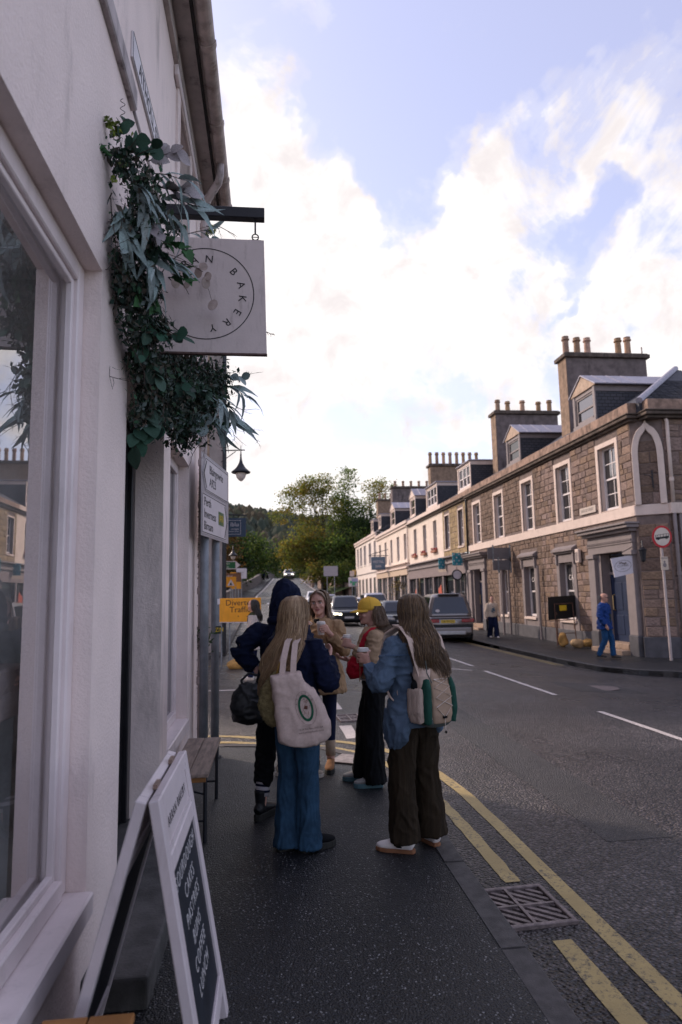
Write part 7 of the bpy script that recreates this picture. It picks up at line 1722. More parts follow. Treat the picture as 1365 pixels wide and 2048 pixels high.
for k, ch in enumerate('ARTISAN'):
    q = radians(165-k*22); xx, zz = ocx+.056*cos(q)-.18*.09*sin(q), ocz+.092*sin(q); m_ = text_mesh(ch, .016, 0.0); m_.materials.clear()
    for v in m_.vertices:
        x = xx+v.co.x*sin(q)+v.co.y*cos(q); z = zz-v.co.x*cos(q)+v.co.y*sin(q); v.co = (x, surf_y(me, x, z)-.004, z)
    link('print_lettering', m_, M_PGREY, tbd)
# olive fleece bag behind the tote
fbag = thing('fleece_bag', 'olive fleece shoulder bag tucked behind the cream tote', 'bag', (.02, 4.38, .85))
mb = MB(); chain(mb, [((.05, 4.39, .84), .05, .03), ((.03, 4.385, .90), .085, .045), ((.015, 4.38, .98), .10, .05), ((.02, 4.38, 1.06), .085, .045), ((.05, 4.385, 1.14), .055, .035), ((.06, 4.39, 1.18), .03, .02)], (1, .1, 0), 14)
me2 = remesh(mb, .009, 3, .5, 'fleece_body'); folds(me2, .006, f=(45, 45, 45), seed=8); link('fleece_body', me2, mat('olive_fleece', (.17, .135, .062), .95, .25, 40, .6, 120), fbag)
mb = MB(); mb.tube([(.04, 4.37, 1.16), (.055, 4.345, 1.22), (.085, 4.33, 1.27)], .006, 6); build(mb, 'brass_clip', mat('brass_clip', (.5, .33, .1), .35, .1, metallic=.8), fbag)
mb = MB(); rs = []
for q in ((.075, 4.335, 1.25), (.10, 4.35, 1.33), (.13, 4.42, 1.395), (.16, 4.50, 1.40)): rs.append([(q[0]-.017, q[1], q[2]), (q[0]+.017, q[1]-.004, q[2]), (q[0]+.017, q[1]+.004, q[2]+.004), (q[0]-.017, q[1]+.008, q[2]+.004)])
build(mb.rings(rs), 'webbing_strap', M_CANVAS, fbag)
# pastry in paper bag held by her
pb = thing('pastry_bag', 'white paper and clear bag of pastries held in front of the blonde person', 'paper bag', (.36, 4.86, 1.1))
mb = MB(); chain(mb, [((.365, 4.87, 1.12), .045, .02), ((.365, 4.865, 1.18), .055, .028), ((.36, 4.86, 1.26), .055, .022), ((.35, 4.86, 1.31), .052, .01)], (1, .1, 0), 12); m3 = remesh(mb, .008, 2, .5, 'paper'); folds(m3, .008, f=(22, 22, 18), seed=3); link('paper', m3, mat('white_paper', (.60, .54, .54), .7, .08, 20), pb)
mb = MB(); chain(mb, [((.365, 4.855, 1.13), .05, .024), ((.367, 4.85, 1.20), .058, .030)], (1, .1, 0), 12); m3 = remesh(mb, .008, 2, .5, 'window_film'); link('window_film', m3, mat('printed_film', (.40, .26, .24), .3, .45, 30), pb)
mb = MB().ball((.345, 4.845, 1.33), .026, .03, .02, 10, 7); build(mb, 'pastry', mat('pastry_crust', (.22, .10, .05), .7, .3, 30), pb, sm=True)

# --- 3 woman in a tan coat facing the camera
p3 = p = Person('person in a long tan coat and brown boots frowning, holding a cup at chest height', (.50, 6.58, 0), radians(155), 1.71, voxel=.006)
p.J.update(elL=(-.235, -.03, 1.07), wrL=(-.155, .17, 1.265), elR=(.22, .02, 1.06), wrR=(.10, .22, 1.10), ankL=(-.10, .04, .09), kneeL=(-.095, .03, .48), ankR=(.10, -.05, .09))
CUP3 = (-.10, .245, 1.31)
p.hands = {'L': lambda mb: hand_grip(mb, CUP3, .036, (-.75, -.35, 0), (-.155, .17, 1.265), side=-1), 'R': lambda mb: hand_relaxed(mb, (.10, .22, 1.10), (-.5, .6, .2), (0, 0, 1), .6, -1)}
p.head(yaw=radians(10), pitch=radians(-6), roll=radians(4)); b = p.body(); face_parts(b, p.Mh, (.11, .07, .04), gaze=-.003)
p.jacket('coat', M_TAN, .70, .028, .18, (.070, .066, .056), .86, fold=(.009, dict(f=(8, 8, 6), seed=21)))
mb = MB(); chain(mb, [((0, .075, 1.20), .045, .05), ((0, .07, 1.30), .055, .05), ((0, .045, 1.385), .060, .05)], n=14); p.cloth('top', mb, M_BLACKT)
for s in (-1, 1):
    mb = MB(); mb.add([(s*.020, .145, 1.18), (s*.075, .135, 1.20), (s*.115, .085, 1.34), (s*.075, .035, 1.43), (s*.050, .075, 1.38), (s*.035, .115, 1.28)], [(0, 1, 2, 3, 4, 5)]); o = build(mb, 'lapel', M_TAN, p.t); o.modifiers.new('s', 'SOLIDIFY').thickness = .012
    mb = MB(); mb.obox((s*.115, .155 if s > 0 else .15, .93), (.05, s*-.012, 0), (0, .006, 0), (0, 0, .012)); build(mb, 'pocket_flap', M_TAN, p.t)
mb = MB().obox((0, .158, .92), (.004, 0, 0), (0, .01, 0), (0, 0, .22)); build(mb, 'front_seam', mat('tan_seam', (.22, .12, .075), .9, .1), p.t)
p.trousers('leggings', M_LEGG, 'skinny', .20)
for sd in 'LR': p.sock(sd, M_SOCKT, .13, .27, .047); p.shoe(sd, M_SUEDE, M_SOLED, (-.25 if sd == 'L' else .25, 1), 'boot', solem=.03)
LB = [(.22, .14, .085), (.28, .19, .12), (.16, .10, .06), (.12, .075, .045), (.33, .24, .16)]
hair(p.t, HEAD_ENV[:]+[(1.43, 0, -.020, .098, .085), (1.36, 0, -.005, .122, .080), (1.28, 0, .02, .130, .085), (1.22, 0, .03, .125, .085)], (-112, 112), LB, 800, .0027, .006, 14, 7, tip=.25)
mb = MB()  # front locks beside the parting
rr = random.Random(9); cols = []
for k in range(120):
    s = rr.choice((-1, 1)); y0 = rr.uniform(.0, .07); c0 = rr.choice(LB); g = rr.uniform(.8, 1.2); n0 = len(mb.v)
    pts = [Vector((s*.004, y0, .232-.25*max(0, y0-.02)**1.3)), Vector((s*(.045+rr.uniform(0, .01)), y0*.95+.012, .206)), Vector((s*.073, y0*.6+.01, .165)), Vector((s*.082, y0*.35, .10)), Vector((s*(.085+rr.uniform(-.004, .01)), y0*.3-.005, .02)), Vector((s*(.10+rr.uniform(-.01, .02)), .02+rr.uniform(-.02, .03), -.08)), Vector((s*(.105+rr.uniform(-.02, .02)), .04+rr.uniform(-.02, .04), -.17-rr.uniform(0, .06)))]
    mb.tube([p.Mh @ q for q in pts], [.004]*6+[.0015], 3, cap=False); cols += [tuple(x*g for x in c0)]*(len(mb.v)-n0)
m3 = mb.mesh('front_hair'); set_cols(m3, cols); link('front_hair', m3, M_HAIR, p.t, sm=True)
cup('paper cup held by the person in the tan coat', p, CUP3)
mb = MB().tube([(.01, .19, 1.355), (.05, .20, 1.385), (.075, .195, 1.365), (.035, .185, 1.335), (.01, .19, 1.355)], .0035, 6); mb.xf(WM(p)); o = build(mb, 'phone_ring', M_SWHITE, None, sm=True); tag(o, 'thin white looped band at the hand of the person in the tan coat', 'band')

# --- 4 woman in a yellow cap, profile to the left
p4 = p = Person('person in a yellow cap and tan jacket in profile, holding a white cup', (.935, 5.95, 0), radians(84), 1.62, voxel=.007)
p.J.update(elL=(-.20, .02, 1.07), wrL=(-.10, .185, 1.235), elR=(.20, .06, 1.06), wrR=(.08, .24, 1.10), ankL=(-.10, .02, .09), kneeL=(-.10, .03, .48), ankR=(.11, .12, .09), kneeR=(.10, .08, .48))
CUP4 = (-.055, .245, 1.275)
p.hands = {'L': lambda mb: hand_grip(mb, CUP4, .036, (-.45, .75, 0), (-.10, .185, 1.235), side=1), 'R': lambda mb: hand_relaxed(mb, (.08, .24, 1.10), (-.4, .6, .2), (0, 0, 1), .6, -1)}
p.head(yaw=radians(6), pitch=radians(-3), off=(0, .015, 0)); b = p.body(); face_parts(b, p.Mh, (.08, .05, .03))
p.jacket('jacket', M_TAN2, .90, .030, .0, (.070, .066, .054), .88, fold=(.009, dict(f=(6, 6, 10), seed=31)))
mb = MB(); chain(mb, [((0, .075, .93), .10, .055), ((0, .085, 1.05), .09, .05), ((0, .095, 1.20), .085, .052), ((0, .06, 1.36), .065, .05)], n=14); p.cloth('tee', mb, M_WHITET, fold=(.005, dict(f=(10, 10, 10), seed=2)))
mb = MB().obox((-.10, .125, 1.25), (.045, .0, 0), (0, .012, 0), (0, 0, .035)); build(mb, 'pocket', M_TAN2, p.t, bevel=.006)
mb = MB(); mb.tube([(.085*cos(q), -.01+.075*sin(q), 1.405-.02*sin(q)) for q in [radians(-40)+k*radians(260)/14 for k in range(15)]], .02, 8); p.cloth('collar', mb, M_TAN2)
M_SEAM = mat('tan_seam2', (.15, .085, .045), .9, .1); mb = MB().tube([(-.175, -.10, 1.30), (-.205, .0, 1.335), (-.19, .09, 1.28)], .0035, 5); mb.tube([(-.20, .085, 1.26), (-.17, .135, 1.10), (-.16, .14, .93)], .004, 5); build(mb, 'seam', M_SEAM, p.t)
p.trousers('wide_trousers', M_BLACKC, 'cord', .04, fold=(.009, dict(f=(12, 12, 2.6), seed=32)))
for sd in 'LR': p.shoe(sd, M_TRAING, M_SOLET, (.0 if sd == 'L' else .15, 1), solem=.028)
BR = [(.10, .055, .032), (.14, .085, .05), (.075, .042, .025), (.19, .12, .07)]
hair(p.t, [(1.60, 0, .0, .078, .090), (1.56, 0, -.005, .084, .102), (1.51, 0, -.012, .088, .106), (1.46, 0, -.03, .092, .104), (1.41, 0, -.05, .10, .10), (1.37, 0, -.06, .108, .10), (1.335, 0, -.07, .098, .085)], (-92, 92), BR, 700, .0026, .016, 20, 9, tip=.3, jit=.3)
# cap
cp = thing('baseball_cap', 'yellow baseball cap on the person with the red bag', 'cap', tuple(WM(p) @ Vector((0, .03, 1.56))))
W = WM(p) @ p.Mh @ Matrix.Translation((0, 0, -.016)) @ Matrix.Diagonal((1.08, 1.08, 1.1, 1)); rs = []
for z, w, fr, bk in ((.128, .082, .098, .110), (.150, .084, .098, .112), (.185, .080, .092, .106), (.213, .064, .074, .086), (.232, .040, .046, .055), (.240, .012, .014, .018)): rs.append([(w*sin(2*pi*k/24), (fr if cos(2*pi*k/24) > 0 else bk)*cos(2*pi*k/24), z) for k in range(24)])
M_CAP = cloth_mat('yellow_cotton', (.62, .37, .055), var=.08, scale=12); mb = MB().rings(rs); build(mb.xf(W), 'crown', M_CAP, cp, sm=True)
mb = MB(); rs = []
for k in range(13):
    q = radians(-78+13*k); c_, s_ = cos(q), sin(q); rs.append([(.081*s_, .094*c_, .136), (.084*s_, (.094+.075*c_**.6)*c_ if c_ > 0 else .094*c_, .120-.006*abs(s_)), (.084*s_, (.094+.075*c_**.6)*c_ if c_ > 0 else .094*c_, .126-.006*abs(s_)), (.082*s_, .094*c_, .142)])
build(mb.rings(rs, cap=False).xf(W), 'brim', M_CAP, cp, sm=True)
mb = MB().ball((0, 0, .242), .008, .008, .005, 8, 5); build(mb.xf(W), 'button', M_CAP, cp)
mb = MB()
for k in range(6):
    q = k*pi/3+.5; mb.tube([(.012*sin(q), .014*cos(q), .2415), (.041*sin(q), .05*cos(q), .2335), (.066*sin(q), .08*cos(q), .213), (.083*sin(q), .10*cos(q), .183), (.086*sin(q), .105*cos(q), .135)], .0014, 5)
build(mb.xf(W), 'seam', mat('cap_seam', (.45, .26, .04), .9, .1), cp)
cup('white paper cup held by the person in the yellow cap', p, CUP4)
# red crossbody bag
rb = thing('crossbody_bag', 'red fabric crossbody bag on the person in the yellow cap', 'bag', tuple(WM(p) @ Vector((-.12, .18, .95))))
M_RED = cloth_mat('red_nylon', (.30, .006, .018), rough=.6, var=.15); W = WM(p)
mb = MB(); chain(mb, [((-.075, .185, .955), .05, .035), ((-.085, .19, 1.0), .075, .055), ((-.095, .175, 1.06), .085, .055), ((-.115, .145, 1.12), .07, .045), ((-.135, .11, 1.17), .035, .03)], (.35, .9, 0), 14); mb.xf(W); m3 = remesh(mb, .009, 4, .5, 'bag_body'); folds(m3, .006, f=(12, 12, 12), seed=6); link('bag_body', m3, M_RED, rb)
mb = MB(); rs = []
for q in ((-.135, .10, 1.16), (-.165, .115, 1.25), (-.160, .075, 1.345), (-.125, .0, 1.405), (-.06, -.075, 1.40)):
    q = Vector(q); rs.append([q+Vector((.004, -.024, 0)), q+Vector((-.004, .024, 0)), q+Vector((-.010, .024, .004)), q+Vector((-.004, -.024, .004))])
build(mb.rings(rs).xf(W), 'strap', M_RED, rb)

# --- 5 woman with backpack, denim jacket
p5 = p = Person('person with long brown hair, denim jacket and wide brown corduroy trousers seen from behind', (.968, 4.46, 0), radians(27), 1.66)
p.J.update(elL=(-.285, .0, 1.06), wrL=(-.25, .165, 1.19), elR=(.22, .04, 1.06), wrR=(.10, .22, 1.12), ankL=(-.115, .0, .09), kneeL=(-.11, .02, .48), ankR=(.12, .0, .09), kneeR=(.11, .03, .48))
CUP5 = (-.245, .235, 1.235)
p.hands = {'L': lambda mb: hand_grip(mb, CUP5, .036, (-.35, -.75, 0), (-.25, .165, 1.19), side=-1), 'R': lambda mb: hand_relaxed(mb, (.10, .22, 1.12), (-.5, .6, .1), (0, 0, 1), .6, -1)}
p.head(yaw=radians(-12), pitch=radians(-4)); p.body()
p.jacket('denim_jacket', M_DENIM, .80, .032, .05, (.070, .068, .052), .93, fold=(.011, dict(f=(6, 6, 11), seed=41)))
mb = MB(); chain(mb, [((-.175, .0, .66), .03, .05), ((-.165, .0, .72), .05, .105), ((-.15, .0, .80), .06, .13), ((-.14, 0, .9), .05, .13)], (1, 0, 0), 16); chain(mb, [((.16, .0, .74), .045, .10), ((.15, .0, .82), .055, .13), ((.14, 0, .9), .05, .13)], (1, 0, 0), 16); p.cloth('shirt_tail', mb, M_DENIM, fold=(.008, dict(f=(12, 12, 6), seed=42)))
for x, z in ((-.21, 1.23), ):
    mb = MB().obox((x+.01, -.085, 1.27), (.07, -.03, 0), (0, .004, 0), (0, 0, .003)); build(mb, 'yoke_seam', mat('denim_seam', (.05, .09, .16), .9, .1), p.t)
p.trousers('corduroy_trousers', M_CORD, 'cord', .065, fold=(.009, dict(f=(9, 9, 4), seed=43)))
o = p.shoe('L', M_TRAINW, M_SOLEG, (-.75, 1), solem=.014)
f_ = Vector((-.75, 1, 0)).normalized(); sd_ = Vector((f_.y, -f_.x, 0)); a_ = Vector((-.115, 0, 0)); mb = MB()
mb.quad(a_+f_*.055-sd_*.0415+Vector((0, 0, .092)), a_+f_*.085-sd_*.0425+Vector((0, 0, .088)), a_+f_*.045-sd_*.0425+Vector((0, 0, .038)), a_+f_*.010-sd_*.041+Vector((0, 0, .038))); st_ = build(mb, 'shoe_stripe', M_BLACKC, o); st_.modifiers.new('s', 'SOLIDIFY').thickness = .006
p.shoe('R', M_TRAINW, M_SOLEG, (.1, 1), solem=.014)
BRN = [(.11, .063, .033), (.07, .04, .022), (.16, .095, .046), (.25, .15, .065), (.05, .03, .018), (.34, .21, .095), (.09, .052, .028)]
hair(p.t, HEAD_ENV+[(1.42, 0, -.055, .112, .100), (1.36, .0, -.09, .126, .10), (1.28, .005, -.135, .130, .095), (1.20, .015, -.175, .115, .08), (1.13, .03, -.205, .09, .06), (1.06, .045, -.225, .055, .04)], (-132, 132), BRN, 1500, .0027, .018, 22, 14, tip=.36)
cup('kraft paper cup with white lid held by the person with the backpack', p, CUP5, kraft=True)
# backpack
W = WM(p) @ Matrix.Translation((.0, .01, .0)) @ Matrix.Diagonal((.86, .92, 1, 1)); bp_ = thing('backpack', 'cream, beige and green backpack with bungee cord worn by the long-haired person', 'backpack', tuple(W @ Vector((0, -.2, .84))))
M_BPC = cloth_mat('cream_nylon', (.56, .43, .36), rough=.75, var=.06); M_BPB = cloth_mat('beige_nylon', (.36, .255, .185), rough=.75, var=.07); M_BPG = cloth_mat('green_nylon', (.014, .065, .048), rough=.7, var=.15); M_BPM = cloth_mat('cream_mesh', (.50, .39, .33), var=.15, scale=60, stretch=(8, 8, .6), bump=.5, bscale=60); M_BPK = cloth_mat('grey_base', (.10, .115, .11))
def bpz(z): return -.155-.03*(1.30-z)     # back panel plane
mb = MB(); chain(mb, [((.0, -.215, .835), .125, .075), ((0, -.225, .87), .150, .090), ((0, -.225, 1.0), .155, .095), ((0, -.21, 1.13), .150, .082), ((0, -.19, 1.23), .125, .055), ((0, -.175, 1.29), .085, .03), ((0, -.165, 1.31), .05, .015)], (1, 0, 0), 20, sq=3.2); mb.xf(W); m3 = remesh(mb, .008, 3, .5, 'main_compartment'); folds(m3, .004, f=(10, 10, 8), seed=7); link('main_compartment', m3, M_BPC, bp_)
mb = MB(); chain(mb, [((.0, -.300, .845), .085, .030), ((0, -.310, .90), .098, .034), ((0, -.305, 1.03), .095, .032), ((0, -.282, 1.13), .085, .024), ((0, -.255, 1.19), .06, .012)], (1, 0, 0), 16, sq=3.5); mb.xf(W); m3 = remesh(mb, .008, 3, .5, 'front_pocket'); fpk = link('front_pocket', m3, M_BPB, bp_)
for s in (-1, 1):
    mb = MB(); chain(mb, [((s*.118, -.275, .845), .030, .045), ((s*.126, -.285, .93), .034, .050), ((s*.120, -.283, 1.06), .030, .046), ((s*.110, -.270, 1.12), .022, .034)], (1, 0, 0), 12, sq=3); mb.xf(W); m3 = remesh(mb, .008, 3, .5, 'green_panel'); link('green_panel', m3, M_BPG, bp_)
    mb = MB(); chain(mb, [((s*.150, -.215, .85), .030, .070), ((s*.160, -.215, .92), .036, .080), ((s*.158, -.212, 1.03), .034, .078), ((s*.155, -.210, 1.06), .030, .072)], (1, 0, 0), 14, sq=3); mb.xf(W); m3 = remesh(mb, .008, 2, .5, 'side_pocket'); folds(m3, .004, f=(60, 60, 3), seed=3); sp_ = link('side_pocket', m3, M_BPM, bp_)
    if s == -1:
        mb = MB().ball((-.158, -.205, 1.075), .030, .028, .040, 12, 8); mb.tube([(-.165, -.20, 1.10), (-.175, -.185, 1.15), (-.160, -.17, 1.16), (-.150, -.19, 1.10)], .006, 6); mb.xf(W); build(mb, 'sunglasses_case', M_BLACKC, sp_, sm=True)
    # shoulder strap over the shoulder and down to the base
    pts = [(s*.085, -.185, 1.30), (s*.105, -.125, 1.415), (s*.118, .0, 1.448), (s*.135, .11, 1.395), (s*.15, .155, 1.26), (s*.20, .12, 1.10), (s*.225, .0, .99), (s*.17, -.14, .90)]
    mb = MB(); rs = []
    for i, q in enumerate(pts):
        q = Vector(q); t_ = (Vector(pts[min(i+1, len(pts)-1)])-Vector(pts[max(i-1, 0)])).normalized(); sdv = Vector((1, .15*s, 0)); sdv = (sdv-t_*sdv.dot(t_)).normalized() if i < 5 else Vector((0, 1, .3)).normalized(); nn = t_.cross(sdv).normalized(); w = .038 if i < 5 else .014
        rs.append([q-sdv*w-nn*.008, q+sdv*w-nn*.008, q+sdv*w+nn*.008, q-sdv*w+nn*.008])
    build(mb.rings(rs).xf(W), 'shoulder_strap', M_BPC, bp_, bevel=.004)
for s in (-1, 1):
    mb = MB(); rs = []
    for q, w in (((s*.125, .02, 1.452), .04), ((s*.125, -.07, 1.440), .045), ((s*.122, -.155, 1.375), .05), ((s*.118, -.195, 1.29), .052), ((s*.112, -.225, 1.20), .05), ((s*.105, -.25, 1.12), .045)):
        q = Vector(q); rs.append([q+Vector((-w, .0, 0)), q+Vector((w, -.006, 0)), q+Vector((w, .008, .012)), q+Vector((-w, .012, .012))])
    build(mb.rings(rs).xf(W), 'harness', M_BPC, bp_, bevel=.004)
mb = MB().tube([(-.172, -.02, 1.12), (-.19, -.05, .99), (-.195, -.06, .87)], .010, 4); build(mb.xf(W), 'webbing_tail', M_BPC, bp_)
mb = MB(); chain(mb, [((.0, -.22, .825), .11, .07), ((0, -.225, .855), .15, .098), ((0, -.225, .875), .152, .098)], (1, 0, 0), 18, sq=3); mb.xf(W); m3 = remesh(mb, .008, 2, .5, 'base_panel'); link('base_panel', m3, M_BPK, bp_)
lace = [(-.07, 1.12), (.07, 1.12), (-.075, 1.07), (.078, 1.01), (-.078, .95), (.0, .885), (.078, .95), (-.078, 1.01), (.075, 1.07), (-.07, 1.12)]
def fy(z): return -.345+max(0, z-1.0)*.28
mb = MB().tube([(x, fy(z)-.002*(k % 2), z) for k, (x, z) in enumerate(lace)], .0032, 6); mb.tube([(0, fy(.885), .885), (.005, -.345, .80)], .0025, 6); build(mb.xf(W), 'bungee_cord', mat('cord_cream', (.62, .53, .46), .7, .05), bp_)
mb = MB().box(-.018, .018, -.352, -.34, .878, .892); mb.box(0, .01, -.35, -.34, .785, .80); build(mb.xf(W), 'cord_lock', M_BLACKC, bp_)
mb = MB().tube([(-.095, -.262, 1.24), (-.105, -.285, 1.16), (-.085, -.312, 1.10)], .004, 5); build(mb.xf(W), 'zip', M_BPK, bp_)

# --- 6 person mostly hidden behind the blonde one: only the beige trainers show
p = Person('person hidden behind the blonde one, only beige trainers showing', (.275, 6.32, 0), radians(-80), 1.52, voxel=.012)
p.J.update(ankL=(-.10, -.17, .09), ankR=(.09, .02, .09), elL=(-.19, .0, 1.06), elR=(.19, 0, 1.06), wrL=(-.1, .15, 1.0), wrR=(.1, .15, 1.0))
p.hands = {'L': lambda mb: hand_relaxed(mb, (-.1, .15, 1.0), (0, 1, 0), (0, 0, -1), .5), 'R': lambda mb: hand_relaxed(mb, (.1, .15, 1.0), (0, 1, 0), (0, 0, -1), .5, -1)}
p.body(); p.jacket('jumper', M_BLACKC, .88, .02, 0); p.trousers('trousers', M_BLACKC, 'skinny', .14)
for sd in 'LR': p.shoe(sd, M_TRAINB, M_SOLEW, (.05, 1), solem=.026)
hair(p.t, HEAD_ENV, (-120, 120), BRN, 60, .008, 0, 5, 3)

# --- 7 dark-haired woman with a green top by the diversion sign
p = Person('person with long dark hair, olive top and cream cardigan beside the orange sign', (-.36, 14.3, -.1), radians(76), 1.68, voxel=.011)
p.J.update(elL=(-.23, -.03, 1.06), wrL=(-.23, .02, .84), elR=(.22, -.02, 1.06), ankL=(-.09, .03, .09), ankR=(.09, -.06, .09))
p.hands = {'L': lambda mb: hand_relaxed(mb, (-.23, .02, .84), (0, .1, -1), (1, 0, 0), .5), 'R': lambda mb: hand_relaxed(mb, (.22, .08, .83), (0, .2, -1), (-1, 0, 0), .5, -1)}
p.head(yaw=radians(4)); b = p.body(); face_parts(b, p.Mh)
p.jacket('olive_top', cloth_mat('olive_jersey', (.035, .042, .018)), .84, .008, 0, (.05, .045, .04), .3)
J = p.J; mb = MB()
for sd, s in (('L', -1), ('R', 1)):
    a, b_, c_ = Vector(J['sh'+sd]), Vector(J['el'+sd]), Vector(J['wr'+sd]); limb(mb, [(a, .07), (b_, .062), (b_+(c_-b_)*.9, .05)]); chain(mb, [((s*.135, -.01, .62), .05, .09), ((s*.14, -.02, .9), .045, .105), ((s*.145, -.02, 1.15), .04, .11), ((s*.13, -.02, 1.34), .04, .09)], (1, 0, 0), 12)
chain(mb, [((0, -.115, .62), .15, .03), ((0, -.115, .95), .15, .03), ((0, -.115, 1.25), .15, .03), ((0, -.08, 1.37), .11, .03)], (1, 0, 0), 12)
p.cloth('cardigan', mb, cloth_mat('cream_knit', (.42, .36, .33), var=.1)); p.trousers('trousers', M_LEGG, 'straight', .06)
for sd in 'LR': p.shoe(sd, M_TRAINW, M_SOLEW, (0, 1))
hair(p.t, HEAD_ENV+[(1.42, 0, -.06, .10, .095), (1.33, 0, -.10, .11, .09), (1.24, 0, -.12, .09, .07), (1.18, 0, -.13, .05, .04)], (-115, 115), [(.018, .012, .010), (.03, .02, .014), (.012, .009, .008)], 220, .006, .012, 14, 8)

# --- 8 woman in a cream sweatshirt walking on the far pavement
p = Person('person in a cream sweatshirt with a blue print walking past the parked grey car', (8.98, 25.9, -.22), radians(184), 1.66, voxel=.012)
p.J.update(elR=(.24, -.03, 1.06), wrR=(.25, .03, .82), elL=(-.24, -.02, 1.06), wrL=(-.27, .10, .84), ankL=(-.09, .16, .09), kneeL=(-.09, .12, .48), ankR=(.09, -.17, .10), kneeR=(.09, .03, .48))
p.hands = {'L': lambda mb: hand_relaxed(mb, (-.27, .10, .84), (-.2, .3, -1), (1, 0, 0), .5), 'R': lambda mb: hand_relaxed(mb, (.25, .03, .82), (0, .2, -1), (-1, 0, 0), .5, -1)}
b = p.body(); face_parts(b, p.Mh); p.jacket('sweatshirt', cloth_mat('cream_sweatshirt', (.52, .42, .33), var=.06), .84, .035, .02, (.08, .074, .055), .94, fold=(.008, dict(f=(9, 9, 10), seed=51)))
mb = MB(); rr = random.Random(4)
for k in range(26): x, z = rr.gauss(0, .045), 1.13+rr.gauss(0, .06); mb.ball((x, .155, z), .022, .006, .026, 6, 4)
build(mb, 'chest_print', mat('blue_print', (.06, .11, .15), .9, .5, 30), p.t)
p.trousers('wide_trousers', M_LEGG, 'wide', .04, fold=(.008, dict(f=(11, 11, 5), seed=52)))
for sd in 'LR': p.shoe(sd, M_TRAINW, M_SOLEW, (0, 1))
hair(p.t, HEAD_ENV[:5], (-100, 100), [(.09, .045, .025), (.06, .03, .02)], 120, .006, 0, 5, 8)
mb = MB().ball((0, -.02, 1.69), .035, .035, .03, 10, 7); build(mb, 'hair_bun', mat('brown_bun', (.07, .035, .02), .6, .3, 40), p.t, sm=True)
sb = thing('carried_umbrella', 'dark furled umbrella carried low by the person in the cream sweatshirt', 'umbrella', tuple(WM(p) @ Vector((.26, .05, .4)))); mb = MB().tube([(.255, .06, .80), (.26, .06, .74), (.265, .05, .45), (.265, .04, .30)], [.008, .022, .02, .006], 8); build(mb.xf(WM(p)), 'canopy', M_BLACKC, sb, sm=True)

# --- 9 man in a bright blue jacket
p = Person('bald person with glasses in a bright blue jacket and jeans walking past the blue door', (9.22, 17.35, -.22), radians(-140), 1.76, skin=SKINM, voxel=.011)
p.J.update(elL=(-.25, -.08, 1.06), wrL=(-.24, .02, .85), elR=(.25, -.02, 1.06), wrR=(.22, .12, .86), ankL=(-.09, .13, .09), kneeL=(-.09, .11, .49), ankR=(.09, -.17, .11), kneeR=(.09, .02, .47))
p.hands = {'L': lambda mb: hand_relaxed(mb, (-.24, .02, .85), (0, .2, -1), (1, 0, 0), .6), 'R': lambda mb: hand_relaxed(mb, (.22, .12, .86), (0, .3, -1), (-1, 0, 0), .6, -1)}
p.head(yaw=radians(14), pitch=radians(-8)); b = p.body(); face_parts(b, p.Mh, (.2, .17, .15))
M_BLUEJ = cloth_mat('bright_blue_shell', (.008, .034, .15), rough=.6, var=.2)
p.jacket('jacket', M_BLUEJ, .74, .045, .08, (.085, .078, .058), .96, fold=(.014, dict(f=(9, 9, 10), seed=61)))
mb = MB(); chain(mb, [((0, .10, .80), .055, .06), ((0, .115, 1.05), .05, .055), ((0, .115, 1.25), .05, .05), ((0, .06, 1.38), .06, .05)], n=12); p.cloth('green_jumper', mb, cloth_mat('dark_green_knit', (.02, .03, .018)))
p.trousers('jeans', cloth_mat('dark_denim', (.012, .05, .125), var=.2), 'straight', .06, fold=(.008, dict(f=(10, 10, 8), seed=62)))
for sd in 'LR': p.shoe(sd, mat('brown_shoe', (.07, .05, .04), .6, .1), M_SOLED, (0, 1))
mb = MB()
for s in (-1, 1): mb.tube([Vector((s*.033+.021*cos(q), .094, .116+.017*sin(q))) for q in [k*pi/6 for k in range(13)]], .0028, 5); mb.tube([(s*.052, .09, .12), (s*.072, .0, .125)], .0025, 5)
mb.tube([(-.012, .097, .118), (.012, .097, .118)], .0025, 5); mb.xf(p.Mh); build(mb, 'glasses', M_BLACKC, p.t)
hair(p.t, [(1.60, 0, -.018, .078, .100), (1.56, 0, -.02, .080, .106), (1.51, 0, -.025, .078, .10)], (-75, 75), [(.28, .26, .25), (.2, .18, .17)], 90, .005, 0, 5, 9)

# --- far pedestrians on the bridge
for k, (x, y, m_, lb_) in enumerate(((-1.0, 112, M_LEGG, 'dark clothed person walking on the far bridge pavement'), (-.35, 113.5, M_WHITET, 'white topped person walking on the far bridge pavement'))):
    p = Person(lb_, (x, y, zr(y)+.02), radians(10), 1.72, voxel=.03); p.J.update(ankL=(-.09, .12, .09), ankR=(.09, -.14, .09))
    p.body(); p.jacket('jacket', m_, .82, .03, .03, vx=.03); p.cloth('trousers', limb(limb(MB(), [(p.J['hipL'], .1), (p.J['kneeL'], .08), (p.J['ankL'], .07)]), [(p.J['hipR'], .1), (p.J['kneeR'], .08), (p.J['ankR'], .07)]), M_BLACKC, .03)
    mb = MB().ball(p.Mh @ Vector((0, -.015, .15)), .085, .10, .09, 10, 7); build(mb, 'hair', M_BLACKC, p.t, sm=True)
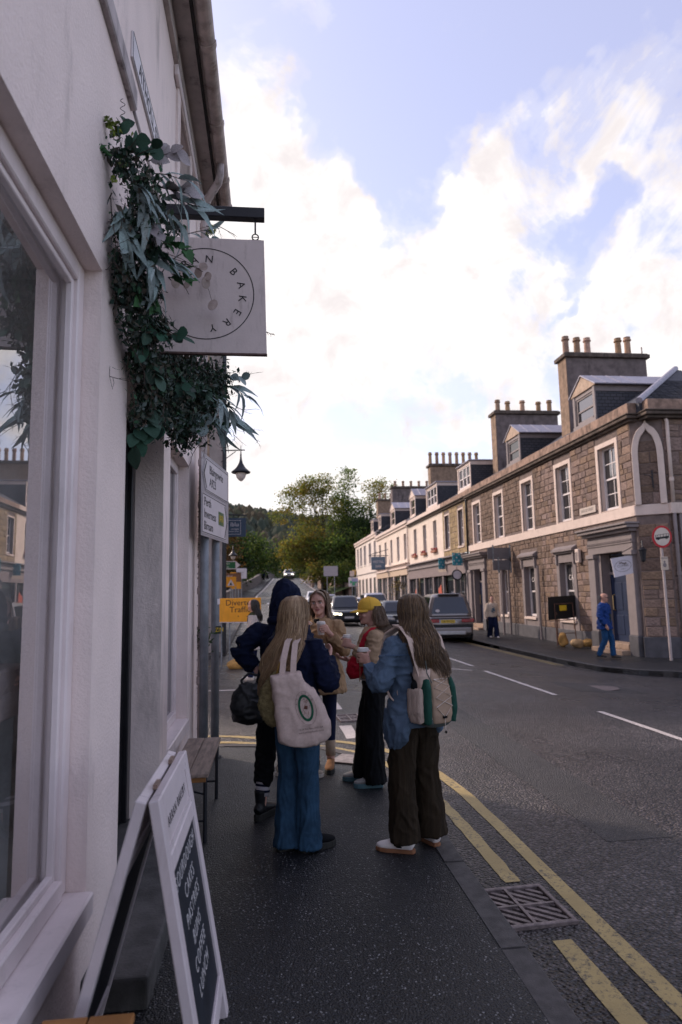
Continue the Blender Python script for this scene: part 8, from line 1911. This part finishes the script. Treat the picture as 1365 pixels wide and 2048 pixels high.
# ------------------------------------------------------------------ hanging foliage round the bakery door
def leafmat(name, c, rnd=.3, var=.2): 
    return mat(name, c, .75, var, 18, .15, 60, spec=.2, rnd=rnd)
M_EUC = leafmat('eucalyptus_leaf', (.27, .345, .34)); M_IVY = leafmat('ivy_leaf', (.055, .135, .055)); M_SAGE = leafmat('dusty_mauve_leaf', (.33, .295, .305)); M_DKL = leafmat('deep_green_leaf', (.045, .095, .068)); M_HOP = leafmat('hop_cone', (.24, .30, .075)); M_TWIG = mat('brown_twig', (.055, .038, .030), .9, .3, 20); M_MOSS = mat('dry_moss', (.05, .052, .035), .95, .5, 25, attr='Col'); M_HONEST = leafmat('papery_seed_disc', (.36, .29, .26), .15)
def leaf_unit(outline, cup=.08, curl=.15):
    """leaf along +Y from stalk, unit length, shaped from half-widths"""
    vs, fs = [], []
    n = len(outline)
    for i, (t, w) in enumerate(outline):
        z = -curl*t*t
        vs += [(-w, t, z+cup*w), (0, t, z-.01), (w, t, z+cup*w)]
    for i in range(n-1):
        a = i*3; fs += [(a, a+1, a+4, a+3), (a+1, a+2, a+5, a+4)]
    return MB().add(vs, fs)
LONG = [(0, .008), (.12, .06), (.3, .10), (.5, .095), (.75, .055), (1, .002)]; OVAL = [(0, .01), (.15, .22), (.4, .36), (.65, .33), (.88, .16), (1, .01)]; ROUND = [(0, .02), (.1, .26), (.35, .46), (.65, .45), (.9, .24), (1, .03)]; IVYO = [(0, .02), (.02, .30), (.15, .46), (.28, .34), (.42, .40), (.62, .22), (1, .005)]
def lmesh(nm, o, m, cup, curl):
    me = leaf_unit(o, cup, curl).mesh(nm); me.materials.append(m); smooth(me); return me
LM = dict(euc=lmesh('leaf', LONG, M_EUC, .25, .35), euc2=lmesh('leaf', LONG, M_EUC, .2, .7), sage=lmesh('leaf', OVAL, M_SAGE, .3, .25), ivy=lmesh('leaf', IVYO, M_IVY, .15, .2), dk=lmesh('leaf', OVAL, M_DKL, .2, .2), rnd=lmesh('leaf', ROUND, M_DKL, .15, .1), eucr=lmesh('leaf', ROUND, M_EUC, .15, .15))
gar = thing('foliage_garland', 'hanging garland of eucalyptus, ivy and twigs around the bakery sign', 'foliage', (-.7, 3.6, 2.6))
gi = inv(gar); rg_ = random.Random(21)
def leaf(kind, p, d, size, roll=None, up=None):
    o = bpy.data.objects.new('leaf', LM[kind]); COL.objects.link(o); o.parent = gar; o.matrix_parent_inverse = gi
    y = Vector(d).normalized(); u = Vector(up) if up is not None else Vector((rg_.gauss(0, 1), rg_.gauss(0, 1), rg_.gauss(0, 1))); x = y.cross(u); x = x.normalized() if x.length > 1e-4 else y.orthogonal().normalized(); z = x.cross(y)
    w = rg_.uniform(.85, 1.2)
    o.matrix_basis = Matrix(((x.x*size*w, y.x*size, z.x*size, p[0]), (x.y*size*w, y.y*size, z.y*size, p[1]), (x.z*size*w, y.z*size, z.z*size, p[2]), (0, 0, 0, 1)))
twigs = MB()
def spray(base, d, n, size, kind, spread=.8, droop=.4, ln=.22, stem=True):
    """stem with leaves along it"""
    b = Vector(base); d = Vector(d).normalized(); pts = [b]
    for k in range(4): d = (d+Vector((0, 0, -droop*.25))+Vector((rg_.gauss(0, .06), rg_.gauss(0, .06), rg_.gauss(0, .06)))).normalized(); pts.append(pts[-1]+d*ln/4)
    if stem: twigs.tube(pts, [.003, .0028, .0024, .002, .0014], 5, cap=False)
    for k in range(n):
        f = (k+.6)/n*4; i = min(3, int(f)); p = pts[i]+(pts[i+1]-pts[i])*(f-i); t = (pts[i+1]-pts[i]).normalized(); s = t.orthogonal().normalized(); q = rg_.uniform(0, 6.28); sd = s*cos(q)+t.cross(s)*sin(q)
        # leaves turn outward from the wall, towards the street
        leaf(kind, p, (t*.9+sd*spread+Vector((.25, -.15, -.1-droop*.3))).normalized(), size*rg_.uniform(.75, 1.2), up=Vector((.6, -.7, .5))+Vector((rg_.gauss(0, .5), rg_.gauss(0, .5), rg_.gauss(0, .5))))
# upper cluster, left of the sign
for b, d, n, s, k, sp, dr, ln in [
    ((-.72, 3.02, 3.90), (.1, -.1, .5), 5, .085, 'dk', .8, .2, .10), ((-.70, 3.05, 3.82), (.2, -.2, .2), 6, .10, 'dk', .9, .2, .12), ((-.66, 3.06, 3.84), (.4, 0, .3), 5, .09, 'rnd', .8, .2, .12), ((-.75, 3.0, 3.80), (-.1, -.2, .1), 4, .085, 'ivy', .8, .3, .1),
    ((-.60, 3.14, 3.88), (.6, .1, .5), 7, .12, 'sage', .7, .3, .16), ((-.58, 3.15, 3.82), (.8, .1, .2), 7, .14, 'euc2', .7, .4, .16), ((-.56, 3.2, 3.78), (.8, 0, .0), 7, .13, 'sage', .7, .4, .16), ((-.54, 3.22, 3.74), (.9, .1, .1), 6, .16, 'euc2', .6, .5, .16), ((-.56, 3.24, 3.68), (.9, 0, -.2), 6, .15, 'euc2', .7, .6, .15),
    ((-.66, 3.1, 3.76), (.2, -.3, -.4), 7, .17, 'euc', .6, .6, .18), ((-.64, 3.12, 3.70), (.3, -.3, -.5), 7, .18, 'euc', .6, .6, .2), ((-.70, 3.1, 3.62), (-.1, -.3, -.7), 7, .20, 'euc', .5, .6, .2), ((-.72, 3.12, 3.55), (.1, -.4, -.7), 6, .19, 'euc', .5, .7, .2), ((-.62, 3.15, 3.58), (.4, -.2, -.5), 7, .12, 'sage', .7, .5, .16), ((-.60, 3.18, 3.52), (.3, -.2, -.6), 6, .13, 'dk', .8, .4, .16),
    ((-.62, 3.2, 3.46), (.3, -.3, -.6), 7, .17, 'euc', .6, .6, .18), ((-.58, 3.22, 3.44), (.6, -.2, -.3), 6, .16, 'euc', .6, .6, .16), ((-.55, 3.25, 3.50), (.7, -.1, .0), 6, .09, 'ivy', .8, .4, .14), ((-.60, 3.24, 3.40), (.4, -.3, -.7), 6, .15, 'euc', .5, .8, .18), ((-.52, 3.28, 3.40), (.7, -.2, -.2), 6, .085, 'ivy', .9, .3, .14), ((-.50, 3.3, 3.36), (.8, -.1, -.1), 5, .08, 'ivy', .8, .3, .12),
    ((-.68, 3.25, 3.30), (.1, -.3, -.8), 6, .08, 'ivy', .9, .4, .16), ((-.62, 3.28, 3.26), (.3, -.3, -.7), 7, .075, 'ivy', .9, .4, .16), ((-.66, 3.32, 3.18), (.2, -.2, -.8), 7, .08, 'dk', .9, .4, .16), ((-.60, 3.36, 3.14), (.4, -.2, -.5), 6, .09, 'rnd', .8, .3, .15), ((-.56, 3.38, 3.10), (.6, -.1, -.3), 5, .085, 'rnd', .8, .3, .14), ((-.68, 3.38, 3.08), (.2, -.2, -.8), 6, .09, 'dk', .9, .4, .16),
    # under and behind the sign, over the door
    ((-.66, 3.6, 3.02), (.3, -.2, -.6), 6, .10, 'rnd', .8, .4, .16), ((-.60, 3.9, 3.05), (.5, -.2, -.4), 7, .10, 'dk', .8, .4, .18), ((-.52, 4.2, 3.08), (.6, -.3, -.4), 7, .12, 'rnd', .8, .4, .18), ((-.46, 4.4, 3.12), (.7, -.2, -.4), 7, .16, 'euc', .7, .5, .2), ((-.40, 4.55, 3.10), (.8, -.2, -.5), 8, .18, 'euc', .6, .5, .2), ((-.36, 4.6, 3.05), (.7, -.1, -.6), 8, .18, 'euc', .6, .6, .2), ((-.32, 4.7, 3.22), (.9, 0, -.1), 7, .17, 'euc2', .7, .5, .2), ((-.34, 4.7, 3.30), (.9, -.1, .1), 6, .09, 'eucr', .8, .3, .16),
    ((-.50, 4.35, 2.95), (.5, -.3, -.6), 7, .14, 'eucr', .8, .4, .18), ((-.44, 4.5, 2.96), (.7, -.2, -.6), 7, .16, 'euc', .6, .6, .2), ((-.60, 4.2, 2.92), (.3, -.3, -.8), 7, .10, 'dk', .9, .4, .2), ((-.68, 3.9, 2.85), (.2, -.3, -.8), 7, .11, 'dk', .8, .4, .2), ((-.72, 3.75, 2.80), (.1, -.3, -.9), 6, .14, 'dk', .7, .4, .2), ((-.74, 3.7, 2.66), (.0, -.3, -.9), 4, .15, 'dk', .6, .5, .16),
    ((-.52, 4.05, 4.02), (.8, .0, .3), 6, .11, 'euc', .8, .3, .18), ((-.45, 4.1, 4.0), (.9, 0, -.1), 6, .10, 'eucr', .8, .3, .18), ((-.50, 4.0, 4.12), (.6, 0, .4), 5, .07, 'ivy', .8, .2, .14)]:
    spray(b, d, n, s*(1.08 if k[:3] == 'euc' and k != 'eucr' else .80), k, sp, dr, ln)
# hops, seed discs
hops = MB()
for c, r in (((-.755, 2.98, 3.965), .030), ((-.735, 2.99, 3.935), .032), ((-.715, 3.0, 3.955), .028), ((-.66, 3.04, 3.93), .026), ((-.60, 3.10, 3.90), .022), ((-.70, 3.02, 3.78), .020), ((-.36, 4.05, 4.06), .028), ((-.38, 4.05, 4.03), .024), ((-.74, 3.03, 3.70), .018)):
    c = Vector(c)
    hops = MB()
    for k in range(22):
        v = Vector((rg_.gauss(0, 1), rg_.gauss(0, 1), rg_.gauss(0, 1))).normalized(); p = c+v*r*.7; t = (v+Vector((0, 0, -.7))).normalized(); s_ = t.orthogonal().normalized(); hops.quad(p+t*r*.5, p+s_*r*.38, p-t*r*.45, p-s_*r*.38)
    build(hops, 'hop_cone', M_HOP, gar)
for (x, z, r) in ((-.375, 3.60, .034), (-.355, 3.57, .030), (-.41, 3.585, .030), (-.36, 3.50, .036), (-.345, 3.535, .028), (-.50, 3.54, .030), (-.535, 3.50, .034), (-.32, 3.37, .042), (-.47, 3.49, .03)):
    mb = MB().lathe([(r*.95, -.0008), (r, 0), (r*.95, .0008)], n=14).xf(Matrix.Translation((x, 3.70+rg_.uniform(-.05, .04), z)) @ Matrix.Rotation(rg_.uniform(-.4, .4), 4, 'Z') @ Matrix.Rotation(pi/2+rg_.uniform(-.4, .4), 4, 'X') @ Matrix.Diagonal((.75, 1, 1, 1))); build(mb, 'seed_disc', M_HONEST, gar)
for a, b in (((-.60, 3.55, 3.62), (-.40, 3.70, 3.60)), ((-.60, 3.55, 3.60), (-.38, 3.70, 3.585)), ((-.36, 3.70, 3.50), (-.33, 3.70, 3.41)), ((-.55, 3.6, 3.56), (-.46, 3.7, 3.44))): twigs.tube([a, (Vector(a)+Vector(b))/2+Vector((0, 0, .012)), b], .0016, 4, cap=False)
# trailing bare twigs
def twig(p, d, ln, n=7, r=.0035, br=2):
    pts = [Vector(p)]; d = Vector(d).normalized()
    for k in range(n):
        d = (d+Vector((rg_.gauss(0, .28), rg_.gauss(0, .28), rg_.gauss(0, .22)-.02))).normalized(); pts.append(pts[-1]+d*ln/n)
        if br and rg_.random() < .5: twig(pts[-1], (d+Vector((rg_.gauss(0, .6), rg_.gauss(0, .6), rg_.gauss(0, .6)))).normalized(), ln*.35, 4, r*.6, br-1)
    twigs.tube(pts, [r*(1-.7*i/n) for i in range(n+1)], 4, cap=False)
for p, d, ln in [((-.76, 3.08, 3.66), (0, -.15, -1), .5), ((-.76, 3.06, 3.62), (-.0, -.2, -1), .42), ((-.755, 3.1, 3.55), (0, 0, -1), .4), ((-.75, 3.3, 3.15), (0, -.05, -1), .5), ((-.74, 3.34, 3.05), (.05, -.05, -1), .45), ((-.73, 3.4, 2.95), (.05, 0, -1), .4), ((-.74, 3.25, 3.25), (-.02, -.3, -.4), .2),
                 ((-.34, 4.7, 2.98), (.8, -.1, -.45), .34), ((-.36, 4.65, 2.95), (.7, -.1, -.6), .36), ((-.30, 4.75, 3.1), (.9, 0, -.15), .26), ((-.52, 4.4, 2.85), (.3, -.1, -.9), .34), ((-.46, 4.5, 2.85), (.4, -.1, -.8), .36), ((-.58, 4.3, 2.82), (.1, -.2, -.9), .3), ((-.28, 4.75, 3.3), (.9, 0, -.2), .2), ((-.02, 3.8, 3.27), (.8, 0, -.3), .07), ((-.44, 4.0, 4.1), (.8, 0, .1), .2), ((-.40, 4.05, 4.08), (.8, -.1, -.1), .22)]: twig(p, d, ln)
sp_pts = [Vector((-.70+.012*sin(k*.9), 3.0, 3.98+k*.006)) for k in range(22)]; twigs.tube(sp_pts, .0018, 4, cap=False)
o = build(twigs, 'twigs', M_TWIG, gar); o['kind'] = 'stuff'
# dense filling of moss, fern and small leaves
fill = MB(); cols = []
CL = [(-.70, 3.06, 3.82, .07), (-.62, 3.12, 3.72, .09), (-.60, 3.15, 3.6, .09), (-.69, 3.13, 3.5, .08), (-.62, 3.2, 3.45, .09), (-.70, 3.2, 3.32, .09), (-.72, 3.22, 3.25, .08), (-.64, 3.28, 3.24, .09), (-.68, 3.35, 3.1, .10), (-.60, 3.4, 3.08, .08), (-.70, 3.55, 2.98, .10), (-.66, 3.8, 2.95, .12), (-.58, 4.1, 3.0, .14), (-.48, 4.35, 3.08, .13), (-.40, 4.55, 3.15, .12), (-.62, 4.0, 2.82, .12), (-.54, 4.25, 2.86, .13), (-.45, 4.45, 2.92, .12), (-.70, 3.75, 2.78, .10), (-.40, 4.65, 3.25, .10), (-.66, 4.15, 3.1, .14), (-.74, 3.65, 2.7, .06), (-.58, 4.35, 2.74, .08), (-.56, 4.4, 3.25, .12), (-.66, 4.2, 3.35, .14), (-.6, 4.0, 4.05, .06)]
PALF = [(.15, .19, .18), (.12, .15, .13), (.03, .065, .045), (.045, .09, .05), (.02, .045, .035), (.07, .11, .07), (.10, .095, .07), (.12, .105, .085), (.04, .11, .055), (.13, .17, .16)]
for (x, y, z, r) in CL:
    for k in range(int(78000*r*r)):
        p = Vector((x+rg_.gauss(0, r*.5), y+rg_.gauss(0, r*.7), z+rg_.gauss(0, r*.6)))
        if p.x < WX+.01: p.x = WX+.01+rg_.random()*.03
        l_ = rg_.uniform(.014, .045); t = Vector((rg_.gauss(0, .8), rg_.gauss(0, .8), rg_.gauss(0, 1)-.8)).normalized(); s_ = t.cross(Vector((rg_.gauss(0, 1), rg_.gauss(0, 1), rg_.gauss(0, 1)))).normalized(); c = rg_.choice(PALF); w_ = .35 if rg_.random() < .5 else .1
        fill.quad(p+t*l_*.6, p+s_*l_*w_, p-t*l_*.6, p-s_*l_*w_); cols += [c]*4
me = fill.mesh('small_leaves'); set_cols(me, cols); o = link('small_leaves', me, M_MOSS, gar); o['kind'] = 'stuff'
# moss and a little fern on the downpipe
ms_ = MB(); cols = []
for k in range(650):
    z = rg_.choice((rg_.uniform(1.9, 2.9), rg_.gauss(2.45, .3), rg_.uniform(.2, 3.0), rg_.gauss(1.25, .06))); q = rg_.uniform(2.4, 5.4); p = Vector((-.695+.046*cos(q), 6.89+.046*sin(q), z)); l_ = rg_.uniform(.004, .012); t = Vector((rg_.gauss(0, 1), rg_.gauss(0, 1), rg_.gauss(0, 1))).normalized(); s_ = t.orthogonal().normalized(); ms_.quad(p+t*l_, p+s_*l_*.5, p-t*l_, p-s_*l_*.5); cols += [rg_.choice(((.07, .06, .045), (.08, .085, .04), (.05, .045, .035)))]*4
me = ms_.mesh('pipe_moss'); set_cols(me, cols); o = link('pipe_moss', me, M_MOSS, bak); o['kind'] = 'stuff'
fern = thing('wall_fern', 'small fern growing from the joint beside the downpipe', 'plant', (-.64, 6.86, 1.2)); mb = MB(); cols = []
for k in range(70):
    p = Vector((-.64+rg_.gauss(0, .035), 6.84+rg_.gauss(0, .03), 1.22+rg_.gauss(0, .07))); l_ = rg_.uniform(.02, .04); t = Vector((rg_.gauss(0, 1), rg_.gauss(0, 1), rg_.gauss(0, 1))).normalized(); s_ = t.orthogonal().normalized(); mb.quad(p+t*l_, p+s_*l_*.3, p-t*l_, p-s_*l_*.3); cols += [rg_.choice(((.03, .07, .02), (.05, .09, .03), (.02, .04, .015)))]*4
me = mb.mesh('fronds'); set_cols(me, cols); link('fronds', me, M_MOSS, fern)
# fallen leaves on the road
mo_ = mat('fallen_leaf', (.33, .12, .03), .8, .25, 20)
for k, (x, y, lb_) in enumerate(((-.46, 9.75, 'large orange fallen leaf in the side street by the post'), (1.20, 3.93, 'small green leaf lying on the drain grate'))):
    me = leaf_unit(IVYO, .4, .3).mesh('fallen_leaf'); s_ = .13 if k == 0 else .045; me.transform(Matrix.Translation((x, y, road_z(x, y)+.03)) @ Matrix.Rotation(-1.2+k, 4, 'Z') @ Matrix.Diagonal((s_, s_, s_, 1))); o = link('fallen_leaf', me, mo_ if k == 0 else mat('green_fallen_leaf', (.05, .16, .02), .7, .1)); tag(o, lb_, 'leaf')
for o in bpy.data.objects:
    if '_world' in o: del o['_world']
